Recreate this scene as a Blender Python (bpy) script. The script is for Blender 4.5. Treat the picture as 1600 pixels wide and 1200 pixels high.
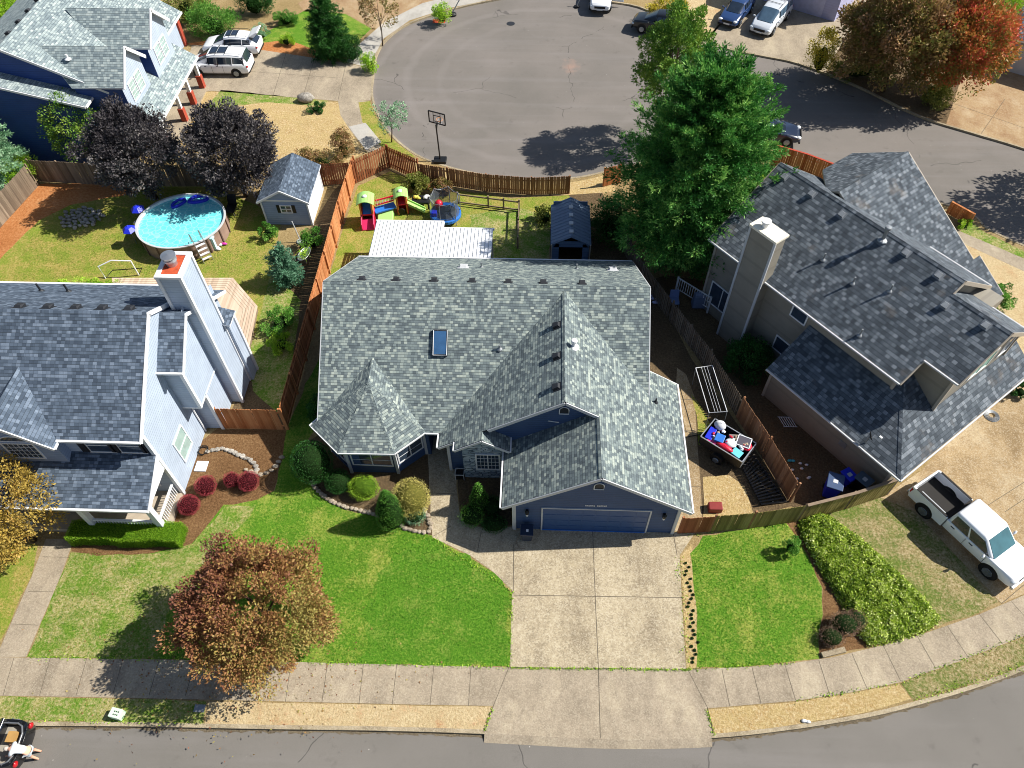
import bpy, bmesh, math, random
import numpy as np
from mathutils import Vector, Matrix
from mathutils.geometry import delaunay_2d_cdt
random.seed(7); rng = np.random.default_rng(11)
for o in list(bpy.data.objects): bpy.data.objects.remove(o)
scene = bpy.context.scene
COL = scene.collection
# ---------------------------------------------------------------- camera, sky, sun, exposure
FPX, HCAM = 1160.5, 32.2
PITCH, YAW, ROLL = math.radians(52.622), math.radians(-2.983), math.radians(-1.065)
_f = Vector((math.sin(YAW)*math.cos(PITCH), math.cos(YAW)*math.cos(PITCH), -math.sin(PITCH)))
_r = Vector((math.cos(YAW), -math.sin(YAW), 0)); _u = _r.cross(_f)
_r2 = _r*math.cos(ROLL)+_u*math.sin(ROLL); _u2 = -_r*math.sin(ROLL)+_u*math.cos(ROLL)
cam = bpy.data.cameras.new('camera'); co = bpy.data.objects.new('camera', cam); COL.objects.link(co)
cam.sensor_width = 36; cam.lens = FPX/1600*36; cam.clip_end = 2000; cam.clip_start = .5
mw = Matrix((_r2, _u2, -_f)).transposed().to_4x4(); mw.translation = (0, 0, HCAM); co.matrix_world = mw
scene.camera = co
SUNV = Vector((1.01, .19, 1)).normalized()
w = bpy.data.worlds.new('World'); scene.world = w; w.use_nodes = True
wn = w.node_tree; bg = wn.nodes['Background']; sk = wn.nodes.new('ShaderNodeTexSky')
sk.sky_type = 'NISHITA'; sk.sun_disc = False; sk.sun_elevation = math.radians(44.2); sk.sun_rotation = math.radians(79.3)
wn.links.new(sk.outputs[0], bg.inputs[0]); bg.inputs[1].default_value = .066
sl = bpy.data.lights.new('sun', 'SUN'); sl.energy = 5.0; sl.angle = math.radians(.5); sl.color = (1, .95, .86)
so = bpy.data.objects.new('sun', sl); COL.objects.link(so); so.location = (60, 20, 60)
so.rotation_euler = (-SUNV).to_track_quat('-Z', 'Y').to_euler()
scene.view_settings.view_transform = 'Standard'; scene.view_settings.look = 'None'
scene.view_settings.exposure = .64; scene.view_settings.gamma = 1
scene.cycles.filter_width = 1.0
scene.render.resolution_x = 1024; scene.render.resolution_y = 768

def at(px, py, z=0.):            # survey helper: the point of height z seen at photo pixel (1600 wide)
    d = _r2*((px-800)/FPX) - _u2*((py-600)/FPX) + _f
    t = (z-HCAM)/d.z
    return Vector((d.x*t, d.y*t, z))
def ats(pts, z=0.): return [at(x, y, z) for x, y in pts]

# ---------------------------------------------------------------- material helpers
def lin(c):
    if isinstance(c, str): c = [int(c[i:i+2], 16)/255 for i in (0, 2, 4)]
    return tuple([(x/12.92 if x <= .04045 else ((x+.055)/1.055)**2.4) for x in c[:3]]+[1])
class Mt:
    def __init__(s, name, rough=.8, spec=.3, metal=0):
        s.m = bpy.data.materials.new(name); s.m.use_nodes = True; s.nt = s.m.node_tree
        s.b = s.nt.nodes['Principled BSDF']; s.b.inputs['Roughness'].default_value = rough
        s.b.inputs['Specular IOR Level'].default_value = spec; s.b.inputs['Metallic'].default_value = metal
    def n(s, t, **k):
        x = s.nt.nodes.new('ShaderNode'+t)
        for a, v in k.items(): setattr(x, a, v)
        return x
    def put(s, node, i, v):
        if v is None: return
        if hasattr(v, 'is_linked') or hasattr(v, 'links'): s.nt.links.new(v, node.inputs[i])
        else: node.inputs[i].default_value = v
    def uv(s): return s.n('UVMap').outputs[0]
    def pos(s): return s.n('NewGeometry').outputs['Position']
    def sep(s, v):
        x = s.n('SeparateXYZ'); s.put(x, 0, v); return x.outputs
    def comb(s, a, b, c=0.):
        x = s.n('CombineXYZ'); s.put(x, 0, a); s.put(x, 1, b); s.put(x, 2, c); return x.outputs[0]
    def ma(s, op, a, b=None, c=None, clamp=False):
        x = s.n('Math', operation=op, use_clamp=clamp); s.put(x, 0, a); s.put(x, 1, b); s.put(x, 2, c); return x.outputs[0]
    def noise(s, vec, scale, det=3., rough=.55, dim='3D'):
        x = s.n('TexNoise'); s.put(x, 'Vector', vec); s.put(x, 'Scale', float(scale)); s.put(x, 'Detail', float(det)); s.put(x, 'Roughness', rough); return x.outputs[0]
    def white(s, vec):
        x = s.n('TexWhiteNoise'); s.put(x, 'Vector', vec); return x.outputs[0]
    def vor(s, vec, scale, feature='F1', out=0, rnd=1.):
        x = s.n('TexVoronoi', feature=feature); s.put(x, 'Vector', vec); s.put(x, 'Scale', float(scale)); s.put(x, 'Randomness', rnd); return x.outputs[out]
    def ramp(s, fac, stops, interp='LINEAR'):
        x = s.n('ValToRGB'); x.color_ramp.interpolation = interp; e = x.color_ramp.elements
        while len(e) < len(stops): e.new(.5)
        for i, (p, c) in enumerate(stops): e[i].position = p; e[i].color = lin(c)
        s.put(x, 0, fac); return x.outputs[0]
    def step(s, fac, a, b):
        x = s.n('MapRange'); s.put(x, 0, fac); s.put(x, 1, a); s.put(x, 2, b); return x.outputs[0]
    def mix(s, fac, a, b, mode='MIX'):
        x = s.n('Mix', data_type='RGBA', blend_type=mode); s.put(x, 0, fac)
        s.put(x, 6, lin(a) if isinstance(a, (str, tuple)) else a); s.put(x, 7, lin(b) if isinstance(b, (str, tuple)) else b); return x.outputs[2]
    def col(s, c): s.put(s.b, 'Base Color', lin(c) if isinstance(c, (str, tuple)) else c); return s
    def bump(s, h, st=.5, d=.02):
        x = s.n('Bump'); s.put(x, 'Height', h); x.inputs['Strength'].default_value = st; x.inputs['Distance'].default_value = d
        s.put(s.b, 'Normal', x.outputs[0]); return s

def plain(name, c, rough=.6, spec=.35, metal=0, var=.12, vs=3., emit=None):
    m = Mt(name, rough, spec, metal); p = m.pos()
    n = m.noise(p, vs, 4)
    k = 1-var
    m.col(m.mix(n, tuple(x*k for x in lin2(c)), tuple(min(1, x*(1+var)) for x in lin2(c))))
    return m.m
def lin2(c): return [int(c[i:i+2], 16)/255 for i in (0, 2, 4)]

def shingle(name, cols, row=.145, tab=.19, weath=None):
    m = Mt(name, .93, .12); u, v, _ = m.sep(m.uv())
    vr = m.ma('DIVIDE', v, row); r = m.ma('FLOOR', vr); fr = m.ma('SUBTRACT', vr, r)
    off = m.ma('MULTIPLY', m.white(m.comb(r, 3.1)), 7.)
    cu = m.ma('FLOOR', m.ma('ADD', m.ma('DIVIDE', u, tab), off))
    cu2 = m.ma('FLOOR', m.ma('ADD', m.ma('DIVIDE', u, tab*1.9), off))
    wv = m.ma('ADD', m.ma('MULTIPLY', m.white(m.comb(cu, r)), .66), m.ma('MULTIPLY', m.white(m.comb(cu2, r, 5.)), .24)); wv = m.ma('ADD', wv, .05)
    big = m.noise(m.pos(), .55, 3); wv = m.ma('ADD', wv, m.ma('MULTIPLY', m.ma('SUBTRACT', big, .5), .15))
    c = m.ramp(wv, [(.12, cols[0]), (.42, cols[1]), (.62, cols[2]), (.85, cols[3])])
    g = m.noise(m.pos(), 45, 2); c = m.mix(m.step(g, .3, .75), c, cols[1])
    x = m.n('Mix', data_type='RGBA', blend_type='MIX'); x.inputs[0].default_value = .6; m.put(x, 6, c)
    c2 = m.ramp(wv, [(.12, cols[0]), (.42, cols[1]), (.62, cols[2]), (.85, cols[3])]); m.put(x, 7, c2); c = x.outputs[2]
    edge = m.ma('LESS_THAN', fr, .14)
    fu = m.ma('FRACT', m.ma('ADD', m.ma('DIVIDE', u, tab), off)); ve = m.ma('MULTIPLY', m.ma('LESS_THAN', fu, .07), .5)
    e = m.ma('MAXIMUM', m.ma('MULTIPLY', edge, .8), ve)
    c = m.mix(m.ma('MULTIPLY', e, .8), c, '30363a')
    stn = m.noise(m.comb(m.ma('MULTIPLY', u, 1.6), m.ma('MULTIPLY', v, .25)), 1., 5, .6); c = m.mix(m.ma('MULTIPLY', m.step(stn, .52, .8), .22), c, cols[0])
    if weath:
        wn_ = m.step(m.noise(m.pos(), .8, 4), .62, .78); c = m.mix(m.ma('MULTIPLY', wn_, .35), c, weath)
    m.col(c); m.bump(m.ma('ADD', m.ma('MULTIPLY', m.ma('SUBTRACT', 1., fr), .8), m.ma('MULTIPLY', wv, .5)), .85, .02)
    return m.m
def siding(name, c, lap=.17, dark='16202c', amt=.45, rough=.6):
    m = Mt(name, rough, .3); u, v, _ = m.sep(m.uv()); fr = m.ma('FRACT', m.ma('DIVIDE', v, lap))
    n = m.noise(m.pos(), 1.3, 4); n2 = m.noise(m.comb(m.ma('MULTIPLY', u, .5), m.ma('MULTIPLY', v, 9.)), 2., 3)
    k = m.mix(n, tuple(x*.9 for x in lin2(c)), tuple(min(1, x*1.08) for x in lin2(c)))
    k = m.mix(m.ma('MULTIPLY', m.step(n2, .45, .8), .2), k, tuple(x*.75 for x in lin2(c)))
    e = m.ma('MULTIPLY', m.ma('LESS_THAN', fr, .14), amt); m.col(m.mix(e, k, dark)); m.bump(m.ma('SUBTRACT', 1., fr), .7, .02); return m.m
def boards(name, cols, w=.14, rough=.85):
    m = Mt(name, rough, .2); u, v, _ = m.sep(m.uv()); b = m.ma('FLOOR', m.ma('DIVIDE', u, w))
    wv = m.white(m.comb(b, 1.7)); g = m.noise(m.comb(m.ma('MULTIPLY', u, 14.), m.ma('MULTIPLY', v, 1.1)), 2.5, 4)
    big = m.noise(m.pos(), .6, 3)
    t = m.ma('ADD', m.ma('ADD', m.ma('MULTIPLY', wv, .4), m.ma('MULTIPLY', g, .35)), m.ma('MULTIPLY', big, .3))
    m.col(m.ramp(t, [(.25, cols[0]), (.55, cols[1]), (.85, cols[2])])); m.bump(g, .4, .01); return m.m
def grassmat(name, g1, g2, g3, dry, dryamt=.5, dscale=.7, dry2=None):
    m = Mt(name, .9, .15); p = m.pos()
    f = m.noise(p, 9, 6, .85); b = m.noise(p, 1.1, 5, .65); h = m.noise(p, 5, 5, .8)
    c = m.ramp(f, [(.36, g1), (.5, g2), (.63, g3)])
    c = m.mix(m.ma('MULTIPLY', m.step(h, .4, .7), .5), c, g2)
    c2 = m.ramp(m.noise(p, 7, 6, .85), [(.38, g1), (.44, dry2 or dry), (.6, dry)])
    d = m.noise(p, dscale, 6, .72)
    mask = m.step(m.ma('ADD', d, m.ma('MULTIPLY', m.ma('SUBTRACT', f, .5), .9)), 1-dryamt-.09, 1-dryamt+.12)
    c = m.mix(mask, c, c2); c = m.mix(m.ma('MULTIPLY', m.step(b, .3, .75), .35), c, g1)
    fl = m.noise(p, 55, 2, .9); c = m.mix(m.ma('MULTIPLY', m.step(fl, .56, .72), .4), c, g3); c = m.mix(m.ma('MULTIPLY', m.step(fl, .45, .3), .5), c, g1)
    m.col(c); m.bump(m.ma('ADD', f, h), 1., .06); return m.m
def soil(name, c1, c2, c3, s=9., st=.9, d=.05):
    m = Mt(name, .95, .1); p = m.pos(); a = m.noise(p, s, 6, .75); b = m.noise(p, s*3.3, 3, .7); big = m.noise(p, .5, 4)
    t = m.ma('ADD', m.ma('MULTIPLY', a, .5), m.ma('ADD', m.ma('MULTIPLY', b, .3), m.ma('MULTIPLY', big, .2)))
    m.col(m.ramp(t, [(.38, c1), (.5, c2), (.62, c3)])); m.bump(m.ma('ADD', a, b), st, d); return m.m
def concrete(name, c1, c2, stain, speck=.35, sc=30., stamt=.5):
    m = Mt(name, .88, .2); p = m.pos()
    a = m.noise(p, .45, 6, .65); s2 = m.noise(p, 1.6, 5, .7); w1 = m.vor(p, sc, 'F1', 1)
    wx = m.sep(w1)[0]; fine = m.noise(p, 16, 5, .8)
    c = m.mix(a, c1, c2); c = m.mix(m.ma('MULTIPLY', m.step(s2, .48, .75), stamt), c, stain); s3 = m.noise(m.comb(m.ma('MULTIPLY', m.sep(p)[0], .75), m.ma('MULTIPLY', m.sep(p)[1], .32)), .9, 5, .65); c = m.mix(m.ma('MULTIPLY', m.step(s3, .5, .66), .5), c, stain); c = m.mix(m.ma('MULTIPLY', m.step(s3, .47, .36), .3), c, 'c4b79c')
    c = m.mix(m.ma('MULTIPLY', m.step(wx, .55, 1.), speck), c, 'c9c0ac'); c = m.mix(m.ma('MULTIPLY', m.step(wx, .4, 0.), speck*.9), c, '544b3d')
    c = m.mix(m.ma('MULTIPLY', m.step(fine, .52, .75), .3), c, stain)
    m.col(c); m.bump(wx, .5, .008); return m.m
def asphalt(name, c1, c2, c3='8f8a8a', court=False):
    m = Mt(name, .9, .2); p = m.pos(); a = m.noise(p, .16, 5, .6); b = m.noise(p, 40, 2, .8); c_ = m.noise(m.comb(m.ma('MULTIPLY', m.sep(p)[0], .15), m.sep(p)[1]), 1.2, 4, .6)
    c = m.mix(m.step(a, .3, .7), c1, c2); c = m.mix(m.ma('MULTIPLY', m.step(c_, .5, .8), .25), c, c1)
    c = m.mix(m.ma('MULTIPLY', m.step(b, .55, .8), .35), c, c3); c = m.mix(m.ma('MULTIPLY', m.step(b, .45, .2), .5), c, '4a4748')
    wpos = m.n('VectorMath', operation='ADD'); m.put(wpos, 0, p); nn = m.n('TexNoise'); m.put(nn, 'Vector', p); nn.inputs['Scale'].default_value = .8; m.put(wpos, 1, nn.outputs[1])
    e = m.vor(wpos.outputs[0], .13, 'DISTANCE_TO_EDGE'); ms = m.ma('GREATER_THAN', m.noise(p, .25, 2), .53)
    c = m.mix(m.ma('MULTIPLY', m.ma('MULTIPLY', m.ma('LESS_THAN', e, .0028), ms), .55), c, '2c2a2b')
    pv = m.vor(p, 1.4, 'F1'); c = m.mix(m.ma('MULTIPLY', m.ma('LESS_THAN', pv, .03), .6), c, 'cfc8c2')
    oil = m.noise(p, 1.1, 5, .7); c = m.mix(m.ma('MULTIPLY', m.step(oil, .6, .72), .28), c, '4a4643'); wear = m.noise(m.comb(m.ma('MULTIPLY', m.sep(p)[0], .08), m.ma('MULTIPLY', m.sep(p)[1], 1.)), .9, 4, .6); c = m.mix(m.ma('MULTIPLY', m.step(wear, .5, .7), .18), c, c3)
    if court:
        X, Y, _z = m.sep(p); dx = m.ma('SUBTRACT', X, .3); dy = m.ma('SUBTRACT', Y, 55.5); r = m.ma('SQRT', m.ma('ADD', m.ma('MULTIPLY', dx, dx), m.ma('MULTIPLY', dy, dy))); r = m.ma('ADD', r, m.ma('MULTIPLY', m.noise(p, .5, 3), .9))
        rg = m.ma('SINE', m.ma('MULTIPLY', r, 2.3)); ms2 = m.ma('MULTIPLY', m.step(r, 6., 13.), m.step(r, 15.2, 14.2)); c = m.mix(m.ma('MULTIPLY', m.ma('MULTIPLY', m.step(rg, .55, 1.), ms2), .14), c, '9d9694')
        ex = m.ma('SUBTRACT', X, 2.2); ey = m.ma('SUBTRACT', Y, 57.2); e2 = m.ma('SQRT', m.ma('ADD', m.ma('MULTIPLY', ex, ex), m.ma('MULTIPLY', m.ma('MULTIPLY', ey, ey), .5))); st_ = m.step(m.ma('ADD', e2, m.ma('MULTIPLY', m.noise(p, 2.2, 4), 1.8)), 1.75, .95)
        c = m.mix(m.ma('MULTIPLY', st_, .35), c, 'b08a78')
    m.col(c); m.bump(b, .4, .006); return m.m
def leafmat(name, cols, trans=.25, rough=.55):
    m = Mt(name, rough, .3); u, v, _ = m.sep(m.uv()); n = len(cols)
    big = m.noise(m.pos(), .9, 2); t = m.ma('ADD', m.ma('MULTIPLY', u, .75), m.ma('MULTIPLY', big, .5)); t = m.ma('SUBTRACT', t, .12)
    c = m.ramp(t, [(i/(n-1) if n > 1 else 0, k) for i, k in enumerate(cols)]); m.col(c)
    tr = m.n('BsdfTranslucent'); m.put(tr, 0, c); mx = m.n('MixShader'); mx.inputs[0].default_value = trans
    m.nt.links.new(m.b.outputs[0], mx.inputs[1]); m.nt.links.new(tr.outputs[0], mx.inputs[2])
    m.nt.links.new(mx.outputs[0], m.nt.nodes['Material Output'].inputs[0]); return m.m
def glassy(name, c, rough=.08):
    m = Mt(name, rough, .9); m.col(m.mix(m.noise(m.pos(), 2., 2), c, tuple(min(1, x*1.35+.02) for x in lin2(c)))); return m.m
def paint(name, c, rough=.3, metal=0, coat=.6):
    m = Mt(name, rough, .5, metal); m.col(m.mix(m.noise(m.pos(), 1.5, 3), tuple(x*.94 for x in lin2(c)), c)); m.b.inputs['Coat Weight'].default_value = coat; m.b.inputs['Coat Roughness'].default_value = .08; return m.m

# ---------------------------------------------------------------- mesh helpers
class MB:
    def __init__(s): s.v = []; s.f = []; s.mi = []; s.m = 0
    def poly(s, pts):
        i = len(s.v); s.v += [Vector(p) for p in pts]; s.f.append(tuple(range(i, i+len(pts)))); s.mi.append(s.m); return s
    def faces(s, pts, fs):
        i = len(s.v); s.v += [Vector(p) for p in pts]
        for f in fs: s.f.append(tuple(i+k for k in f)); s.mi.append(s.m)
        return s
    def hexa(s, b, t):      # bottom quad ccw, top quad ccw
        return s.faces(list(b)+list(t), [(3, 2, 1, 0), (4, 5, 6, 7), (0, 1, 5, 4), (1, 2, 6, 5), (2, 3, 7, 6), (3, 0, 4, 7)])
    def box(s, x0, x1, y0, y1, z0, z1):
        return s.hexa([(x0, y0, z0), (x1, y0, z0), (x1, y1, z0), (x0, y1, z0)], [(x0, y0, z1), (x1, y0, z1), (x1, y1, z1), (x0, y1, z1)])
    def prism(s, pts, z0, z1):
        n = len(pts); b = [(p[0], p[1], z0) for p in pts]; t = [(p[0], p[1], z1) for p in pts]
        s.faces(b+t, [tuple(reversed(range(n))), tuple(range(n, 2*n))]+[(i, (i+1) % n, n+(i+1) % n, n+i) for i in range(n)]); return s
    def slab(s, pts, th=.12, up=(0, 0, 1), side=None):       # top polygon (ccw from above) thickened along -up
        t = [Vector(p) for p in pts]; n = len(t)
        if sum(t[k].x*t[(k+1) % n].y-t[(k+1) % n].x*t[k].y for k in range(n)) < 0: t.reverse()
        b = [p-Vector(up)*th for p in t]; i = len(s.v); s.v += t+b
        s.f.append(tuple(range(i, i+n))); s.mi.append(s.m); sm = s.m if side is None else side
        s.f.append(tuple(reversed(range(i+n, i+2*n)))); s.mi.append(sm)
        for k in range(n): s.f.append((i+(k+1) % n, i+k, i+n+k, i+n+(k+1) % n)); s.mi.append(sm)
        return s
    def beam(s, a, b, w, h, up=(0, 0, 1)):
        a, b = Vector(a), Vector(b); d = (b-a).normalized(); sd = d.cross(Vector(up))
        if sd.length < 1e-4: sd = d.cross(Vector((1, 0, 0)))
        sd.normalize(); u = sd.cross(d).normalized(); sd = sd*w/2; u = u*h/2
        return s.hexa([a-sd-u, a+sd-u, b+sd-u, b-sd-u], [a-sd+u, a+sd+u, b+sd+u, b-sd+u])
    def tube(s, pts, r, n=6, cap=True):
        pts = [Vector(p) for p in pts]; rs = r if isinstance(r, (list, tuple)) else [r]*len(pts); rings = []
        ref = None
        for i, p in enumerate(pts):
            d = (pts[min(i+1, len(pts)-1)]-pts[max(i-1, 0)]).normalized()
            a = d.cross(Vector((0, 0, 1)) if abs(d.z) < .9 else Vector((1, 0, 0))).normalized()
            if ref is not None and a.dot(ref) < 0 and abs(d.z) < .9: pass
            ref = a; b = d.cross(a)
            rings.append([p+a*math.cos(2*math.pi*k/n)*rs[i]+b*math.sin(2*math.pi*k/n)*rs[i] for k in range(n)])
        i0 = len(s.v)
        for q in rings: s.v += q
        for i in range(len(rings)-1):
            for k in range(n): s.f.append((i0+i*n+k, i0+(i+1)*n+k, i0+(i+1)*n+(k+1) % n, i0+i*n+(k+1) % n)); s.mi.append(s.m)
        if cap:
            s.f.append(tuple(i0+k for k in range(n))); s.f.append(tuple(i0+(len(rings)-1)*n+k for k in reversed(range(n)))); s.mi += [s.m, s.m]
        return s
    def vcap(s, a, b, w, drop, h=.014):
        a, b = Vector(a), Vector(b); d = (b-a).normalized(); sd = d.cross(Vector((0, 0, 1))).normalized()*w/2; u = Vector((0, 0, h)); q = Vector((0, 0, drop))
        for g in (sd, -sd): s.slab([a+u, b+u, b+g+u-q, a+g+u-q], .012)
        return s
    def cyl(s, c, r, z0, z1, n=16, r2=None):
        return s.tube([(c[0], c[1], z0), (c[0], c[1], z1)], [r, r if r2 is None else r2], n)
    def lathe(s, c, prof, n=24, sx=1., sy=1., rot=0.):      # prof: list of (r,z)
        i0 = len(s.v); cr, sr = math.cos(rot), math.sin(rot)
        for r, z in prof:
            for k in range(n):
                x, y = math.cos(2*math.pi*k/n)*r*sx, math.sin(2*math.pi*k/n)*r*sy
                s.v.append(Vector((c[0]+x*cr-y*sr, c[1]+x*sr+y*cr, c[2]+z)))
        for i in range(len(prof)-1):
            for k in range(n): s.f.append((i0+i*n+k, i0+i*n+(k+1) % n, i0+(i+1)*n+(k+1) % n, i0+(i+1)*n+k)); s.mi.append(s.m)
        return s
    def ball(s, c, r, n=10, j=0., flat=1.):
        c = Vector(c); i0 = len(s.v); rr = r if isinstance(r, (tuple, list)) else (r, r, r); m = max(4, n//2)
        for i in range(m+1):
            t = math.pi*i/m
            for k in range(n):
                q = 1+random.uniform(-j, j); a = 2*math.pi*k/n
                s.v.append(c+Vector((math.sin(t)*math.cos(a)*rr[0]*q, math.sin(t)*math.sin(a)*rr[1]*q, math.cos(t)*rr[2]*q*flat)))
        for i in range(m):
            for k in range(n): s.f.append((i0+i*n+k, i0+(i+1)*n+k, i0+(i+1)*n+(k+1) % n, i0+i*n+(k+1) % n)); s.mi.append(s.m)
        return s
    def xf(s, M, start=0):
        for i in range(start, len(s.v)): s.v[i] = M @ s.v[i]
        return s
def uvset(me):
    n = len(me.loops); uv = np.zeros((n, 2)); vs = np.zeros(len(me.vertices)*3); me.vertices.foreach_get('co', vs); vs = vs.reshape(-1, 3)
    for p in me.polygons:
        nv = p.normal
        if abs(nv.z) > .999: ua, va = Vector((1, 0, 0)), Vector((0, 1, 0))
        else:
            ua = Vector((0, 0, 1)).cross(nv).normalized(); va = nv.cross(ua)
        for li in p.loop_indices:
            c = vs[me.loops[li].vertex_index]; uv[li] = (c[0]*ua[0]+c[1]*ua[1]+c[2]*ua[2], c[0]*va[0]+c[1]*va[1]+c[2]*va[2])
    l = me.uv_layers.new(name='UVMap'); l.data.foreach_set('uv', uv.ravel())
def setp(o, label=None, cat=None, group=None, kind=None):
    if label: o['label'] = label
    if cat: o['category'] = cat
    if group: o['group'] = group
    if kind: o['kind'] = kind
    return o
ORG = {}
def thing(name, label, cat, loc=(0, 0, 0), rz=0., group=None, world=True):
    o = bpy.data.objects.new(name, None); COL.objects.link(o); o.location = loc; o.rotation_euler = (0, 0, rz); o.empty_display_size = .3
    setp(o, label, cat, group); ORG[o.name] = Vector(loc) if world else Vector((0, 0, 0)); return o
SPLIT = {'corner_board', 'rake_board', 'gutter', 'trim', 'door_handle', 'gable_front', 'fascia', 'shutter', 'door_trim', 'brick_base', 'bed_side', 'door_gap', 'roof_rail', 'corner_post', 'bumper', 'licence_plate'}
def mk(name, mb, mats, parent=None, smooth=False, bevel=0., label=None, cat=None, group=None, kind=None, base=None, sub=0, seg=2):
    if name in SPLIT and parent is not None and len(mb.f) > 1:
        par = list(range(len(mb.v)))
        def fd(i):
            while par[i] != i: par[i] = par[par[i]]; i = par[i]
            return i
        for f in mb.f:
            for k in f[1:]: par[fd(k)] = fd(f[0])
        gr = {}
        for fi, f in enumerate(mb.f): gr.setdefault(fd(f[0]), []).append(fi)
        if len(gr) > 1:
            for fl in gr.values():
                q = MB(); mp = {}
                for fi in fl:
                    for k in mb.f[fi]:
                        if k not in mp: mp[k] = len(q.v); q.v.append(mb.v[k])
                    q.f.append(tuple(mp[k] for k in mb.f[fi])); q.mi.append(mb.mi[fi])
                r_ = mk(name, q, mats, parent, smooth, bevel, label, cat, group, kind, base, sub, seg)
            return r_
    me = bpy.data.meshes.new(name); off = Vector((0, 0, 0))
    if parent is not None: off = ORG[parent.name]
    elif base is not None: off = Vector(base)
    me.from_pydata([v-off for v in mb.v], [], mb.f); me.validate()
    if not isinstance(mats, (list, tuple)): mats = [mats]
    for m in mats: me.materials.append(m)
    if len(mats) > 1 and len(me.polygons) == len(mb.mi): me.polygons.foreach_set('material_index', mb.mi)
    if smooth: me.polygons.foreach_set('use_smooth', [True]*len(me.polygons))
    me.update(); uvset(me)
    o = bpy.data.objects.new(name, me); COL.objects.link(o)
    if parent is not None: o.parent = parent
    elif base is not None: o.location = base
    ORG[o.name] = off
    if bevel:
        b = o.modifiers.new('b', 'BEVEL'); b.width = bevel; b.segments = seg; b.limit_method = 'ANGLE'; b.angle_limit = .6
    if sub: b = o.modifiers.new('s', 'SUBSURF'); b.levels = b.render_levels = sub
    return setp(o, label, cat, group, kind)
def quads_np(name, V, mat, uvr, parent=None, off=(0, 0, 0), k=4):
    n = len(V)//k; me = bpy.data.meshes.new(name); V = (np.asarray(V)-np.array(off)).astype(np.float32)
    me.vertices.add(n*k); me.vertices.foreach_set('co', V.ravel()); me.loops.add(n*k); me.loops.foreach_set('vertex_index', np.arange(n*k, dtype=np.int32))
    me.polygons.add(n); me.polygons.foreach_set('loop_start', np.arange(0, n*k, k, dtype=np.int32)); me.polygons.foreach_set('loop_total', np.full(n, k, dtype=np.int32))
    l = me.uv_layers.new(name='UVMap'); l.data.foreach_set('uv', np.repeat(uvr, k, axis=0).astype(np.float32).ravel())
    me.materials.append(mat); me.update(calc_edges=True)
    o = bpy.data.objects.new(name, me); COL.objects.link(o)
    if parent is not None: o.parent = parent
    return o
def nrm(a): return a/(np.linalg.norm(a, axis=1, keepdims=True)+1e-9)
def leaves(name, P, D, size, mat, parent, off, aspect=.5, tone=None, jit=.9, k=4):
    """one rhomb per point P, long axis near D"""
    n = len(P); d = nrm(D+rng.normal(0, jit, (n, 3))*.6); s = nrm(np.cross(d, rng.normal(0, 1, (n, 3)))); L = size*rng.uniform(.6, 1.35, (n, 1)); W = L*aspect
    V = np.stack([P-d*L*.5, P-s*W*.5, P+d*L*.5, P+s*W*.5], 1).reshape(-1, 3)
    t = rng.uniform(0, 1, n) if tone is None else np.clip(tone+rng.normal(0, .16, n), 0, 1)
    return quads_np(name, V, mat, np.stack([t, rng.uniform(0, 1, n)], 1), parent, off)
def sheet(name, pts, mat, z=.004, kind='structure', jit=0., step=.5, sub=None):
    """ground sheet with an optional ragged edge"""
    P = [Vector((p[0], p[1], z)) for p in pts]; out = []
    n = len(P)
    for i in range(n):
        a, b = P[i], P[(i+1) % n]; m = max(1, int((b-a).length/step)) if jit else 1
        for k in range(m):
            q = a.lerp(b, k/m); out.append(q+(Vector((random.uniform(-jit, jit), random.uniform(-jit, jit), 0)) if jit else Vector()))
    A = sum(out[i].x*out[(i+1) % len(out)].y-out[(i+1) % len(out)].x*out[i].y for i in range(len(out)))
    if A < 0: out.reverse()
    r = delaunay_2d_cdt([Vector((v.x, v.y)) for v in out], [], [list(range(len(out)))], 1, 1e-5)
    mb = MB(); mb.faces([(v.x, v.y, z) for v in r[0]], [tuple(f) for f in r[2]])
    o = mk(name, mb, mat, kind=kind); return o
# ---------------------------------------------------------------- materials
GREEN = shingle('shingle_sage', ('4c555a', '687376', '7f8b89', 'a6afa6'), .13, .16)
BLUEG = shingle('shingle_slate', ('3b4553', '4d5968', '5d6a7b', '778495'), .15, .19)
CHARC = shingle('shingle_charcoal', ('3c4249', '4f565e', '5f676f', '7f868e'), .19, .21, '8d7f6f')
PALE = shingle('shingle_pale', ('66737a', '7f8c90', '94a1a2', 'b0bab8'), .16, .22)
NAVY = siding('siding_navy', '3c5378', .16, '1a2740'); WHITES = siding('siding_white', 'a6b3c4', .16, '7d8ca1', .5)
TAUPE = siding('siding_taupe', '8a857a', 1.2, '6b665f', .3); DKBLUE = siding('siding_dark_blue', '2e4a86', .16, '1c2f5a'); LAV = siding('siding_lavender', 'a5a6c8', .2, '8486a8', .3)
SHEDB = siding('siding_shed_blue', '8fa0bd', .16, '5b6a85'); BARN = siding('siding_barn', '5f7897', .2, '2f4058')
TRIM = plain('trim_white', 'd9dbde', .5, .4, var=.04); TRIMG = plain('trim_grey', 'b9bcc0', .5, var=.05); DTRIM = plain('trim_dark', '26292f', .6); TAN = plain('trim_tan', 'a59c8f', .6, var=.05)
BLACK = plain('black', '17181a', .5); STEEL = plain('steel', 'b5b8bc', .35, .5, .8, .08); GALV = plain('galvanised', '8a8f94', .5, .5, .5)
GLASS = glassy('window_glass', '2b3644'); GLASSL = glassy('window_glass_pale', '7c918e'); GLASSG = glassy('window_glass_green', '6f9a80')
STONE = Mt('ledge_stone', .9, .2)
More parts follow.
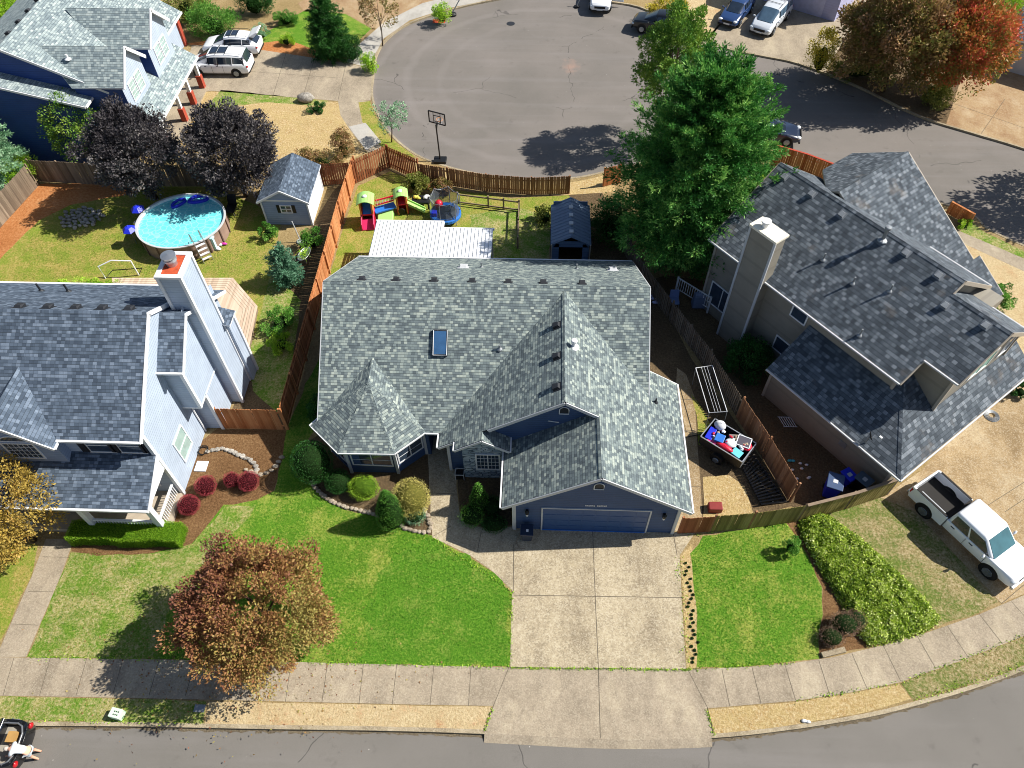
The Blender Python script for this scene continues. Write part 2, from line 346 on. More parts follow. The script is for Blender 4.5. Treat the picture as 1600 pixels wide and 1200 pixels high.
_p = STONE.uv(); _u3 = STONE.sep(_p); _q = STONE.comb(STONE.ma('MULTIPLY', _u3[0], 3.), STONE.ma('MULTIPLY', _u3[1], 9.)); _c = STONE.sep(STONE.vor(_q, 1., 'F1', 1))[0]
STONE.col(STONE.mix(STONE.ma('LESS_THAN', STONE.vor(_q, 1., 'DISTANCE_TO_EDGE'), .06), STONE.ramp(_c, [(0, '6f7f91'), (.5, '92a3b3'), (1, 'b9c5ce')]), '4c5866')); STONE.bump(_c, .8, .03); STONE = STONE.m
CEDAR = boards('cedar_orange', ('8f5530', 'b3754a', 'cc9668')); CEDARB = boards('cedar_brown', ('6b4a36', '93694b', 'b0876a')); OLDW = boards('old_fence', ('574b40', '7a6c5c', '9c8d7b')); OLIVE = boards('mossy_fence', ('5c5330', '857844', 'a39460')); REDW = boards('red_fence', ('6d3e26', '925a3c', 'ad7854'))
DECKM = boards('deck_boards', ('b09a85', 'c8b19b', 'd8c3ae'), .14); LOG = plain('weathered_post', '7d6d5c', .9, var=.2)
CONC = concrete('aggregate', 'b3a68c', '9b8e76', '6b5f4f', .4, 20.); CONCW = concrete('walk_concrete', 'a39683', '918573', '6f6557', .22, 22.); CONCT = concrete('tan_concrete', 'ab9673', '957e5d', '6d5738', .3, 20.); CONCL = concrete('pale_concrete', 'b5b2ac', 'a5a19a', '8a867e', .12, 30.); CONCR = concrete('rusty_concrete', 'a8926f', '967a5a', '7a5434', .2, 22.)
ASPH = asphalt('asphalt_main', '6a6762', '76726d'); ASPH2 = asphalt('asphalt_court', '6b6762', '79736e', court=True)
KERBM = concrete('kerb_concrete', 'a5987f', '8f826b', '6d624f', .3, 30.); JOINT = plain('joint_line', '5f574b', .95); 
LAWN = grassmat('lawn_vivid', '33640f', '558420', '86a43a', 'b3b060', .45, .6, '8c9a3a'); LAWNS = grassmat('lawn_soft', '416b18', '66882a', '909e45', 'c9b890', .51, 1.0, '9a9050'); LAWNY = grassmat('lawn_yellow', '55761e', '7f8f32', 'a5a052', 'c0aa6c', .5, .9, 'a08a48')
DRY = grassmat('dry_grass', '8c7444', 'bfa876', 'd9c698', 'dccca6', .5, 1.2, 'a98652'); DRYR = grassmat('dry_rust', '9c8258', 'c4b089', 'decfab', 'a3643e', .38, 1.2, 'c8a67c'); GRAV = grassmat('gravel_weeds', '3f5c1c', '63762e', '8a8c4c', 'c8b592', .53, .5, '927a54')
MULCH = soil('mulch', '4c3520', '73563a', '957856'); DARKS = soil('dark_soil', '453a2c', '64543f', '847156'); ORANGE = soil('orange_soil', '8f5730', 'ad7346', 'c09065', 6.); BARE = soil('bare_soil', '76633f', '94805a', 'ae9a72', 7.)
WATER = Mt('pool_water', .06, .8); _n = WATER.noise(WATER.pos(), 2.2, 3); WATER.col(WATER.mix(_n, '4fc9d2', '8fe2e4')); _v = WATER.vor(WATER.pos(), 2.6, 'DISTANCE_TO_EDGE'); WATER.col(WATER.mix(WATER.ma('MULTIPLY', WATER.step(_v, .09, .0), .35), WATER.mix(_n, '48bfca', '86dde1'), 'd5f7f5')); WATER.bump(WATER.noise(WATER.pos(), 4., 3), .25, .03); WATER = WATER.m  # pale cell lines are sunlit ripple caustics painted into the water colour
LF = dict(
 conifer=leafmat('needle_green', ('1f4f26', '34702f', '579540', 'a6cf6c'), .28), mid=leafmat('leaf_mid', ('3f6a28', '5a8630', '7e9e3c', 'a8b65a')), plum=leafmat('plum_leaf', ('262427', '38353a', '524e50', '8d8883'), .08), maple=leafmat('maple_autumn', ('68443c', '865642', '9a6e48', 'a68850', '98924e', 'bcab68')),
 gold=leafmat('gold_leaf', ('74682a', '96803a', 'b39848', 'b8a256', 'a0703c')), green=leafmat('leaf_green', ('2c5a1c', '47802a', '6fa540', '9cc565')), lime=leafmat('leaf_lime', ('5c8a1c', '86b52a', 'aace3c', 'cbe066')), dark=leafmat('leaf_dark', ('173a18', '24521f', '35692a', '50853a')),
 hedge=leafmat('hedge_leaf', ('4a7a12', '6a971c', '86ab2a', 'a0ba48')), red=leafmat('barberry', ('6a2129', '8c2f38', 'ab4550', 'c4666d')), cream=leafmat('cream_leaf', ('7f8a3a', 'b5ad55', 'd8cb7a', 'e8dc9c')), olive=leafmat('leaf_olive', ('4a5a20', '6f7c30', '93984a', 'b4b06a')),
 rust=leafmat('leaf_rust', ('5a6a2e', '80783e', 'a07e54', 'c29c80')), fire=leafmat('leaf_fire', ('5c7430', '7c8238', 'a48a46', 'cc7f44', 'd8605a', 'cf9a4a')), silver=leafmat('leaf_silver', ('4d7a5c', '6c9a72', '93bb93', 'bfd8b8')), pinkish=leafmat('leaf_pinkish', ('54443a', '78604f', '9a8068', 'b6a488')), blue=leafmat('needle_blue', ('2f5a46', '487a5c', '69997a', '8fb79a')), yellow=leafmat('leaf_yellow', ('8a9a2c', 'b8ac34', 'd6c246', 'aab03c')), ivy=leafmat('ivy_leaf', ('40601c', '7c9c2e', 'bccf50', 'f0f2b4')), lawn=leafmat('lawn_blade', ('2f5c10', '4c7d1a', '6d922c', '93a648'), .3))
BARK = soil('bark', '3d3128', '57483b', '75655a', 12.)
REDP = plain('red_plastic', 'c8203a', .4); GRNP = plain('green_plastic', '9ccb72', .45, var=.05); BLUP = plain('blue_plastic', '2433c8', .4, var=.08); ORGP = plain('orange_plastic', 'd58a3c', .45); BLU2 = plain('mid_blue_plastic', '2f6fc2', .4); TEAL = plain('teal_fabric', '3fa0b5', .6); GREYF = plain('grey_fabric', '6d747c', .8); SKIN = plain('skin', 'd9a58c', .6, var=.04); BRICK = plain('red_brick', '9c4432', .8, var=.25, vs=12); RUSTM = plain('rusty_flue', 'a8482a', .8, var=.3, vs=6)
ROCK = soil('rock', '6f6a64', '99948c', 'c4beb4', 3., .5); ROCKP = soil('rock_pale', '7d7262', '9c9080', 'b5aa98', 3., .5)
PWHITE = paint('car_white', 'eef1f6'); PBLACK = paint('car_black', '16181c'); PBLUE = paint('car_blue', '26406e'); PSILV = paint('car_silver', 'c9cfd8'); PNAVY = paint('car_navy', '1d2b44'); CGLASS = glassy('car_glass', '1b2430', .05); CGLT = glassy('car_glass_teal', '2b4f58', .05); TYRE = plain('tyre', '1b1b1c', .8); RIM = plain('rim', '9aa0a6', .3, .5, .8); LAMPR = plain('tail_lamp', 'a01a20', .2, .6); LAMPW = plain('head_lamp', 'cfd6dc', .15, .8); BEDL = plain('bed_liner', '1f1d1c', .8)

# ---------------------------------------------------------------- ground with the two roads cut out
RZ = -.12
S_k = [(-700, 1128), (-300, 1131), (0, 1135), (200, 1136), (400, 1140), (600, 1143), (757, 1148), (940, 1157), (1080, 1156), (1200, 1146), (1350, 1123), (1450, 1098), (1530, 1074), (1600, 1048), (1700, 1003), (1850, 910)]
st = [at(x, y, RZ) for x, y in S_k]
street = st+[Vector((48, 30, RZ)), Vector((60, 20, RZ)), Vector((60, -12, RZ)), Vector((-60, -12, RZ)), Vector((-60, 6.3, RZ))]
c_lo = [(1900, 540), (1700, 428), (1600, 388), (1540, 360), (1510, 335), (1400, 300), (1300, 268), (1230, 244), (1190, 232), (1130, 222), (1060, 238), (1000, 258), (960, 268), (900, 281), (830, 284), (760, 277), (700, 264), (650, 245), (612, 215), (590, 182), (580, 150), (582, 120), (587, 88), (605, 61), (640, 37), (700, 17), (760, 3), (820, -6), (880, -7), (940, 2), (1000, 12), (1060, 40), (1130, 75), (1190, 88), (1250, 101), (1340, 136), (1435, 182), (1520, 209), (1600, 233), (1800, 300), (2000, 370)]
court = [at(x, y, RZ) for x, y in c_lo]
def smooth(P, n=4):
    out = []
    for i in range(len(P)-1):
        a = P[max(0, i-1)]; b = P[i]; c = P[i+1]; d = P[min(len(P)-1, i+2)]
        for k in range(n):
            t = k/n; out.append(.5*((2*b)+(c-a)*t+(2*a-5*b+4*c-d)*t*t+(3*b-a-3*c+d)*t*t*t))
    return out+[P[-1]]
st_s = smooth(st); street = st_s+street[len(st):]; court_s = smooth(court)
def inpoly(x, y, P):
    c = False; n = len(P)
    for i in range(n):
        a, b = P[i], P[i-1]
        if (a.y > y) != (b.y > y) and x < (b.x-a.x)*(y-a.y)/(b.y-a.y)+a.x: c = not c
    return c
B = 400.
rect = [Vector((-B, -B)), Vector((B, -B)), Vector((B, B)), Vector((-B, B))]
vs = rect[:]; es = [(0, 1), (1, 2), (2, 3), (3, 0)]
for P in (street, court_s):
    i0 = len(vs); vs += [Vector((p.x, p.y)) for p in P]; es += [(i0+i, i0+(i+1) % len(P)) for i in range(len(P))]
r = delaunay_2d_cdt(vs, es, [], 0, 1e-5); gm = MB(); fs = []
for f in r[2]:
    c = sum((r[0][i] for i in f), Vector((0, 0)))/len(f)
    if not inpoly(c.x, c.y, street) and not inpoly(c.x, c.y, court_s): fs.append(tuple(f))
gm.faces([(v.x, v.y, 0) for v in r[0]], fs); mk('ground', gm, BARE, kind='structure')
sheet('street', street, ASPH, RZ); sheet('court_road', court_s, ASPH2, RZ)
def kerb(name, P, w=.16, wall=True, side=1):
    mb = MB(); n = len(P)
    for i in range(n-1):
        a, b = P[i], P[i+1]; d = (b-a).normalized(); s = Vector((-d.y, d.x, 0))*w*side
        a0, b0 = Vector((a.x, a.y, 0)), Vector((b.x, b.y, 0))
        q = [a0, b0, b0+s, a0+s]; 
        if side < 0: q.reverse()
        if name == 'kerb' and side > 0 and at(745, 1148).x < a.x < at(1108, 1154).x: continue
        mb.slab([p+Vector((0, 0, .017)) for p in q], .16)
    mk(name, mb, KERBM, kind='structure')
kerb('kerb', st_s, side=1); kerb('kerb', court_s, side=-1)
# gutter crease and drain in the court
def g(name, pts, mat, z=.004, jit=0., step=.5): return sheet(name, ats(pts), mat, z, jit=jit, step=step)
g('sidewalk', [(-300, 1022), (0, 1027), (400, 1033), (800, 1043), (1075, 1046), (1170, 1042), (1240, 1036), (1300, 1027), (1360, 1013), (1450, 988), (1530, 960), (1600, 930), (1740, 870), (1740, 930), (1600, 994), (1500, 1033), (1440, 1054), (1407, 1066), (1330, 1082), (1244, 1095), (1104, 1107), (1115, 1152), (940, 1154.5), (757, 1145.5), (771, 1103), (648, 1101), (398, 1095), (175, 1090), (0, 1087), (-300, 1083)], CONCW, .012)
m_ = MB()
for i in range(len(st_s)-1):
    a, b = st_s[i], st_s[i+1]
    if a.x > at(752, 1148).x and b.x < at(1125, 1154).x:
        d = (b-a).normalized(); s = Vector((d.y, -d.x, 0)); A_ = [Vector((a.x, a.y, 0))-s*.3, Vector((a.x, a.y, 0))-s*.02, Vector((a.x, a.y, 0))+s*.3]; B_ = [Vector((b.x, b.y, 0))-s*.3, Vector((b.x, b.y, 0))-s*.02, Vector((b.x, b.y, 0))+s*.3]; Z_ = [.0145, .0145, RZ+.004]; [m_.poly([A_[k+1]+Vector((0, 0, Z_[k+1])), B_[k+1]+Vector((0, 0, Z_[k+1])), B_[k]+Vector((0, 0, Z_[k])), A_[k]+Vector((0, 0, Z_[k]))]) for k in (0, 1)]
mk('apron_lip', m_, CONCW, kind='structure')
def joints(name, lines, w=.022, z=.016, mat=None):
    mb = MB()
    for a, b in lines:
        a, b = at(*a), at(*b); d = (b-a).normalized(); s = Vector((-d.y, d.x, 0))*w/2; zz = Vector((0, 0, z))
        mb.poly([a-s+zz, b-s+zz, b+s+zz, a+s+zz])
    for i, f in enumerate(mb.f):
        p = [mb.v[k] for k in f]
        if (p[1]-p[0]).cross(p[2]-p[0]).z < 0: mb.f[i] = tuple(reversed(f))
    mk(name, mb, mat or JOINT, kind='structure')
L_ = [((22+k*57, 1028), (k*57+5, 1087)) for k in range(-1, 6)]+[((400, 1034), (385, 1095)), ((455, 1035), (446, 1097)), ((512, 1036), (503, 1098)), ((568, 1037), (561, 1100)), ((620, 1038), (613, 1101)), ((678, 1040), (672, 1102)), ((736, 1042), (732, 1103)), ((795, 1043), (771, 1103)), ((771, 1103), (757, 1145)),
 ((1075, 1047), (1106, 1107)), ((1128, 1046), (1140, 1103)), ((1175, 1043), (1189, 1099)), ((1226, 1038), (1243, 1094)), ((1279, 1031), (1297, 1088)), ((1331, 1021), (1355, 1077)), ((1380, 1009), (1407, 1064)), ((1433, 994), (1462, 1045)), ((1480, 978), (1513, 1028)), ((1530, 960), (1566, 1006)), ((1580, 940), (1620, 985)), ((1106, 1107), (1116, 1152))]
joints('sidewalk_joint', L_)
g('driveway', [(803, 823), (1053, 832), (1086, 833), (1062, 868), (1066, 950), (1072, 1045.5), (797, 1042.5), (800, 925), (803, 860)], CONC, .012)
joints('driveway_joint', [((803, 930), (1064, 934)), ((926, 829), (930, 932)), ((930, 932), (935, 1045)), ((935, 1045), (938, 1153)), ((797, 1043), (1075, 1046)), ((803, 850), (802, 925)), ((1052, 833), (1058, 868))], .03)
g('front_walk', [(665, 660), (715, 660), (713, 760), (718, 800), (735, 819), (765, 829), (803, 822), (803, 925), (770, 893), (735, 868), (700, 851), (676, 840), (671, 810), (667, 760)], CONC, .008)
joints('front_walk_joint', [((677, 838), (705, 822)), ((746, 862), (752, 830)), ((667, 770), (713, 772))], .025, .013)
# lawns and strips
gd = MB()
for i in range(len(st_s)-1):
    a, b = st_s[i], st_s[i+1]; d = (b-a).normalized(); s = Vector((d.y, -d.x, 0)); k = max(1, int((b-a).length/.25))
    for j in range(k):
        p, q = a.lerp(b, j/k), a.lerp(b, (j+1)/k); gd.poly([Vector((p.x, p.y, RZ+.004))+s*random.uniform(.04, .16), Vector((q.x, q.y, RZ+.004))+s*random.uniform(.04, .16), Vector((q.x, q.y, RZ+.004)), Vector((p.x, p.y, RZ+.004))])
mk('gutter_dirt', gd, soil('gutter_grit', '4d453b', '6e6454', '8c7f68', 14.), kind='structure')
g('main_lawn', [(448, 670), (478, 600), (500, 560), (502, 655), (480, 690), (484, 745), (500, 775), (535, 795), (580, 805), (620, 822), (655, 833), (674, 838), (700, 854), (740, 874), (770, 895), (800, 927), (797, 1041), (505, 1036), (505, 1036), (330, 1032), (43, 1026), (95, 901), (112, 862), (150, 868), (240, 865), (300, 850), (330, 815), (350, 790), (400, 782), (428, 768), (440, 720)], LAWN, .004, .05)
LAWNV = grassmat('lawn_rich', '33640f', '50821f', '7ea238', 'a3a852', .4, .6, '74903a')
g('lawn_patch', [(566, 1036.5), (572, 960), (600, 880), (640, 852), (674, 842), (700, 857), (740, 877), (770, 898), (797, 928), (794, 1040)], LAWNV, .006, .22, .35)
g('neighbour_lawn', [(97, 898), (114, 862), (150, 868), (240, 865), (300, 850), (335, 812), (352, 790), (400, 790), (380, 820), (330, 860), (330, 900), (260, 960), (250, 1031), (43, 1026)], LAWNS, .007, .06)
g('dry_lawn', [(-300, 850), (-30, 850), (60, 850), (48, 900), (-10, 1026), (-300, 1021)], LAWNY, .004, .05)
g('verge', [(-300, 1085), (0, 1088.5), (175, 1091.5), (323, 1095.5), (318, 1130.5), (0, 1125), (-300, 1121)], LAWNS, .006, .03)
g('verge', [(327, 1096), (398, 1097), (648, 1102.5), (770, 1104.5), (756, 1142), (600, 1138), (400, 1134), (320, 1131)], DRYR, .006, .02)
g('verge', [(1107, 1108.5), (1244, 1096.5), (1330, 1083.5), (1405, 1068), (1424, 1092), (1350, 1114), (1200, 1139), (1118, 1149)], DRY, .006, .02)
g('verge', [(1408, 1068), (1442, 1055), (1500, 1034.5), (1600, 996), (1740, 932), (1740, 975), (1600, 1038), (1530, 1065), (1426, 1094)], GRAV, .006, .03)
g('side_lawn', [(1080, 866), (1100, 838), (1225, 815), (1240, 832), (1262, 870), (1284, 918), (1285, 960), (1278, 1000), (1280, 1028), (1235, 1035), (1180, 1041), (1090, 1043), (1088, 960)], LAWN, .006, .05)
g('planting_bed', [(1063, 869), (1081, 850), (1084, 900), (1090, 960), (1092, 1043), (1073, 1044)], DRY, .004, .02)
g('planting_bed', [(1225, 815), (1295, 800), (1400, 880), (1470, 970), (1440, 990), (1350, 1012), (1281, 1028), (1279, 1000), (1286, 960), (1285, 918), (1262, 870)], MULCH, .003, .03)
g('gravel_strip', [(1290, 803), (1385, 772), (1430, 800), (1560, 942), (1530, 958), (1465, 978)], GRAV, .004, .05)
g('side_driveway', [(1370, 775), (1385, 772), (1440, 735), (1600, 560), (1900, 700), (1745, 865), (1600, 928), (1565, 943), (1430, 800)], CONCT, .008)
joints('side_driveway_joint', [((1565, 943), (1640, 880)), ((1570, 800), (1660, 740)), ((1480, 830), (1700, 690))], .025, .012)
g('neighbour_walk', [(72, 842), (116, 842), (95, 900), (41, 1026.5), (-6, 1026.5), (50, 900)], CONCW, .009)
joints('neighbour_walk_joint', [((44, 924), (83, 925)), ((17, 975), (60, 977)), ((67, 870), (108, 871))], .02, .013)
g('planting_bed', [(110, 842), (300, 700), (345, 665), (450, 668), (440, 720), (428, 768), (400, 782), (350, 790), (330, 815), (300, 850), (240, 866), (150, 869), (112, 862)], MULCH, .003, .03)
g('planting_bed', [(482, 690), (560, 640), (668, 690), (672, 790), (675, 836), (655, 832), (620, 822), (580, 805), (535, 795), (500, 775), (486, 748)], DARKS, .011, .02)
g('planting_bed', [(716, 690), (800, 690), (802, 820), (765, 828), (736, 817), (719, 798), (715, 760)], DARKS, .010, .01)
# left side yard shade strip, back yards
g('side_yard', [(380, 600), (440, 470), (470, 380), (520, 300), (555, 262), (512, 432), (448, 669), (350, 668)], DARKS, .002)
g('back_lawn', [(-300, 470), (0, 352), (120, 292), (210, 285), (330, 290), (400, 320), (440, 350), (425, 400), (420, 470), (400, 520), (-100, 520), (-300, 520)], LAWNY, .004, .06)
g('lawn_patch', [(400, 520), (425, 420), (470, 470), (458, 560), (448, 660), (395, 610), (385, 560)], LAWNS, .006, .05)
g('bare_bank', [(-300, 420), (0, 352), (62, 287), (200, 286), (220, 300), (110, 320), (60, 345), (0, 405), (-300, 520)], ORANGE, .006, .06)
g('back_lawn', [(540, 345), (560, 290), (610, 268), (640, 278), (700, 295), (800, 310), (888, 305), (905, 330), (860, 330), (858, 410), (860, 470), (500, 470), (516, 430)], LAWNY, .005, .04)
g('lawn_patch', [(735, 335), (812, 325), (860, 340), (858, 420), (740, 420)], LAWNS, .008, .06)
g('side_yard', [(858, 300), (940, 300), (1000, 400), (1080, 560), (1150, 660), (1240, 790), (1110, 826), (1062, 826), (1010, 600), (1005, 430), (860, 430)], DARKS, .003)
g('side_path', [(1058, 575), (1072, 585), (1085, 620), (1090, 700), (1095, 760), (1098, 822), (1055, 830), (1050, 700)], CONCT, .009)
joints('side_path_joint', [((1050, 623), (1090, 625)), ((1050, 672), (1092, 674)), ((1050, 715), (1094, 716)), ((1050, 760), (1098, 761))], .03, .013)
g('tuft_strip', [(1080, 615), (1098, 640), (1112, 670), (1108, 690), (1092, 695), (1088, 650)], LAWNY, .012, .04)
g('gravel_patch', [(1098, 745), (1140, 742), (1165, 760), (1180, 815), (1100, 822)], DRY, .011, .05)
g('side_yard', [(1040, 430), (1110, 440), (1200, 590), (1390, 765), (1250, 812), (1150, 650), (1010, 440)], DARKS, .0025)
# far side
g('court_driveway', [(280, 150), (300, 70), (395, 76), (540, 98), (582, 108), (579, 157), (530, 158), (330, 142)], CONCW, .008)
joints('court_driveway_joint', [((447, 83), (426, 152)), ((492, 90), (472, 156)), ((541, 98), (528, 158)), ((300, 105), (528, 122))], .03, .013)
g('court_walk', [(528, 156), (578, 158), (560, 160), (566, 190), (580, 215), (600, 233), (575, 238), (548, 205), (532, 180)], CONCW, .007)
g('court_walk', [(545, 198), (571, 192), (596, 222), (572, 235)], CONCL, .012)
g('court_walk', [(541, 97), (560, 70), (600, 35), (660, 5), (720, -10), (760, -15), (760, 1), (700, 13), (640, 32), (600, 60), (582, 92), (580, 107)], CONCL, .008)
g('court_driveway', [(465, 5), (520, -20), (700, -30), (690, 0), (630, 22), (590, 50), (540, 20), (475, 18)], CONCR, .006)
g('dry_front_yard', [(300, 145), (330, 143), (530, 160), (545, 200), (570, 238), (540, 256), (440, 256), (400, 262), (310, 200)], DRY, .004, .05)
g('lawn_patch', [(318, 172), (345, 141), (400, 146), (515, 158), (500, 166), (420, 160), (370, 165), (340, 200)], LAWNS, .008, .05)
g('court_lawn', [(375, 62), (420, 48), (470, 20), (480, 14), (540, 22), (580, 45), (555, 68), (530, 92), (450, 62), (400, 68)], LAWN, .006, .04)
g('planting_bed', [(290, 68), (375, 58), (400, 66), (460, 63), (530, 92), (500, 96), (395, 76), (300, 70)], ORANGE, .005, .03)
g('verge', [(560, 160), (578, 158), (588, 184), (610, 215), (650, 246), (625, 246), (600, 232), (580, 214), (566, 190)], LAWNY, .005, .02)
g('court_edge_bed', [(600, 237), (640, 248), (700, 267), (760, 280), (830, 287), (900, 284), (960, 271), (960, 300), (880, 305), (700, 296)], DRY, .004, .02)
g('court_driveway', [(1090, 75), (1140, 20), (1180, -40), (1420, -40), (1320, 60), (1290, 112), (1250, 99), (1190, 86), (1130, 73)], CONCW, .006)
g('dry_front_yard', [(1060, 36), (1075, -30), (1180, -40), (1140, 20), (1110, 60)], DRYR, .006, .05)
g('court_bed', [(1290, 112), (1320, 60), (1400, 20), (1600, -20), (1640, 60), (1500, 130), (1478, 195), (1435, 180), (1340, 134)], DARKS, .004)
g('court_driveway', [(1478, 195), (1500, 128), (1520, 90), (1800, 130), (1800, 296), (1600, 231), (1520, 207)], CONCR, .007)
joints('court_driveway_joint', [((1487, 161), (1600, 200)), ((1570, 155), (1533, 209)), ((1600, 200), (1700, 232))], .03, .012)
g('far_verge', [(1510, 338), (1540, 364), (1600, 392), (1700, 432), (1690, 448), (1600, 404), (1500, 362)], LAWNS, .005, .03)
g('far_sidewalk', [(1485, 355), (1600, 404), (1700, 446), (1680, 470), (1600, 424), (1500, 378)], CONCW, .007)
g('dry_front_yard', [(1470, 365), (1520, 385), (1600, 424), (1800, 520), (1800, 700), (1600, 570), (1480, 470)], DRYR, .004, .03)
# court furniture in the surface
mb = MB(); mb.cyl(at(798, 37, RZ), .36, RZ, RZ+.012, 20); mk('manhole_cover', mb, DTRIM, label='round iron manhole cover set in the court asphalt', cat='manhole cover', base=at(798, 37, RZ))
p = at(687, 33, RZ); mb = MB(); mb.box(p.x-.6, p.x+.5, p.y-.35, p.y+.3, RZ, RZ+.012); [mb.box(p.x-.55+i*.15, p.x-.5+i*.15, p.y-.3, p.y+.25, RZ+.012, RZ+.03) for i in range(7)]; mk('drain_grate', mb, RUSTM, label='rust red drain grate at the court kerb', cat='drain grate', base=p)
mb = MB(); mb.box(*[v for v in (at(175, 1121).x, at(196, 1121).x)], at(185, 1124).y, at(185, 1112).y, 0, .0); 
# ---------------------------------------------------------------- building helpers (2-D wall frame: p = origin, d = along wall, n = outward)
def window(root, c, n, w, h, cols=2, rows=1, fm=None, gm=None, fw=.07, name='window', arch=False, grid=0, gridr=0, sill=False):
    c = Vector(c); n = Vector((n[0], n[1], 0)).normalized(); d = Vector((-n.y, n.x, 0)); up = Vector((0, 0, 1)); fm = fm or TRIM; gm = gm or GLASS
    f = MB()
    def bar(u0, u1, z0, z1, t0=.002, t1=.05, mb=f):
        b = [c+d*u0+up*z0+n*t0, c+d*u1+up*z0+n*t0, c+d*u1+up*z0+n*t1, c+d*u0+up*z0+n*t1]; mb.hexa([b[3], b[2], b[1], b[0]], [q+up*(z1-z0) for q in (b[3], b[2], b[1], b[0])])
    W, H = w/2, h/2
    bar(-W-fw, W+fw, H, H+fw); bar(-W-fw, W+fw, -H-fw, -H, .002, .07 if sill else .05); bar(-W-fw, -W, -H, H); bar(W, W+fw, -H, H)
    for i in range(1, cols): x = -W+w*i/cols; bar(x-.025, x+.025, -H, H, .02, .045)
    for i in range(1, rows): z = -H+h*i/rows; bar(-W, W, z-.025, z+.025, .02, .045)
    for i in range(1, grid): x = -W+w*i/grid; bar(x-.009, x+.009, -H, H, .018, .032)
    for i in range(1, gridr): z = -H+h*i/gridr; bar(-W, W, z-.009, z+.009, .018, .032)
    fo = mk(name, f, fm, root); g_ = MB(); bar(-W, W, -H, H, .004, .02, g_); mk('pane', g_, gm, fo); return fo
def archvent(root, c, n, w=.42, h=.5, mat=None):
    c = Vector(c); n = Vector((n[0], n[1], 0)).normalized(); d = Vector((-n.y, n.x, 0)); pts = []
    r = w/2; pts = [c+d*(-r)+Vector((0, 0, -h/2)), c+d*(-r)+Vector((0, 0, h/2-r))]+[c+d*(-r*math.cos(a))+Vector((0, 0, h/2-r+r*math.sin(a))) for a in [math.pi*k/8 for k in range(1, 8)]]+[c+d*r+Vector((0, 0, h/2-r)), c+d*r+Vector((0, 0, -h/2))]
    mb = MB(); q = [p+n*.03 for p in pts]; mb.tube(q+[q[0]], .025, 5, False); fo = mk('gable_vent', mb, TRIM, root)
    m2 = MB(); m2.poly([p+n*.01 for p in reversed(pts)]); mk('louvre', m2, DTRIM, fo)
def poly_wall(mb, pts): mb.poly(pts)
def cboard(mb, x, y, z0, z1, w=.1): mb.box(x-w/2, x+w/2, y-w/2, y+w/2, z0, z1)
def roofpipe(root, p, r=.045, h=.35, cap=False, name='vent_pipe', mat=None):
    mb = MB(); mb.cyl(p, r, p[2]-.15, p[2]+h, 8); mb.lathe((p[0], p[1], p[2]), [(r*3, -.02), (r*2.6, .03), (r, .1)], 10)
    if cap: mb.lathe((p[0], p[1], p[2]+h), [(r*1.7, -.06), (r*1.8, 0), (r*1.5, .06), (0, .08)], 12)
    mk(name, mb, mat or GALV, root)
def roofvent(root, p, n, s=.3, mat=None, name='roof_vent'):
    """low square hood lying on a slope of normal n"""
    n = Vector(n).normalized(); h = Vector((0, 0, 1)).cross(n).normalized(); v = n.cross(h); p = Vector(p); mb = MB()
    b = [p-h*s*.6-v*s*.6, p+h*s*.6-v*s*.6, p+h*s*.6+v*s*.6, p-h*s*.6+v*s*.6]; mb.hexa([q-n*.02 for q in b], [q+n*.015 for q in b])
    b = [p-h*s*.42-v*s*.45, p+h*s*.42-v*s*.45, p+h*s*.42+v*s*.45, p-h*s*.42+v*s*.45]; t = [b[0]+n*.16, b[1]+n*.16, p+h*s*.3+v*s*.3+n*.12, p-h*s*.3+v*s*.3+n*.12]; mb.hexa(b, t)
    mk(name, mb, mat or DTRIM, root)
def gutter(mb, a, b, w=.11, h=.1):
    a, b = Vector(a), Vector(b); mb.beam(a, b, w, h)
def rakeb(mb, pts, th=.16, w=.045):
    for a, b in zip(pts[:-1], pts[1:]): mb.beam(Vector(a)-Vector((0, 0, .1)), Vector(b)-Vector((0, 0, .1)), w, th)

# ================================================================ main blue house
T = 2/3.
H1 = thing('house', 'navy blue single storey house with sage grey shingle roof, turret bay and attached garage', 'house', (-2.5, 22, 0))
zf = lambda y: 2.5+(y-19.6)*T
wl = MB()
wl.prism([(-10.1, 19.95), (-5.2, 19.95), (-5.2, 21.0), (5.05, 21.0), (5.05, 31.35), (-10.1, 31.35)], 0, 2.42)
for x in (-10.1, 5.05):
    p = [(x, 19.95, 2.3), (x, 25.65, 6.36), (x, 31.35, 2.3)]; wl.poly(p if x > 0 else p[::-1])
wl.prism([(-4.1, 19.1), (6.57, 19.1), (6.57, 22.5), (5.0, 22.5), (5.0, 24), (-4.1, 24)], 0, 2.4)
wl.prism([(-.82, 15.95), (6.57, 15.95), (6.57, 19.1), (-.82, 19.1)], 0, 2.44)
wl.poly([(-4.1, 19.098, 2.3), (6.57, 19.098, 2.3), (6.57, 19.098, 2.7), (1.3, 19.098, 6.22), (-4.1, 19.098, 2.62)])
wl.poly([(-.82, 15.948, 2.4), (6.57, 15.948, 2.4), (6.57, 15.948, 2.78), (2.83, 15.948, 5.24), (-.82, 15.948, 2.8)])
wl.poly([(6.57, 22.5, 2.3), (5.0, 22.5, 2.3), (5.0, 22.5, 3.8), (6.57, 22.5, 2.75)])
TB = [(-10.35, 20.0), (-10.35, 19.98), (-9.08, 18.78), (-6.74, 18.82), (-5.45, 20.0)]
wl.prism([(-10.35, 20.4), (-10.35, 19.98), (-9.08, 18.78), (-6.74, 18.82), (-5.45, 20.0), (-5.45, 20.6)], 0, 2.42)
mk('wall', wl, NAVY, H1)
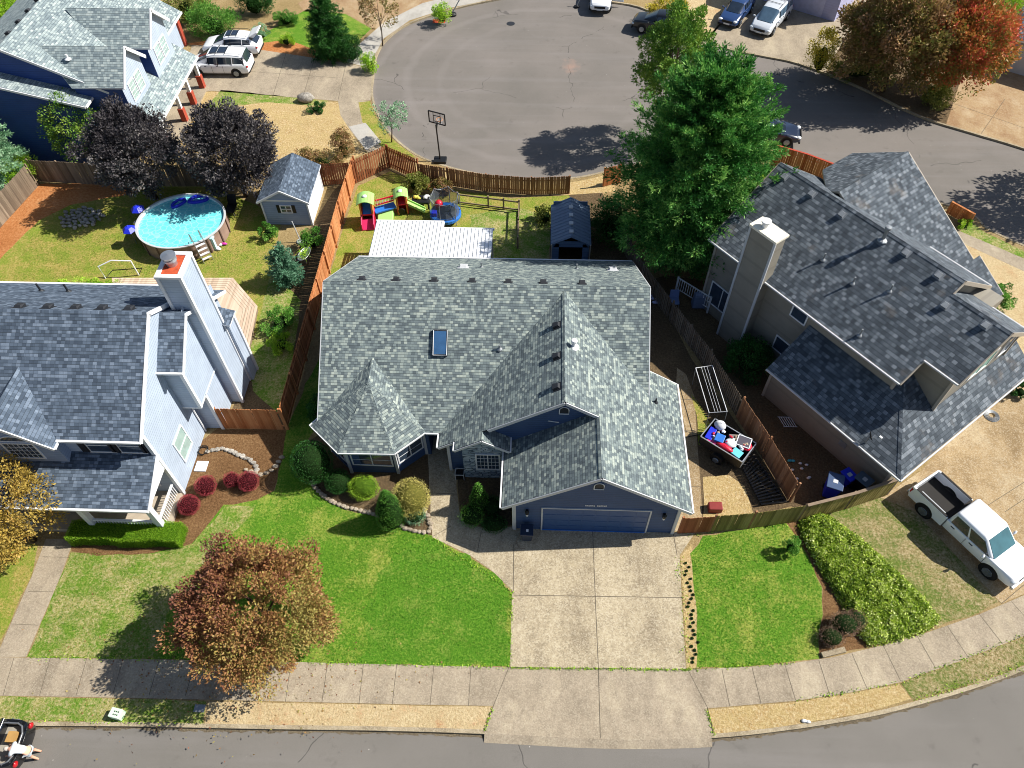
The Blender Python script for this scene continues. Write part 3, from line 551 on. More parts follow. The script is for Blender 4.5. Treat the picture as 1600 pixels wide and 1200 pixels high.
st_ = MB(); st_.prism([(-3.4, 18.66), (-1.42, 18.66), (-1.42, 19.1), (-3.4, 19.1)], 0, 3.0); st_.poly([(-3.4, 18.655, 2.9), (-1.42, 18.655, 2.9), (-1.42, 18.655, 3.05), (-2.4, 18.655, 3.76), (-3.4, 18.655, 3.05)]); mk('stone_bay', st_, STONE, H1)
rf = MB(); TH = .13
def S(pts, mb=rf, th=TH): mb.m = 0; mb.slab(pts, th, side=1)
S([(-10.45, 19.6, 2.5), (5.4, 19.6, 2.5), (5.4, 25.65, 6.533), (-10.45, 25.65, 6.533)])
S([(5.4, 31.7, 2.5), (-10.45, 31.7, 2.5), (-10.45, 25.65, 6.533), (5.4, 25.65, 6.533)])
zl = lambda x: 2.5+(x+4.53)*T
S([(x, y, zl(x)) for x, y in [(-4.53, 18.8), (-3.68, 18.8), (-3.68, 18.33), (-2.4, 18.33), (-2.4, 18.8), (1.3, 18.8), (1.3, 25.5), (-4.53, 19.75)]])
zr = lambda x: 2.55+(7.06-x)*T
S([(x, y, zr(x)) for x, y in [(7.06, 15.7), (7.06, 22.85), (5.42, 22.85), (1.3, 25.5), (1.3, 18.8), (2.84, 18.8), (2.84, 15.7)]])
zg = lambda x: 2.55+(x+1.38)*T
S([(x, y, zg(x)) for x, y in [(-1.38, 15.7), (2.84, 15.7), (2.84, 19.12), (-1.38, 19.12)]])
S([(x, y, zl(-2.4)-(x+2.4)*T) for x, y in [(-2.4, 18.33), (-1.14, 18.33), (-1.14, 19.12), (-2.4, 19.12)]])
A, B_, C_, D_ = (-10.82, 19.81, 2.5), (-9.24, 18.33, 2.5), (-6.57, 18.36, 2.5), (-5.22, 19.64, 2.5); ap = (-7.9, 21.05, 4.47); rb = (-7.9, 22.55, 4.47)
for t in ([B_, C_, ap], [A, B_, ap], [C_, D_, ap], [A, ap, rb], [A, rb, (-10.45, 20.4, 2.6)], [D_, (-5.0, 19.75, 2.6), rb], [D_, rb, ap]): S(t, th=.1)
# ridge and hip caps follow the slopes
def cap(a, b, w=.26, h=.035): rf.m = 0; rf.vcap(a, b, w, w/2*(T if abs(a[2]-b[2]) < .1 else .42))
cap((-10.45, 25.65, 6.53), (5.4, 25.65, 6.53)); cap((1.3, 18.8, 6.39), (1.3, 25.4, 6.39)); cap((2.84, 15.7, 5.37), (2.84, 18.8, 5.37))
for q in (B_, C_): cap(q, ap, .2)
cap(D_, ap, .2); cap(A, ap, .2); cap(ap, rb, .2)
mk('roof', rf, [GREEN, DTRIM], H1)
tr = MB()
for a, b in [((-10.5, 19.55, 2.42), (-10.5, 19.5, 2.42))]: pass
for a, b in [(A, B_), (B_, C_), (C_, D_), ((-5.22, 19.56, 2.5), (-4.6, 19.56, 2.5)), ((-4.6, 19.56, 2.5), (-4.6, 18.78, 2.5)), ((-3.74, 18.78, 3.02), (-3.74, 18.31, 3.02)), ((-1.08, 18.31, 3.04), (-1.08, 19.1, 3.04)), ((-1.45, 15.68, 2.55), (-1.45, 19.1, 2.55)), ((7.12, 15.68, 2.55), (7.12, 22.85, 2.55)), ((-10.9, 19.85, 2.5), (-10.55, 20.35, 2.5)), ((5.4, 31.76, 2.5), (-10.45, 31.76, 2.5))]:
    gutter(tr, (a[0], a[1], a[2]-.04), (b[0], b[1], b[2]-.04), .07, .085)
mk('gutter', tr, TRIM, H1)
rk = MB()
rakeb(rk, [(-1.38, 15.67, 2.55), (2.84, 15.67, 5.36), (7.06, 15.67, 2.55)]); rakeb(rk, [(-2.1, 18.77, 4.12), (1.3, 18.77, 6.38), (2.8, 18.77, 5.38)]); rakeb(rk, [(-3.7, 18.3, 3.05), (-2.4, 18.3, 3.92), (-1.14, 18.3, 3.08)], .12); rakeb(rk, [(-4.53, 18.77, 2.5), (-3.7, 18.77, 3.05)], .12)
rakeb(rk, [(-10.48, 19.6, 2.5), (-10.48, 25.65, 6.53), (-10.48, 31.7, 2.5)]); rakeb(rk, [(5.43, 21.3, 3.63), (5.43, 25.65, 6.53), (5.43, 31.7, 2.5)]); rakeb(rk, [(5.45, 22.88, 3.62), (7.06, 22.88, 2.55)])
mk('rake_board', rk, TRIMG, H1)
cb = MB()
for x, y, h in [(-.83, 15.94, 2.75), (6.58, 15.94, 2.75), (-4.12, 19.09, 2.4), (-9.08, 18.77, 2.4), (-6.74, 18.81, 2.4), (-5.44, 20.0, 2.4)]: cboard(cb, x, y, 0, h, .14)
mk('corner_board', cb, TRIMG, H1)
# downspouts
for pts in ([(-.95, 15.8, 2.5), (-.9, 15.9, 2.2), (-.9, 15.9, .1)], [(-10.5, 19.7, 2.4), (-10.3, 19.9, 2.1), (-10.3, 19.9, .1)]): mb = MB(); mb.tube(pts, .035, 6); mk('downspout', mb, TRIM, H1)
# garage door with four panel rows, jamb trim
gx0, gx1, gy = .47, 5.3, 15.945
d = MB(); d.box(gx0, gx1, gy-.01, gy+.01, .02, 2.13)
for i in range(4):
    for j in range(8): x = gx0+.06+j*(gx1-gx0-.06)/8; d.box(x, x+(gx1-gx0-.06)/8-.07, gy-.022, gy-.01, .08+i*.53, .08+i*.53+.4)
mk('garage_door', d, plain('door_navy', '34527f', .45, var=.05), H1)
d = MB(); d.box(gx0-.07, gx0, gy-.05, gy+.01, 0, 2.19); d.box(gx1, gx1+.07, gy-.05, gy+.01, 0, 2.19); d.box(gx0-.003, gx1+.003, gy-.048, gy+.01, 2.13, 2.19); mk('door_trim', d, TRIMG, H1)
d = MB(); d.box(gx0, gx1, gy-.05, gy-.02, .0, .05); mk('door_seal', d, BLU2, H1)
archvent(H1, (2.83, 15.945, 4.25), (0, -1)); archvent(H1, (1.3, 19.095, 5.35), (0, -1))
d = MB()
for i in range(13):
    x = 2.35+i*.075; k = i % 3
    if i == 6: continue
    d.box(x, x+.018, 15.93, 15.942, 2.42, 2.53); d.box(x+.035, x+.053, 15.93, 15.942, 2.42, 2.53); d.box(x+.018, x+.035, 15.931, 15.941, 2.51-k*.04, 2.53-k*.04)
mk('address_sign', d, TRIM, H1, label='small white raised lettering above the garage door')
for x in (-.25, 5.95):
    d = MB(); d.box(x-.06, x+.06, 15.9, 15.945, 1.75, 1.95); d.lathe((x, 15.82, 1.72), [(.02, .3), (.1, .22), (.08, .02), (.02, 0)], 8); lo = mk('wall_lantern', d, BLACK, H1)
    d = MB(); d.lathe((x, 15.82, 1.58), [(.05, 0), (.065, .08), (.06, .14)], 8); mk('lantern_glass', d, TRIM, lo)
# windows
window(H1, (-7.9, 18.80, 1.45), (-.017, -1), 1.9, 1.35, 2, 1, grid=0, gridr=3)
nn = Vector((1.18, -1.29)).normalized(); window(H1, (-6.1, 19.405, 1.45), (nn.x, nn.y), 1.35, 1.3, 2, 1, grid=0, gridr=3)
nn = Vector((-1.2, -1.27)).normalized(); window(H1, (-9.72, 19.375, 1.45), (nn.x, nn.y), 1.2, 1.3, 2, 1)
window(H1, (-2.2, 18.655, 1.55), (0, -1), 1.05, 1.25, 2, 1, grid=6, gridr=4)
window(H1, (6.57, 20.5, 1.3), (1, 0), .9, 1.0, 2); window(H1, (5.05, 27, 1.4), (1, 0), 1.5, 1.1, 2); window(H1, (-10.1, 24, 1.4), (-1, 0), 1.5, 1.1, 2); window(H1, (-5, 31.35, 1.3), (0, 1), 1.8, 1.2, 2)
d = MB(); d.box(-4.95, -4.2, 20.985, 20.998, .05, 2.1); dd = mk('entry_door', d, plain('dark_door', '1d2230'), H1); d = MB(); d.ball((-4.32, 20.95, 1.05), .035, 8); mk('door_knob', d, STEEL, dd)
d = MB(); d.beam((.6, 19.05, 4.55), (1.1, 19.05, 4.45), .03, .03); mk('flag_bracket', d, TRIM, H1)
# skylight and roof furniture
sx0, sx1 = -5.0, -4.28; sn = Vector((0, -T, 1)).normalized()
def onm(x, y, h): return Vector((x, y, zf(y)))+sn*h
sk_ = MB(); b = [onm(sx0, 22.68, 0), onm(sx1, 22.68, 0), onm(sx1, 23.75, 0), onm(sx0, 23.75, 0)]; sk_.hexa(b, [q+sn*.14 for q in b]); so_ = mk('skylight', sk_, DTRIM, H1)
sk_ = MB(); b = [onm(sx0+.07, 22.75, .142), onm(sx1-.07, 22.75, .142), onm(sx1-.07, 23.68, .142), onm(sx0+.07, 23.68, .142)]; sk_.poly(b); mk('pane', sk_, glassy('skylight_glass', '2c4a6b', .1), so_)
fr_ = MB(); q = [onm(sx0+.03, 22.71, .15), onm(sx1-.03, 22.71, .15), onm(sx1-.03, 23.72, .15), onm(sx0+.03, 23.72, .15)]; fr_.tube(q+[q[0]], .025, 4, False); mk('frame', fr_, TRIMG, so_)
for px in (563, 617, 677, 737, 794, 849, 910):
    x = at(px, 438, 6.45).x; roofvent(H1, (x, 26.05, 6.533-.4*T), (0, T, 1), .36)
for py in (509, 557, 605):
    p = at(873, py, 6.15); roofvent(H1, (.95, p.y, zl(.95)), (-T, 0, 1), .36)
p = at(899, 540, 6.2); roofpipe(H1, (1.72, p.y, zr(1.72)), .085, .42, True, 'flue_cap', TRIM)
roofpipe(H1, (5.75, at(1018, 627, 3.5).y, zr(5.75)), .04, .3, mat=DTRIM); p = at(780, 528, 5.6); roofpipe(H1, (p.x, p.y, zf(p.y)), .05, .3, name='vent_pipe')
for px, py in ((752, 422), (901, 422)): p = at(px, py, 4.0); y = 31.7-(4.0-2.5)/T; roofpipe(H1, (p.x, y, 4.0), .04, .35)
for px in (723, 958): p = at(px, 424, 4.2); roofvent(H1, (p.x, 31.7-(4.1-2.5)/T, 4.1), (0, T, 1), .5, TRIMG, 'back_roof_vent')

# patio cover
PC = thing('patio_cover', 'white ribbed metal patio cover behind the navy blue house', 'patio cover', (-6.3, 33.4, 0))
m = MB(); zz = lambda y: 2.35+(35.1-y)*.03
for x0, x1, y0, y1 in ((-9.9, -5.82, 31.75, 35.07), (-5.82, -2.72, 31.75, 34.46)):
    x = x0
    while x < x1-.05:
        m.slab([(x+.03, y0, zz(y0)), (x+.2, y0, zz(y0)), (x+.2, y1, zz(y1)), (x+.03, y1, zz(y1))], .03); m.slab([(x-.02, y0, zz(y0)-.05), (x+.05, y0, zz(y0)-.05), (x+.05, y1, zz(y1)-.05), (x-.02, y1, zz(y1)-.05)], .02); x += .22
mk('roof_panel', m, plain('ribbed_white', 'e6e9ee', .45, var=.07), PC)
m = MB(); m.box(-9.95, -5.78, 35.07, 35.15, 2.2, 2.36); m.box(-5.8, -2.68, 34.46, 34.54, 2.22, 2.38); mk('fascia', m, TRIM, PC)
for x, y in ((-9.8, 34.9), (-5.9, 34.9), (-2.85, 34.3)): m = MB(); m.box(x-.05, x+.05, y-.05, y+.05, 0, 2.3); mk('post', m, TRIM, PC)

# ================================================================ left white house
H2 = thing('house', 'white sided two storey house with blue grey shingle roof and tall clad chimney', 'house', (-22, 21.7, 0))
ze = 5.2; yr_ = 21.7; zrg = 8.35; T2 = (zrg-ze)/(21.7-16.98)
w2 = MB()
w2.prism([(-34, 17.3), (-17.19, 17.3), (-17.19, 26.1), (-34, 26.1)], 0, 5.1)
w2.poly([(-17.188, 17.3, 5.0), (-17.188, 26.1, 5.0), (-17.188, 26.1, 5.3), (-17.188, yr_, 8.22), (-17.188, 17.3, 5.3)])
w2.prism([(-17.3, 20.5), (-16.28, 20.5), (-16.28, 25.8), (-17.3, 25.8)], 2.9, 5.9)     # upper bump
w2.prism([(-17.3, 21.22), (-16.3, 21.22), (-16.3, 25.9), (-17.3, 25.9)], 0, 2.9)
w2.poly([(-16.278, 20.5, 5.8), (-16.278, 25.8, 5.8), (-16.278, 25.8, 6.0), (-16.278, 22.9, 7.5), (-16.278, 20.5, 5.95)])
w2.prism([(-16.4, 24.46), (-15.5, 24.46), (-15.5, 25.2), (-16.4, 25.2)], 0, 4.6)
mk('wall', w2, WHITES, H2)
w3 = MB(); gx = lambda x: x
# front gabled dormer over the entry
P1 = at(40, 600, 7.0); P2 = at(22, 668, 6.6)
dg = [at(0, 680, 5.3), at(54, 668, 6.6)]
r2 = MB()
def S2(pts, th=.13): r2.m = 0; r2.slab(pts, th, side=1)
S2([(-34.4, 16.98, ze), (-17.15, 16.98, ze), (-17.15, yr_, zrg), (-34.4, yr_, zrg)]); S2([(-17.15, 26.42, ze), (-34.4, 26.42, ze), (-34.4, yr_, zrg), (-17.15, yr_, zrg)])
# bump strip roof
S2([(-17.18, 20.25, 5.95), (-16.0, 20.25, 5.95), (-16.0, 22.45, 7.5), (-17.18, 22.45, 7.5)], .1); S2([(-16.0, 26.3, 5.1), (-17.18, 26.3, 5.1), (-17.18, 22.45, 7.5), (-16.0, 22.45, 7.5)], .1)
# porch roof
pz1 = 3.75; S2([(-34.4, 14.95, 2.75), (-17.1, 14.95, 2.75), (-17.1, 17.28, pz1), (-34.4, 17.28, pz1)])
# front dormer: ridge x
dx = -22.75; dzr = 6.95; dyf = 16.55; ze2 = 5.0
dw = 1.95
S2([(dx, dyf, dzr), (dx-dw, dyf, dzr-dw), (dx-dw, 16.98+.1, dzr-dw), (dx, 19.9, dzr)], .1) if False else None
S2([(dx+dw, dyf, dzr-dw*.92), (dx+dw, dyf+.5, dzr-dw*.92), (dx, 19.65, dzr), (dx, dyf, dzr)], .1)
S2([(dx-dw, dyf+.5, dzr-dw*.92), (dx-dw, dyf, dzr-dw*.92), (dx, dyf, dzr), (dx, 19.65, dzr)], .1)
r2.m = 0; r2.vcap((-34.4, yr_, zrg), (-17.15, yr_, zrg), .28, .14*T2); r2.vcap((dx, dyf, dzr), (dx, 19.6, dzr), .2, .092)
# shelter roofs behind the chimney
S2([(-16.4, 24.3, 4.95), (-15.35, 24.3, 4.6), (-15.35, 25.35, 4.6), (-16.4, 25.35, 4.95)], .08)
mk('roof', r2, [BLUEG, TRIM], H2)
w3.poly([(dx-dw+.2, dyf+.3, 3.4), (dx+dw-.2, dyf+.3, 3.4), (dx+dw-.2, dyf+.3, dzr-dw*.92+.08), (dx, dyf+.3, dzr-.12), (dx-dw+.2, dyf+.3, dzr-dw*.92+.08)])
w3.poly([(dx+dw-.2, dyf+.3, 3.4), (dx+dw-.2, 17.3, 3.4), (dx+dw-.2, 17.3, 5.3), (dx+dw-.2, dyf+.3, 5.25)])
mk('dormer_wall', w3, siding('siding_grey_blue', '8b9bb5', .16, '55647c', .4), H2)
window(H2, (dx+.1, dyf+.298, 4.45), (0, -1), 1.35, 1.1, 1, 1, grid=6, gridr=4); m = MB(); m.prism([(dx+.1+.62*math.cos(a), 0) for a in [0]], 0, 0) if False else None
ar = [Vector((dx+.1+.62*math.cos(math.pi*k/8), dyf+.27, 5.2+.4*math.sin(math.pi*k/8))) for k in range(9)]; m = MB(); m.tube(ar+[ar[0]], .035, 5, False); ao = mk('fanlight', m, TRIM, H2); m = MB(); m.poly([q+Vector((0, .01, 0)) for q in reversed(ar)]); mk('pane', m, GLASS, ao)
for px in (148, 198): x = at(px, 705, 4.4).x; window(H2, (x, 17.3, 4.35), (0, -1), 1.1, 1.05, 1, 2)
m = MB()
for a_, b_ in ((115, 128), (163, 178), (213, 222)):
    x0, x1 = at(a_, 705, 4.4).x, at(b_, 705, 4.4).x; m.box(x0, x1, 17.25, 17.3, 3.8, 4.95)
mk('shutter', m, plain('shutter_black', '1e2129'), H2)
tr = MB(); gutter(tr, (-34.4, 16.93, ze-.05), (-17.1, 16.93, ze-.05)); gutter(tr, (-34.4, 26.47, ze-.05), (-17.1, 26.47, ze-.05)); gutter(tr, (-34.4, 14.9, 2.68), (-17.05, 14.9, 2.68)); gutter(tr, (-17.2, 20.2, 5.9), (-15.97, 20.2, 5.9)); mk('gutter', tr, TRIM, H2)
rk = MB(); rakeb(rk, [(-17.1, 16.93, ze), (-17.1, yr_, zrg), (-17.1, 26.47, ze)], .2, .06); rakeb(rk, [(-15.97, 20.25, 5.95), (-15.97, 22.45, 7.5), (-15.97, 26.3, 5.1)], .16); rakeb(rk, [(-17.05, 14.95, 2.75), (-17.05, 17.3, 3.78)], .18, .07); rakeb(rk, [(dx-dw, dyf-.03, dzr-dw*.92), (dx, dyf-.03, dzr), (dx+dw, dyf-.03, dzr-dw*.92)], .16)
rakeb(rk, [(dx+dw+.03, dyf, dzr-dw*.92+.04), (dx+dw+.03, dyf+.5, dzr-dw*.92+.04)], .12)
mk('rake_board', rk, TRIM, H2)
cb = MB()
for x, y, a_, b_ in [(-17.19, 17.3, 0, 5.2), (-16.28, 20.5, 2.9, 5.9), (-16.3, 21.22, 0, 2.9), (-15.5, 25.2, 0, 4.6)]: cboard(cb, x, y, a_, b_, .16)
cb.box(-17.3, -16.26, 20.46, 25.8, 2.82, 2.9); mk('corner_board', cb, TRIM, H2)
m = MB(); m.tube([(-17.1, 16.95, 5.1), (-17.12, 17.2, 4.8), (-17.1, 20.9, 3.0), (-17.1, 20.9, .1)] if False else [(-17.12, 20.95, 5.6), (-17.12, 20.95, .1)], .04, 6); mk('downspout', m, TRIM, H2)
window(H2, (-17.188, 19.1, 1.75), (1, 0), 1.05, 1.5, 1, 2, gm=GLASSL, sill=True)
# porch: triangular opening frame, posts, rail, floor
m = MB(); m.box(-34, -17.19, 15.1, 17.3, 0, .25); mk('porch_floor', m, plain('porch_boards', 'a89c8c', .8), H2)
for x in (-17.35, -20.6, -24.0):
    m = MB(); m.box(x-.13, x+.13, 15.1, 15.36, .25, 2.62); m.box(x-.17, x+.17, 15.06, 15.4, .25, .4); mk('porch_post', m, TRIM, H2)
m = MB(); m.box(-20.6, -17.35, 15.18, 15.28, 1.05, 1.13); m.box(-20.6, -17.35, 15.18, 15.28, .35, .41); m.box(-17.4, -17.3, 15.3, 17.3, 1.05, 1.13)
for i in range(22): x = -20.45+i*.14; m.box(x-.02, x+.02, 15.21, 15.25, .41, 1.05)
for i in range(13): y = 15.45+i*.14; m.box(-17.37, -17.33, y-.02, y+.02, .35, 1.05)
mk('porch_rail', m, TRIM, H2)
m = MB(); m.beam((-17.19, 15.1, 2.6), (-17.19, 17.2, 2.6), .1, .12); m.poly([(-17.15, 14.97, 2.62), (-17.15, 17.3, 2.62), (-17.15, 17.3, 3.66)]); mk('porch_gable', m, TRIM, H2)
m = MB(); m.box(-20.3, -19.4, 17.27, 17.3, .25, 2.3); mk('entry_door', m, plain('door_dark', '2a2a30'), H2)
window(H2, (-18.6, 17.3, 1.5), (0, -1), 1.1, 1.3, 2)
# chimney
ch = MB(); cx0, cx1, cy0, cy1, chh = -16.75, -15.72, 22.95, 24.45, 9.25
ch.box(cx0, cx1, cy0, cy1, 0, chh); co_ = mk('chimney', ch, WHITES, H2)
m = MB()
for x in (cx0, cx1):
    for y in (cy0, cy1): m.box(x-.07, x+.07, y-.07, y+.07, 0, chh)
for z in (chh-.02,): m.box(cx0-.09, cx1+.09, cy0-.09, cy0+.12, z, z+.12); m.box(cx0-.09, cx1+.09, cy1-.12, cy1+.09, z, z+.12); m.box(cx0-.09, cx0+.12, cy0+.12, cy1-.12, z, z+.12); m.box(cx1-.12, cx1+.09, cy0+.12, cy1-.12, z, z+.12)
mk('corner_board', m, TRIM, co_); m = MB(); m.box(cx0+.1, cx1-.1, cy0+.1, cy1-.1, chh-.01, chh+.05); mk('chase_cover', m, RUSTM, co_)
m = MB(); m.lathe((-16.3, 23.75, chh), [(.24, .04), (.24, .3), (.3, .32), (.3, .42), (.24, .44), (.24, .5), (.33, .52), (.33, .6), (0, .66)], 18); mk('flue_cap', m, STEEL, co_)
for px in (26, 71, 115, 157, 200): x = at(px, 480, 8.2).x; roofvent(H2, (x, yr_+.42, zrg-.42*T2), (0, T2, 1), .42)
for px in (66, 109): p = at(px, 452, 6.6); y = 26.42-(6.2-ze)/T2; roofpipe(H2, (at(px, 452, 6.2).x, y, 6.2), .05, .5, mat=DTRIM)
# deck behind
dk = thing('deck', 'tan board deck with clipped corners behind the white house', 'deck', (-16, 28, 0))
DZ = .4; dp = [at(x, y, DZ) for x, y in [(175, 434), (364, 434), (402, 478), (386, 556), (372, 590), (250, 590), (175, 470)]]
m = MB(); m.prism([(p.x, p.y) for p in reversed(dp)], DZ-.06, DZ); mk('deck_board', m, DECKM, dk)
m = MB(); c = sum(dp, Vector())/len(dp); m.prism([(c.x+(p.x-c.x)*.985, c.y+(p.y-c.y)*.985) for p in reversed(dp)], .0, DZ-.062); mk('skirt', m, LOG, dk)
m = MB()
for k in range(1, 6):
    q = [c+(p-c)*(1-k*.045) for p in dp[:4]]
    for a_, b_ in zip(q[:-1], q[1:]): m.beam(a_+Vector((0, 0, .004)), b_+Vector((0, 0, .004)), .012, .006)
mk('board_gap', m, JOINT, dk)
# ================================================================ right taupe house (rotated): local x = v, y = u
AR = math.radians(38); OR = Vector((16.65, 17.65, 0))
H3 = thing('house', 'taupe two storey house with charcoal shingle roof, boxed chimney and hipped garage roof', 'house', OR, AR, world=False)
MR = Matrix.Translation(OR) @ Matrix.Rotation(AR, 4, 'Z'); MRI = MR.inverted()
def atl(px, py, z): return MRI @ at(px, py, z)
def plane_l(px, py, a, b, c):   # local plane z = a*x+b*y+c hit by the view ray of a pixel
    lo, hi = -2., 14.
    for _ in range(50):
        m = (lo+hi)/2; q = atl(px, py, m)
        if m > a*q.x+b*q.y+c: hi = m
        else: lo = m
    return atl(px, py, m)
zw = lambda x: 5.2+(x-2.1)*T
r3 = MB()
def S3(pts, th=.13): r3.m = 0; r3.slab(pts, th, side=1)
S3([(x, y, zw(x)) for x, y in [(2.1, 2.8), (3.33, 2.8), (3.33, 1.05), (5.87, 1.05), (5.87, 4.0), (6.5, 4.0), (6.5, 14.9), (2.1, 14.9)]])
zr1, zr2 = zw(6.5), zw(5.87)
S3([(5.87, 1.05, zr2), (9.7, 1.05, zr2-3.83*T), (9.7, 4.3, zr2-3.83*T), (5.87, 4.3, zr2)])
S3([(6.5, 4.0, zr1), (11.1, 4.0, zr1-4.6*T), (11.1, 14.9, zr1-4.6*T), (6.5, 14.9, zr1)])
WY, WZ = 11.85, 7.6
S3([(7.7, WY, WZ), (13.4, WY, WZ), (13.4, 14.8, WZ-2.95*.6), (10.8, 14.8, WZ-2.95*.6), (7.7, 12.5, WZ-.65*.6)])
S3([(7.7, WY, WZ), (7.9, 9.0, WZ-2.85*.6), (10.0, 3.9, WZ-7.95*.6), (13.95, 3.9, WZ-7.95*.6), (13.95, 6.0, WZ-5.85*.6), (13.4, 6.0, WZ-5.85*.6), (13.4, WY, WZ)])
S3([(0, 0, 2.6), (2.75, 2.75, 2.6+2.75*T), (2.75, 8, 2.6+2.75*T), (0, 8, 2.6)])
S3([(x, y, 2.6+y*T) for x, y in [(0, 0), (10.6, 0), (10.6, 1.5), (3.7, 1.5), (3.7, 3.2), (3.2, 3.2)]])
r3.m = 0
for a, b, w_ in [((6.5, 4.0, zr1), (6.5, 14.9, zr1), .28), ((5.87, 1.05, zr2), (5.87, 4.0, zr2), .28), ((0, 0, 2.6), (3.0, 3.0, 4.6), .28), ((7.7, WY, WZ), (13.4, WY, WZ), .26)]:
    r3.vcap(a, b, w_, w_/2*(T if a[2] > 5 else .45))
mk('roof', r3, [CHARC, TAN], H3)
w_ = MB()
w_.prism([(.55, .55), (9.9, .55), (9.9, 7.9), (.55, 7.9)], 0, 2.5)
w_.prism([(2.48, 3.1), (10.7, 3.1), (10.7, 14.6), (2.48, 14.6)], 0, 5.2)
w_.poly([(2.48, 3.098, 5.1), (10.7, 3.098, 5.1), (10.7, 3.098, 5.2), (6.5, 3.098+.9, 7.9), (2.48, 3.098, 5.35)]) if False else None
w_.poly([(6.0, 4.3, 4.9), (10.7, 4.3, 4.9), (10.7, 4.3, 5.25), (6.5, 4.3, zr1-.14), (6.0, 4.3, zr2-.1)])
w_.poly([(2.48, 14.602, 5.1), (2.48, 14.602, 5.35), (6.5, 14.602, zr1-.14), (10.7, 14.602, 5.25), (10.7, 14.602, 5.1)])
w_.prism([(3.66, 1.35), (9.4, 1.35), (9.4, 3.2), (3.66, 3.2)], 2.9, 5.15)
w_.poly([(3.66, 1.348, 5.1), (9.4, 1.348, 5.1), (9.4, 1.348, 5.2), (5.87, 1.348, zr2-.15), (3.66, 1.348, zw(3.66)-.14)])
w_.poly([(3.658, 1.35, 5.1), (3.658, 1.35, zw(3.66)-.14), (3.658, 3.2, zw(3.66)-.14), (3.658, 3.2, 5.1)])
w_.poly([(2.48, 3.098, 5.1), (3.66, 3.098, 5.1), (3.66, 3.098, zw(3.66)-.14), (2.48, 3.098, zw(2.48)-.14)])
w_.poly([(13.0, 4.2, 0), (13.0, 14.4, 0), (13.0, 14.4, 5.7), (13.0, WY, WZ-.15), (13.0, 4.2, 2.8)]); w_.prism([(10.6, 4.2), (12.99, 4.2), (12.99, 14.4), (10.6, 14.4)], 0, 2.75)
w_.poly([(10.6, 14.402, 2.7), (10.6, 14.402, 5.8), (13.0, 14.402, 5.8), (13.0, 14.402, 2.7)])
mk('wall', w_, TAUPE, H3)
ca = MB(); ca.box(1.72, 2.5, 10.9, 12.45, 0, 7.95); cho = mk('chimney', ca, TAUPE, H3)
m = MB(); m.box(1.64, 2.58, 10.82, 12.53, 7.95, 8.08); mk('chimney_cap', m, plain('cream_metal', 'e2dccb', .5), cho); m = MB(); m.lathe((2.1, 11.95, 8.08), [(.16, 0), (.16, .25), (.24, .27), (.24, .36), (0, .4)], 16); mk('flue_cap', m, TRIM, cho)
m = MB()
for y in (10.9, 12.45): m.box(1.68, 1.76, y-.06, y+.06, 0, 7.94)
mk('corner_board', m, TRIMG, cho)
m = MB()
for x, y, a, b in [(.55, .55, 0, 2.5), (2.48, 3.1, 4, 5.4), (3.66, 1.35, 3.4, 6.1), (9.4, 1.35, 3.3, 5.2), (2.48, 14.6, 0, 5.2), (.55, 7.9, 0, 2.5)]: cboard(m, x, y, a, b, .14)
mk('corner_board', m, TAN, H3)
m = MB()
for a, b in [((-.06, -.05, 2.55), (-.06, 8, 2.55)), ((-.06, -.06, 2.55), (10.6, -.06, 2.55)), ((2.04, 2.8, 5.15), (2.04, 14.9, 5.15)), ((3.27, 1.05, zw(3.33)-.05), (3.27, 2.8, zw(3.33)-.05)), ((9.76, 1.05, 5.1), (9.76, 4.2, 5.1)), ((11.16, 4.0, 5.02), (11.16, 10, 5.02))]: gutter(m, a, b, .07, .08)
mk('gutter', m, TRIMG, H3)
m = MB(); rakeb(m, [(2.1, 2.77, 5.2), (3.33, 2.77, zw(3.33))]); rakeb(m, [(3.33, 1.02, zw(3.33)), (5.87, 1.02, zr2), (9.7, 1.02, zr2-3.83*T)], .2); rakeb(m, [(5.9, 3.97, zr2+.03), (6.5, 3.97, zr1), (11.1, 3.97, zr1-4.6*T)], .2); rakeb(m, [(2.1, 14.93, 5.2), (6.5, 14.93, zr1), (11.1, 14.93, zr1-4.6*T)]); rakeb(m, [(13.43, 14.8, WZ-2.95*.6), (13.43, WY, WZ), (13.43, 6.0, WZ-5.85*.6)]); rakeb(m, [(13.98, 6, WZ-5.85*.6), (13.98, 3.9, WZ-7.95*.6)])
mk('rake_board', m, TAN, H3)
window(H3, (6.6, 1.348, 4.75), (0, -1), 1.5, 1.25, 2, 1, TRIM, GLASSG); window(H3, (8.6, 1.348, 4.75), (0, -1), .7, 1.25, 1, 1)
for px, py, z, w, h in ((1248, 492, 4.2, .85, .75), (1221, 541, 1.9, .85, .9), (1126, 468, 1.9, 1.6, 1.5)):
    lo = -2.; q = None
    for k in range(60):
        zz_ = k*.1; q = atl(px, py, zz_)
        if q.x > 2.48: continue
        break
    window(H3, (2.48, q.y, zz_), (-1, 0), w, h, 2 if w > 1 else 1, 1)
m = MB(); m.box(.52, .56, 2.9, 3.3, 1.0, 1.35); mk('meter_box', m, GALV, H3)
m = MB(); m.box(2.4, 7.4, .52, .56, .02, 2.2); mk('garage_door', m, TRIM, H3)
for px, py in ((1226, 276), (1269, 303), (1316, 335), (1416, 395), (1467, 430), (1477, 477), (1540, 508)):
    q = plane_l(px, py, T, 0, 5.2-2.1*T); roofvent(H3, q, (-T, 0, 1), .34, GALV)
for px, py in ((1286, 406), (1332, 443), (1390, 455), (1343, 524)):
    q = plane_l(px, py, T, 0, 5.2-2.1*T); roofpipe(H3, q, .045, .42)
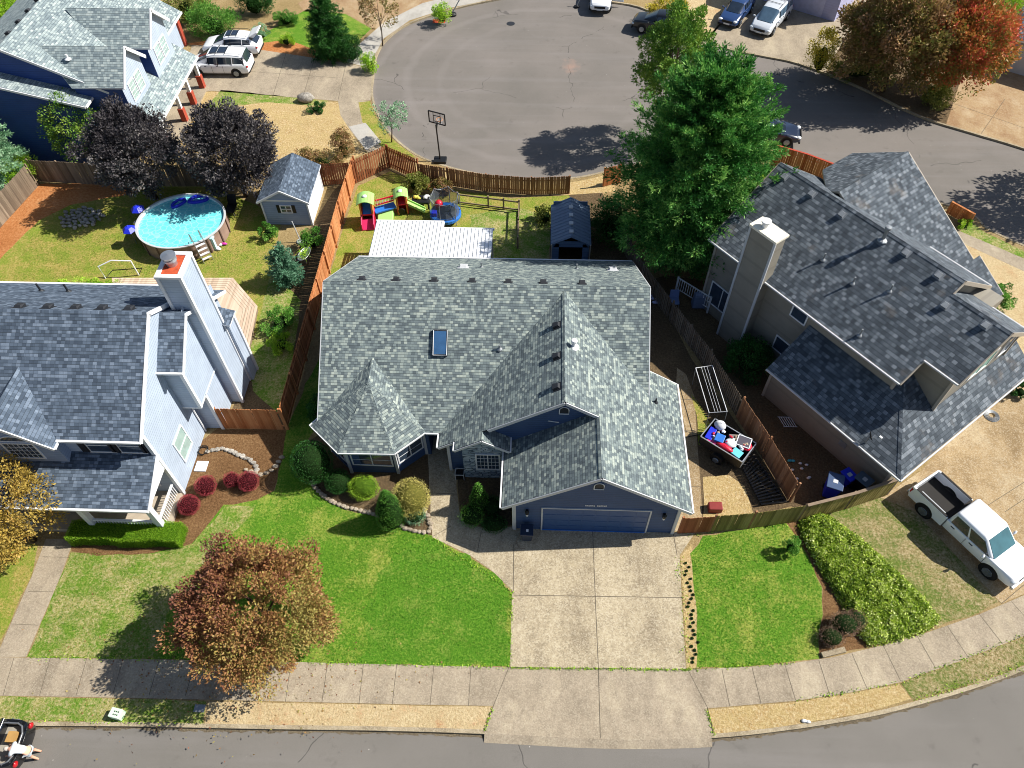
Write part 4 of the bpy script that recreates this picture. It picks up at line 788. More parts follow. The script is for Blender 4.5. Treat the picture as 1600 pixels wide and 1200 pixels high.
q = plane_l(1379, 375, T, 0, 5.2-2.1*T); roofpipe(H3, q, .09, .75, True, 'flue_cap')
q = plane_l(1352, 692, T, 0, 2.6); m = MB(); m.tube([q, q+Vector((0, 0, .5))], .03, 6); m.tube([q+Vector((0, 0, .45)), q+Vector((.3, -.35, .6))], .015, 5); di = mk('satellite_dish', m, GALV, H3)
m = MB(); m.lathe((0, 0, 0), [(0, 0), (.15, .02), (.3, .08), (.31, .08), (.15, .035), (0, .015)], 18, 1, .85); m.xf(Matrix.Translation(q+Vector((0, 0, .55))) @ Matrix.Rotation(1.1, 4, Vector((1, 1, 0)))); mk('dish', m, BLACK, di)
m = MB(); m.box(q.x+.26, q.x+.36, q.y-.42, q.y-.28, .0+q.z+.56, q.z+.66); mk('receiver', m, TRIM, di)
# backyard rail by the chimney
RL = thing('deck_railing', 'white picket deck railing beside the taupe house chimney', 'railing', at(1080, 468, .2))
a, b = at(1056, 452, .3), at(1106, 483, .3); m = MB(); m.beam(a+Vector((0, 0, .95)), b+Vector((0, 0, .95)), .06, .05); m.beam(a+Vector((0, 0, .1)), b+Vector((0, 0, .1)), .04, .04)
for i in range(16): q = a.lerp(b, i/15); m.beam(q+Vector((0, 0, .1)), q+Vector((0, 0, .94)), .03, .03)
mk('rail', m, TRIM, RL)
for q in (a, b): m = MB(); m.box(q.x-.05, q.x+.05, q.y-.05, q.y+.05, 0, 1.32); mk('post', m, TRIM, RL)

# ================================================================ far left dark blue house
H4 = thing('house', 'dark blue sided house with pale grey shingles, white gabled fronts and brick porch piers', 'house', (-33, 51, 0))
r4 = MB()
def S4(pts, th=.13): r4.m = 0; r4.slab(pts, th, side=1)
zx = lambda x: 8-(x+34.7)*.5
S4([(-34.7, 44.4, 8), (-28.8, 44.4, zx(-28.8)), (-28.8, 53.6, zx(-28.8)), (-34.7, 53.6, 8)]); S4([(-34.7, 62, 8), (-41, 62, 4.85), (-41, 44.4, 4.85), (-34.7, 44.4, 8)])
S4([(-36.5, 43.2, 6.4), (-30.1, 43.2, zx(-30.1)-1.0), (-30.1, 44.75, zx(-30.1)-1.0), (-36.5, 44.75, 6.4)], .1)
for ry, x1, rz_ in ((46.15, -27.5, 7.25), (50.8, -27.25, 7.45)):
    for sg in (-1, 1): S4([(-33.2, ry, rz_), (x1, ry, rz_), (x1, ry+sg*2.05, rz_-1.75), (-31., ry+sg*2.05, rz_-1.75)], .1)
S4([(-28.5, 44.3, 3.95), (-26.4, 44.3, 2.6), (-26.4, 53.4, 2.6), (-28.5, 53.4, 3.95)])
S4([(-35.2, 53.6, 6.0), (-29.8, 53.6, 2.6), (-29.8, 60.3, 2.6), (-35.2, 60.3, 6.0)])
mk('roof', r4, [PALE, TRIM], H4)
m = MB(); m.prism([(-40.6, 44.7), (-29.1, 44.7), (-29.1, 53.4), (-40.6, 53.4)], 0, 5.0); m.prism([(-40.6, 53.4), (-30.3, 53.4), (-30.3, 60), (-40.6, 60)], 0, 2.55); m.poly([(-29.1, 53.402, 4.9), (-40.6, 53.402, 4.9), (-40.6, 53.402, 4.95), (-34.7, 53.402, 7.85), (-29.1, 53.402, 5.05)])
m.poly([(-40.6, 44.698, 4.9), (-29.1, 44.698, 4.9), (-29.1, 44.698, 5.05), (-34.7, 44.698, 7.85), (-40.6, 44.698, 4.95)]); m.prism([(-37.5, 43.5), (-30.4, 43.5), (-30.4, 44.7), (-37.5, 44.7)], 0, 4.7); m.poly([(-37.5, 43.498, 4.6), (-30.4, 43.498, 4.6), (-30.4, 43.498, 4.72), (-36.5, 43.498, 6.2), (-37.5, 43.498, 6.2)])
for ry, x1, rz_ in ((46.15, -27.8, 7.25), (50.8, -27.6, 7.45)): m.prism([(-31, ry-1.8), (x1, ry-1.8), (x1, ry+1.8), (-31, ry+1.8)], 3.0, rz_-1.7)
mk('wall', m, DKBLUE, H4)
m = MB()
for ry, x1, rz_ in ((46.15, -27.79, 7.25), (50.8, -27.59, 7.45)): m.poly([(x1, ry-1.8, 3.3), (x1, ry+1.8, 3.3), (x1, ry+1.8, rz_-1.6), (x1, ry, rz_-.14), (x1, ry-1.8, rz_-1.6)])
m.box(-30.298, -30.27, 53.6, 59.6, 0, 2.5); mk('gable_front', m, WHITES, H4)
m = MB(); m.box(-30.3, -30.1, 59.6, 60.05, 0, 2.5); mk('brick_base', m, BRICK, H4)
m = MB()
for ry, x1, rz_ in ((46.15, -27.46, 7.25), (50.8, -27.21, 7.45)): rakeb(m, [(x1, ry-2.05, rz_-1.75), (x1, ry, rz_), (x1, ry+2.05, rz_-1.75)], .22)
m.beam((-29.76, 53.6, 2.52), (-29.76, 60.3, 2.52), .06, .14); m.beam((-28.8, 44.36, zx(-28.8)-.1), (-34.7, 44.36, 7.9), .05, .16); m.beam((-30.1, 43.16, zx(-30.1)-1.1), (-36.5, 43.16, 6.3), .05, .14); m.beam((-30.05, 43.2, zx(-30.1)-1.08), (-30.05, 44.7, zx(-30.1)-1.08), .06, .14); m.beam((-26.35, 44.3, 2.52), (-26.35, 53.4, 2.52), .06, .14)
mk('rake_board', m, TRIM, H4)
for ry, x1, rz_ in ((46.15, -27.785, 7.25), (50.8, -27.585, 7.45)): window(H4, (x1, ry-.55, 4.5), (1, 0), .85, 1.15, 1, 2, grid=3, gridr=4, gm=GLASSL); window(H4, (x1, ry+.55, 4.5), (1, 0), .85, 1.15, 1, 2, grid=3, gridr=4, gm=GLASSL)
for y in (45.3, 48.7, 50.9, 53.2):
    m = MB(); m.box(-26.95, -26.55, y-.2, y+.2, 0, 1.15); po = mk('post_pier', m, BRICK, H4); m = MB(); m.box(-26.87, -26.63, y-.12, y+.12, 1.15, 2.5); mk('post', m, TRIM, po)
m = MB(); m.box(-29.1, -26.4, 44.5, 53.4, 0, .14); mk('porch_floor', m, CONCW, H4)
q = at(152, 82, 6.3); roofpipe(H4, (-31.2, 45.5, 6.7), .08, .3, mat=TRIM)
for k in range(5): roofvent(H4, (-35.0, 46.5+k*1.5, 7.85), (-.5, 0, 1), .36)

# ================================================================ far right buildings (mostly out of frame)
def far_house(name_label, A_, B2, depth, h, wallm, roofm, ov=.4, rise=2.):
    A_, B2 = Vector((A_.x, A_.y, 0)), Vector((B2.x, B2.y, 0)); d = (B2-A_); L = d.length; ang = math.atan2(d.y, d.x)
    R_ = thing('house', name_label, 'house', A_, ang, world=False)
    m = MB(); m.prism([(0, 0), (L, 0), (L, depth), (0, depth)], 0, h); m.poly([(0, 0, h-.01), (0, depth/2, h+rise-.2), (0, depth, h-.01)]); m.poly([(L, 0, h-.01), (L, depth, h-.01), (L, depth/2, h+rise-.2)]); mk('wall', m, wallm, R_)
    m = MB(); m.slab([(-ov, -ov, h-.1), (L+ov, -ov, h-.1), (L+ov, depth/2, h+rise), (-ov, depth/2, h+rise)], .13, side=1); m.slab([(-ov, depth/2, h+rise), (L+ov, depth/2, h+rise), (L+ov, depth+ov, h-.1), (-ov, depth+ov, h-.1)], .13, side=1); mk('roof', m, [roofm, TRIM], R_)
    return R_, L
R5, L5 = far_house('lavender sided house at the court driveway with the parked minivan', at(1190, 0), at(1303, 34), 9, 4.6, LAV, CHARC)
m = MB(); m.box(1.0, L5-1.2, -.02, .0, .02, 2.2); mk('garage_door', m, plain('door_lavender', 'b5b4cf', .5), R5); 
R6, L6 = far_house('grey house with a wide garage at the right edge above the rusty driveway', at(1556, 106), at(1700, 148), 8, 2.7, siding('siding_grey', '9a9da6', .16), CHARC)
m = MB(); m.box(.8, L6-.8, -.02, .0, .02, 2.1); mk('garage_door', m, TRIMG, R6)

# ================================================================ sheds
SH = thing('shed', 'white and pale blue garden shed with grey shingle roof and shuttered window', 'shed', (-16.1, 39.2, 0))
zE = 1.95; fl, frr, pk = at(400, 315.6, zE), at(482.5, 316.6, zE), at(436.6, 301.6, 2.75); bk = at(502, 254, zE)
x0, x1 = fl.x, frr.x; xm = (x0+x1)/2; y0 = (fl.y+frr.y)/2; y1 = y0+3.9; zR = zE+(x1-x0)/2*.55
m = MB(); m.slab([(x0, y0, zE), (xm, y0, zR), (xm, y1, zR), (x0, y1, zE)], .1, side=1); m.slab([(xm, y0, zR), (x1, y0, zE), (x1, y1, zE), (xm, y1, zR)], .1, side=1); mk('roof', m, [BLUEG, TRIM], SH)
m = MB(); m.prism([(x0+.22, y0+.15), (x1-.22, y0+.15), (x1-.22, y1-.15), (x0+.22, y1-.15)], 0, zE+.02); m.poly([(x0+.22, y0+.148, zE-.02), (x1-.22, y0+.148, zE-.02), (x1-.22, y0+.148, zE+.05), (xm, y0+.148, zR-.12), (x0+.22, y0+.148, zE+.05)]); mk('wall', m, SHEDB, SH)
m = MB()
for x in (x0+.22, x1-.22): cboard(m, x, y0+.15, 0, zE, .1); cboard(m, x, y1-.15, 0, zE, .1)
m.box(x1-.219, x1-.2, y0+.2, y1-.2, 0, zE-.05); rakeb(m, [(x0, y0-.03, zE), (xm, y0-.03, zR), (x1, y0-.03, zE)], .12); m.box(x0+.3, x1-.3, y0+.12, y0+.147, zE-.04, zE+.06); mk('trim', m, TRIM, SH)
window(SH, (xm+.05, y0+.148, 1.3), (0, -1), .62, .5, 2, 2); m = MB(); m.box(xm-.55, xm-.34, y0+.12, y0+.147, 1.0, 1.6); m.box(xm+.44, xm+.65, y0+.12, y0+.147, 1.0, 1.6); mk('shutter', m, BLACK, SH)
BS = thing('shed', 'blue grey metal garden shed with open doorway behind the main house', 'shed', (1.95, 35.5, 0))
x0, x1, y0, y1, zE = .72, 3.15, 33.7, 37.4, 1.85; xm = (x0+x1)/2; zR = 2.5
m = MB(); x = 0
for sg in (-1, 1):
    xe = x0 if sg < 0 else x1
    m.slab([(xe, y0, zE), (xm, y0, zR), (xm, y1, zR), (xe, y1, zE)], .05)
    for k in range(13): y = y0+.1+k*(y1-y0-.2)/12; m.beam((xe, y, zE+.012), (xm, y, zR+.012), .03, .02)
mk('roof', m, plain('shed_roof_blue', '66788f', .6, var=.1), BS)
m = MB()
for k in range(4): m.box(xm-.12, xm+.12, y0+.35+k*.75, y0+.6+k*.75, zR-.02, zR+.06)
mk('ridge_vent', m, TRIMG, BS)
m = MB(); m.prism([(x0+.1, y0+.1), (x0+.15, y0+.1), (x0+.15, y1-.1), (x0+.1, y1-.1)], 0, zE); m.prism([(x1-.15, y0+.1), (x1-.1, y0+.1), (x1-.1, y1-.1), (x1-.15, y1-.1)], 0, zE); m.box(x0+.15, x1-.15, y1-.15, y1-.1, 0, zE+.4)
m.box(x0+.15, x0+.5, y0+.1, y0+.14, 0, zE); m.box(x1-.5, x1-.15, y0+.1, y0+.14, 0, zE); m.hexa([(x0+.15, y0+.1, zE-.25), (x1-.15, y0+.1, zE-.25), (x1-.15, y0+.14, zE-.25), (x0+.15, y0+.14, zE-.25)], [(x0+.5, y0+.1, zE+.2), (x1-.5, y0+.1, zE+.2), (x1-.5, y0+.14, zE+.2), (x0+.5, y0+.14, zE+.2)]); mk('wall', m, BARN, BS)
m = MB(); m.box(x0+.02, x0+.08, y0-.05, y0+.02, 0, 1.9); m.box(x1-.08, x1-.02, y0-.05, y0+.02, 0, 1.9); mk('corner_post', m, TAN, BS)
m = MB(); n_ = 9; P_ = []
for j in range(n_):
    for i in range(n_): P_.append((.75+i*.2, 32.9+j*.11, .25+.28*math.exp(-((i-3.4)/2.4)**2)*(1-.5*abs(j-4)/4)+random.uniform(0, .05)))
m.faces(P_, [(j*n_+i, j*n_+i+1, (j+1)*n_+i+1, (j+1)*n_+i) for j in range(n_-1) for i in range(n_-1)]); mk('tarp', m, plain('pale_tarp', 'c6dbe6', .6), smooth=True, label='pale blue crumpled tarp lying at the open shed doorway', cat='tarp', base=(1.5, 33.3, 0))
# ================================================================ vehicles (local x forward, y left, z up)
def lerpq(q, u, v): return (q[0]*(1-u)+q[1]*u)*(1-v)+(q[3]*(1-u)+q[2]*u)*v
def loft(mb, secs):
    """secs: list of (x, half width, z bottom, z top, shoulder inset)"""
    n = 10; i0 = len(mb.v)
    for x, hw, zb, zt, ins in secs:
        h = zt-zb; P = [(-hw*.86, zb), (-hw*.98, zb+h*.18), (-hw, zb+h*.55), (-hw+ins*.35, zb+h*.88), (-hw+ins, zt), (hw-ins, zt), (hw-ins*.35, zb+h*.88), (hw, zb+h*.55), (hw*.98, zb+h*.18), (hw*.86, zb)]
        mb.v += [Vector((x, a, b)) for a, b in P]
    m = len(secs)
    for i in range(m-1):
        for k in range(n): mb.f.append((i0+i*n+k, i0+(i+1)*n+k, i0+(i+1)*n+(k+1) % n, i0+i*n+(k+1) % n)); mb.mi.append(mb.m)
    mb.f.append(tuple(i0+k for k in range(n))); mb.f.append(tuple(i0+(m-1)*n+k for k in reversed(range(n)))); mb.mi += [mb.m]*2
    return mb
def wheels(R_, xs, hw, r=.34, w=.24, sides=(-1, 1)):
    for x in xs:
        for s in sides:
            m = MB(); y = s*(hw-.06); m.tube([(x, y-s*.14, r+.02), (x, y+s*.062, r+.02)], r+.07, 20); mk('wheel_arch', m, BLACK, R_)
            m = MB(); prof = [(r*.62, -w/2), (r*.93, -w/2), (r, -w*.3), (r, w*.3), (r*.93, w/2), (r*.62, w/2)]
            m.lathe((0, 0, 0), prof, 22); m.xf(Matrix.Translation((x, y-s*.04, r)) @ Matrix.Rotation(math.pi/2, 4, 'X')); wo = mk('wheel', m, TYRE, R_, smooth=True)
            m = MB(); m.lathe((0, 0, 0), [(r*.63, 0), (r*.6, .03), (r*.2, .01), (r*.14, .035), (0, .04)], 18)
            for k in range(5): a = k*2*math.pi/5; m.beam((.05, 0, .02), (r*.6, 0, .035), .07, .03); m.xf(Matrix.Rotation(2*math.pi/5, 4, 'Z'), len(m.v)-8*(k+1))
            m.xf(Matrix.Translation((x, y+s*.085, r)) @ Matrix.Rotation(-s*math.pi/2, 4, 'X')); mk('rim', m, RIM, wo)
def cabin(R_, pm, xb0, xb1, xt0, xt1, wb, wt, zb, zt, glass=None, pillars=(.5,), roofm=None, sun=False, rails=False, rack=False):
    glass = glass or CGLASS
    bo = [Vector((xb0, -wb, zb)), Vector((xb1, -wb, zb)), Vector((xb1, wb, zb)), Vector((xb0, wb, zb))]; to = [Vector((xt0, -wt, zt)), Vector((xt1, -wt, zt)), Vector((xt1, wt, zt)), Vector((xt0, wt, zt))]
    m = MB(); m.hexa(bo, to); c_ = mk('cabin', m, pm, R_, bevel=.15, smooth=True, seg=4)
    def pane(name, q, u0, u1, v0, v1, off=.012, glass=glass):
        if name != 'windshield' and glass is CGLT: glass = CGLASS
        n = (q[1]-q[0]).cross(q[3]-q[0]).normalized()*off; m = MB(); pp = [lerpq(q, u0, v0), lerpq(q, u1, v0), lerpq(q, u1, v1), lerpq(q, u0, v1)]
        m.hexa([p-n*2 for p in pp], [p+n for p in pp]); mk(name, m, glass, c_, bevel=.01)
    pane('windshield', [bo[1], bo[2], to[2], to[1]], .08, .92, .04, .88); pane('rear_window', [bo[3], bo[0], to[0], to[3]], .1, .9, .15, .84)
    for sg in (0, 1):
        q = [bo[0], bo[1], to[1], to[0]] if sg == 0 else [bo[2], bo[3], to[3], to[2]]
        us = [.05]+list(pillars)+[.95]
        if sg: us = [1-u for u in reversed(us)]
        for a, b in zip(us[:-1], us[1:]): pane('side_window', q, a+.02, b-.02, .1, .78)
    if sun: m = MB(); m.box(xt0+(xt1-xt0)*.5, xt1-.25, -wt*.62, wt*.62, zt-.01, zt+.012); mk('sunroof', m, CGLASS, c_)
    if rails: m = MB(); [m.tube([(xt0+.05, s*(wt-.08), zt+.01), (xt0+.2, s*(wt-.08), zt+.06), (xt1-.25, s*(wt-.08), zt+.06), (xt1-.05, s*(wt-.08), zt+.01)], .018, 5) for s in (-1, 1)]; [m.beam((x, -wt+.08, zt+.06), (x, wt-.08, zt+.06), .04, .02) for x in (xt0+(xt1-xt0)*.45, xt0+(xt1-xt0)*.72)]; mk('roof_rail', m, BLACK, c_)
    return c_
def glasshouse(R_, pm, secs, zb, glass, pillars, sun=False, rails=False):
    """rounded greenhouse: secs = (x, belt half width, roof half width, roof z)"""
    V = []
    for x, wb, wt, zt in secs:
        h = zt-zb; w1 = wb+(wt-wb)*.8; P = [(-wb, zb), (-w1, zb+h*.74), (-wt, zb+h*.93), (-wt*.72, zt), (0, zt+.02*(h > .2)), (wt*.72, zt), (wt, zb+h*.93), (w1, zb+h*.74), (wb, zb)]; V += [Vector((x, a, b)) for a, b in P]
    n = 9; m = len(secs); R = {'cabin': MB(), 'windshield': MB(), 'rear_window': MB(), 'side_window': MB()}
    for i in range(m-1):
        for k in range(n-1):
            q = [V[i*n+k], V[(i+1)*n+k], V[(i+1)*n+k+1], V[i*n+k+1]]; tgt = 'cabin'
            if i == 0 and 1 < k < n-3: tgt = 'rear_window'
            elif i == m-2 and 1 <= k < n-2: tgt = 'windshield'
            elif 0 < i < m-2 and k in (0, n-2): tgt = 'side_window'
            R[tgt].poly(q)
    def weld(mb):
        mp = {}; nv = []
        idx = []
        for v in mb.v:
            key = (round(v.x, 4), round(v.y, 4), round(v.z, 4))
            if key not in mp: mp[key] = len(nv); nv.append(v)
            idx.append(mp[key])
        mb.f = [tuple(idx[k] for k in f) for f in mb.f]; mb.v = nv; return mb
    c_ = mk('cabin', weld(R['cabin']), pm, R_, smooth=True, sub=1)
    for k in ('windshield', 'rear_window', 'side_window'):
        if k == 'side_window':
            for s in (-1, 1):
                q = MB(); [q.poly([R[k].v[j] for j in f]) for f in R[k].f if R[k].v[f[0]].y*s > 0]; mk(k, weld(q), glass, c_, smooth=True)
        else: mk(k, weld(R[k]), glass, c_, smooth=True)
    def xs(x, k):
        for i in range(m-1):
            if secs[i][0] <= x <= secs[i+1][0]: t = (x-secs[i][0])/(secs[i+1][0]-secs[i][0]); return V[i*n+k].lerp(V[(i+1)*n+k], t)
    for x in pillars:
        for k in (0, 8): a, b = xs(x, k), xs(x-.05, 1 if k == 0 else 7); o = Vector((0, -.01 if k == 0 else .01, 0)); q = MB(); q.beam(a+o, b+o, .05, .03, (0, 1, 0)); mk('pillar', q, pm if x == pillars[0] else BLACK, c_)
    zt = max(s[3] for s in secs); wt = secs[2][2]; x0, x1 = secs[1][0], secs[-2][0]
    if sun: q = MB(); q.box(x0+(x1-x0)*.5, x0+(x1-x0)*.72, -wt*.6, wt*.6, zt, zt+.03); q.box(x0+(x1-x0)*.75, x0+(x1-x0)*.93, -wt*.6, wt*.6, zt, zt+.028); mk('sunroof', q, CGLASS, c_)
    if rails:
        for s in (-1, 1): q = MB(); q.tube([(x0+.15, s*wt*.9, zt-.04), (x0+.3, s*wt*.9, zt+.05), (x1-.25, s*wt*.9, zt+.05), (x1-.1, s*wt*.9, zt-.04)], .018, 5); mk('roof_rail', q, BLACK, c_)
        for x in (x0+(x1-x0)*.48, x0+(x1-x0)*.735): q = MB(); q.beam((x, -wt*.9, zt+.05), (x, wt*.9, zt+.05), .04, .02); mk('cross_bar', q, BLACK, c_)
    return c_
def trimcar(R_, pm, L, hw, zh, zt, mx, mz, gl='grille'):
    for s in (-1, 1):
        m = MB(); m.ball((L/2-.17, s*(hw-.26), zh), (.17, .2, .09), 10); mk('headlight', m, LAMPW, R_, smooth=True)
        m = MB(); m.ball((-L/2+.1, s*(hw-.17), zt), (.1, .14, .16), 10); mk('taillight', m, LAMPR, R_, smooth=True)
        m = MB(); m.ball((mx, s*(hw+.12), mz), (.09, .12, .08), 8); m.beam((mx, s*(hw-.06), mz-.04), (mx, s*(hw+.06), mz-.03), .05, .04); mk('mirror', m, pm, R_, smooth=True)
        m = MB(); [m.box(x, x+.17, s*hw-.012, s*hw+.015, mz-.12, mz-.09) for x in (-.2, .75)]; mk('door_handle', m, BLACK, R_)
        m = MB(); [m.box(x, x+.012, s*hw-.01, s*hw+.004, .35, mz-.02) for x in (-.55, .35, 1.25)]; mk('door_gap', m, BLACK, R_)
    m = MB(); m.box(L/2-.06, L/2+.012, -hw*.5, hw*.5, zh-.14, zh+.04); [m.box(L/2+.01, L/2+.02, -hw*.5, hw*.5, zh-.12+k*.05, zh-.1+k*.05) for k in range(3)]; mk('grille', m, BLACK, R_)
    m = MB(); m.box(-L/2-.012, -L/2+.03, -.26, .26, .62, .74); m.box(L/2+.0, L/2+.03, -.26, .26, .38, .5); mk('licence_plate', m, TRIM, R_)
    m = MB(); m.box(-L/2-.01, -L/2+.12, -hw*.86, hw*.86, .28, .42); m.box(L/2-.12, L/2+.01, -hw*.86, hw*.86, .24, .38); mk('bumper', m, BLACK, R_, bevel=.03)
def car(kind, label, cat, x, y, deg, pm, z=0., **k):
    R_ = thing(k.pop('name', 'parked_car'), label, cat, (x, y, z), math.radians(deg), world=False, group=k.pop('group', None))
    if kind == 'van': L, hw, H_ = 5.1, .98, 1.76; s = [(-2.55, .8, .45, .95, .1), (-2.5, .93, .3, 1.06, .1), (-2.1, .98, .25, 1.08, .07), (1.2, .98, .25, 1.06, .07), (1.75, .96, .25, 1.0, .12), (2.3, .9, .27, .84, .18), (2.5, .78, .34, .7, .2), (2.55, .66, .42, .6, .15)]; cb_ = (-2.5, 1.55, -2.2, .55, .93, .73, 1.0, 1.75); pl = (.36, .62); wx = (-1.5, 1.58)
    elif kind == 'suv': L, hw, H_ = 4.7, .95, 1.68; s = [(-2.35, .78, .5, .95, .1), (-2.3, .9, .34, 1.04, .1), (-1.9, .95, .28, 1.06, .08), (1.0, .95, .28, 1.04, .07), (1.5, .93, .28, 1.0, .12), (2.1, .88, .3, .9, .16), (2.3, .78, .36, .78, .2), (2.35, .64, .44, .66, .15)]; cb_ = (-2.25, 1.2, -1.7, .45, .9, .7, .98, 1.66); pl = (.3, .62); wx = (-1.38, 1.4)
    else: L, hw, H_ = 4.7, .91, 1.45; s = [(-2.35, .7, .45, .85, .1), (-2.3, .84, .32, .95, .14), (-1.7, .9, .25, .98, .12), (-1.0, .91, .24, .95, .07), (.8, .91, .24, .93, .07), (1.3, .9, .24, .9, .12), (2.0, .86, .26, .76, .18), (2.28, .76, .32, .64, .2), (2.35, .62, .4, .54, .15)]; cb_ = (-1.75, 1.15, -1.0, .25, .86, .63, .86, 1.43); pl = (.5,); wx = (-1.35, 1.4)
    m = MB(); loft(m, s); mk('body', m, pm, R_, smooth=True, bevel=.02)
    gl = k.pop('glass', CGLASS)
    if kind == 'van': gs = [(-2.5, .8, .62, .97+.05), (-2.28, .93, .7, 1.68), (-1.2, .94, .74, 1.76), (0., .94, .74, 1.76), (.6, .92, .7, 1.68), (1.75, .82, .6, 1.03)]; zb_ = .98; pil = (-1.35, -.2, .5)
    elif kind == 'suv': gs = [(-2.28, .72, .55, 1.05), (-1.75, .86, .62, 1.52), (-1.0, .89, .66, 1.63), (-.2, .89, .66, 1.64), (.35, .87, .62, 1.56), (1.35, .76, .55, 1.02)]; zb_ = .98; pil = (-1.1, -.15, .3)
    else: gs = [(-1.75, .66, .5, .93), (-1.05, .8, .58, 1.34), (-.6, .84, .62, 1.42), (-.1, .84, .62, 1.42), (.25, .82, .58, 1.36), (1.2, .72, .52, .93)]; zb_ = .89; pil = (-.85, -.2, .2)
    glasshouse(R_, pm, gs, zb_, gl, pil, **k); wheels(R_, wx, hw); trimcar(R_, pm, L, hw, .66, .85, cb_[1]-.3, 1.02)
    return R_
G0 = None
car('van', 'white minivan with a two pane sunroof parked nearest the porch of the dark blue house', 'minivan', -25.95, 55.85, 180, PWHITE, sun=True, rails=True, name='minivan')
c_ = car('suv', 'white rounded crossover with a raised tailgate parked behind the white minivan', 'car', -25.7, 58.75, 180, PWHITE, sun=True, rails=True)
m = MB(); m.hexa([(-2.2, -.7, 1.6), (-1.75, -.72, 1.66), (-1.75, .72, 1.66), (-2.2, .7, 1.6)], [(-2.6, -.62, 1.95), (-2.5, -.62, 2.0), (-2.5, .62, 2.0), (-2.6, .62, 1.95)]); mk('tailgate', m, PWHITE, c_, bevel=.02)
q0, q1 = at(1185, 42, .8), at(1222, 3, .8); a = math.degrees(math.atan2(q0.y-q1.y, q0.x-q1.x))
p = (at(1180, 58)+Vector((math.cos(math.radians(a+180))*2.4, math.sin(math.radians(a+180))*2.4, 0))); car('van', 'silver white minivan parked beside the lavender garage wall', 'minivan', p.x+.25, p.y+.1, a, PSILV, name='minivan', rails=True, glass=glassy('van_glass', '3a4d5e', .05))
p = at(1128, 44)+Vector((math.cos(math.radians(a+180))*2.3, math.sin(math.radians(a+180))*2.3, 0)); car('sedan', 'dark blue sedan parked left of the silver minivan by the dry lawn', 'car', p.x+.2, p.y, a+3, PBLUE)
p = at(943, 22); c_ = car('suv', 'white hatchback at the top of the court with its side door swung open', 'car', p.x-.1, p.y+2.2, -97, PWHITE)
m = MB(); m.hexa([(.3, .95, .3), (.36, 2.0, .3), (.42, 2.0, .3), (.36, .95, .3)], [(.3, .9, 1.5), (.36, 1.8, 1.5), (.42, 1.8, 1.5), (.36, .9, 1.5)]); mk('open_door', m, PWHITE, c_, bevel=.02)
p = at(1022, 56); car('suv', 'black car parked on the court beside the dense tree top', 'car', p.x+.55, p.y+.9, 162, PBLACK)
p = at(1222, 222); car('sedan', 'dark navy sedan half hidden behind the tall evergreen by the cedar fence', 'car', p.x-1.1, p.y+.6, -10, PNAVY)
p = at(748, -2); car('suv', 'black car cut off by the top edge above the court', 'car', p.x, p.y+1.0, 178, PBLACK)  # car added where a shadow and something blackish meet the top edge
# pickup truck
TKa = math.degrees(math.atan2(-3.06, 2.02)); dv = Vector((math.cos(math.radians(TKa)), math.sin(math.radians(TKa)), 0)); nv = Vector((-dv.y, dv.x, 0))
tk = at(1436, 803)*.5+at(1538, 901)*.5+nv*.93
PK = thing('pickup_truck', 'white four door pickup truck with an open bed parked on the tan driveway', 'pickup truck', (tk.x, tk.y, 0), math.radians(TKa), world=False); PK.scale = (.97, .95, .97)
m = MB(); loft(m, [(-.85, .98, .42, 1.12, .05), (2.0, .98, .42, 1.12, .06), (2.2, .97, .42, 1.1, .1), (2.65, .94, .42, 1.04, .14), (2.85, .86, .45, .96, .14), (2.9, .7, .5, .85, .1)]); mk('body', m, PWHITE, PK, smooth=True, bevel=.02)
cabin(PK, PWHITE, -.84, 1.65, -.76, .8, .93, .78, 1.08, 1.84, glass=CGLT, pillars=(.47,))
m = MB(); hw = .98
m.hexa([(-2.85, -hw, .45), (-.88, -hw, .45), (-.88, -hw+.13, .45), (-2.85, -hw+.13, .45)], [(-2.85, -hw+.03, 1.2), (-.88, -hw+.03, 1.2), (-.88, -hw+.15, 1.2), (-2.85, -hw+.15, 1.2)])
m.hexa([(-2.85, hw-.13, .45), (-.88, hw-.13, .45), (-.88, hw, .45), (-2.85, hw, .45)], [(-2.85, hw-.15, 1.2), (-.88, hw-.15, 1.2), (-.88, hw-.03, 1.2), (-2.85, hw-.03, 1.2)]); m.box(-2.9, -2.8, -hw+.06, hw-.06, .5, 1.18); mk('bed_side', m, PWHITE, PK, bevel=.03)
m = MB(); m.box(-2.8, -.88, -hw+.12, hw-.12, .55, .68); 
for s in (-1, 1): m.box(-2.7, -.95, s*(hw-.09)-.05, s*(hw-.09)+.05, 1.2, 1.225)
m.box(-.95, -.86, -hw+.1, hw-.1, .68, 1.22); mk('bed_liner', m, BEDL, PK)
m = MB()
for k in range(5): m.box(-2.55, -1.15, -.78+k*.09, -.73+k*.09, .68, .74)
mk('ladder_rack', m, GALV, PK)
wheels(PK, (-1.85, 1.83), hw, .39, .28)
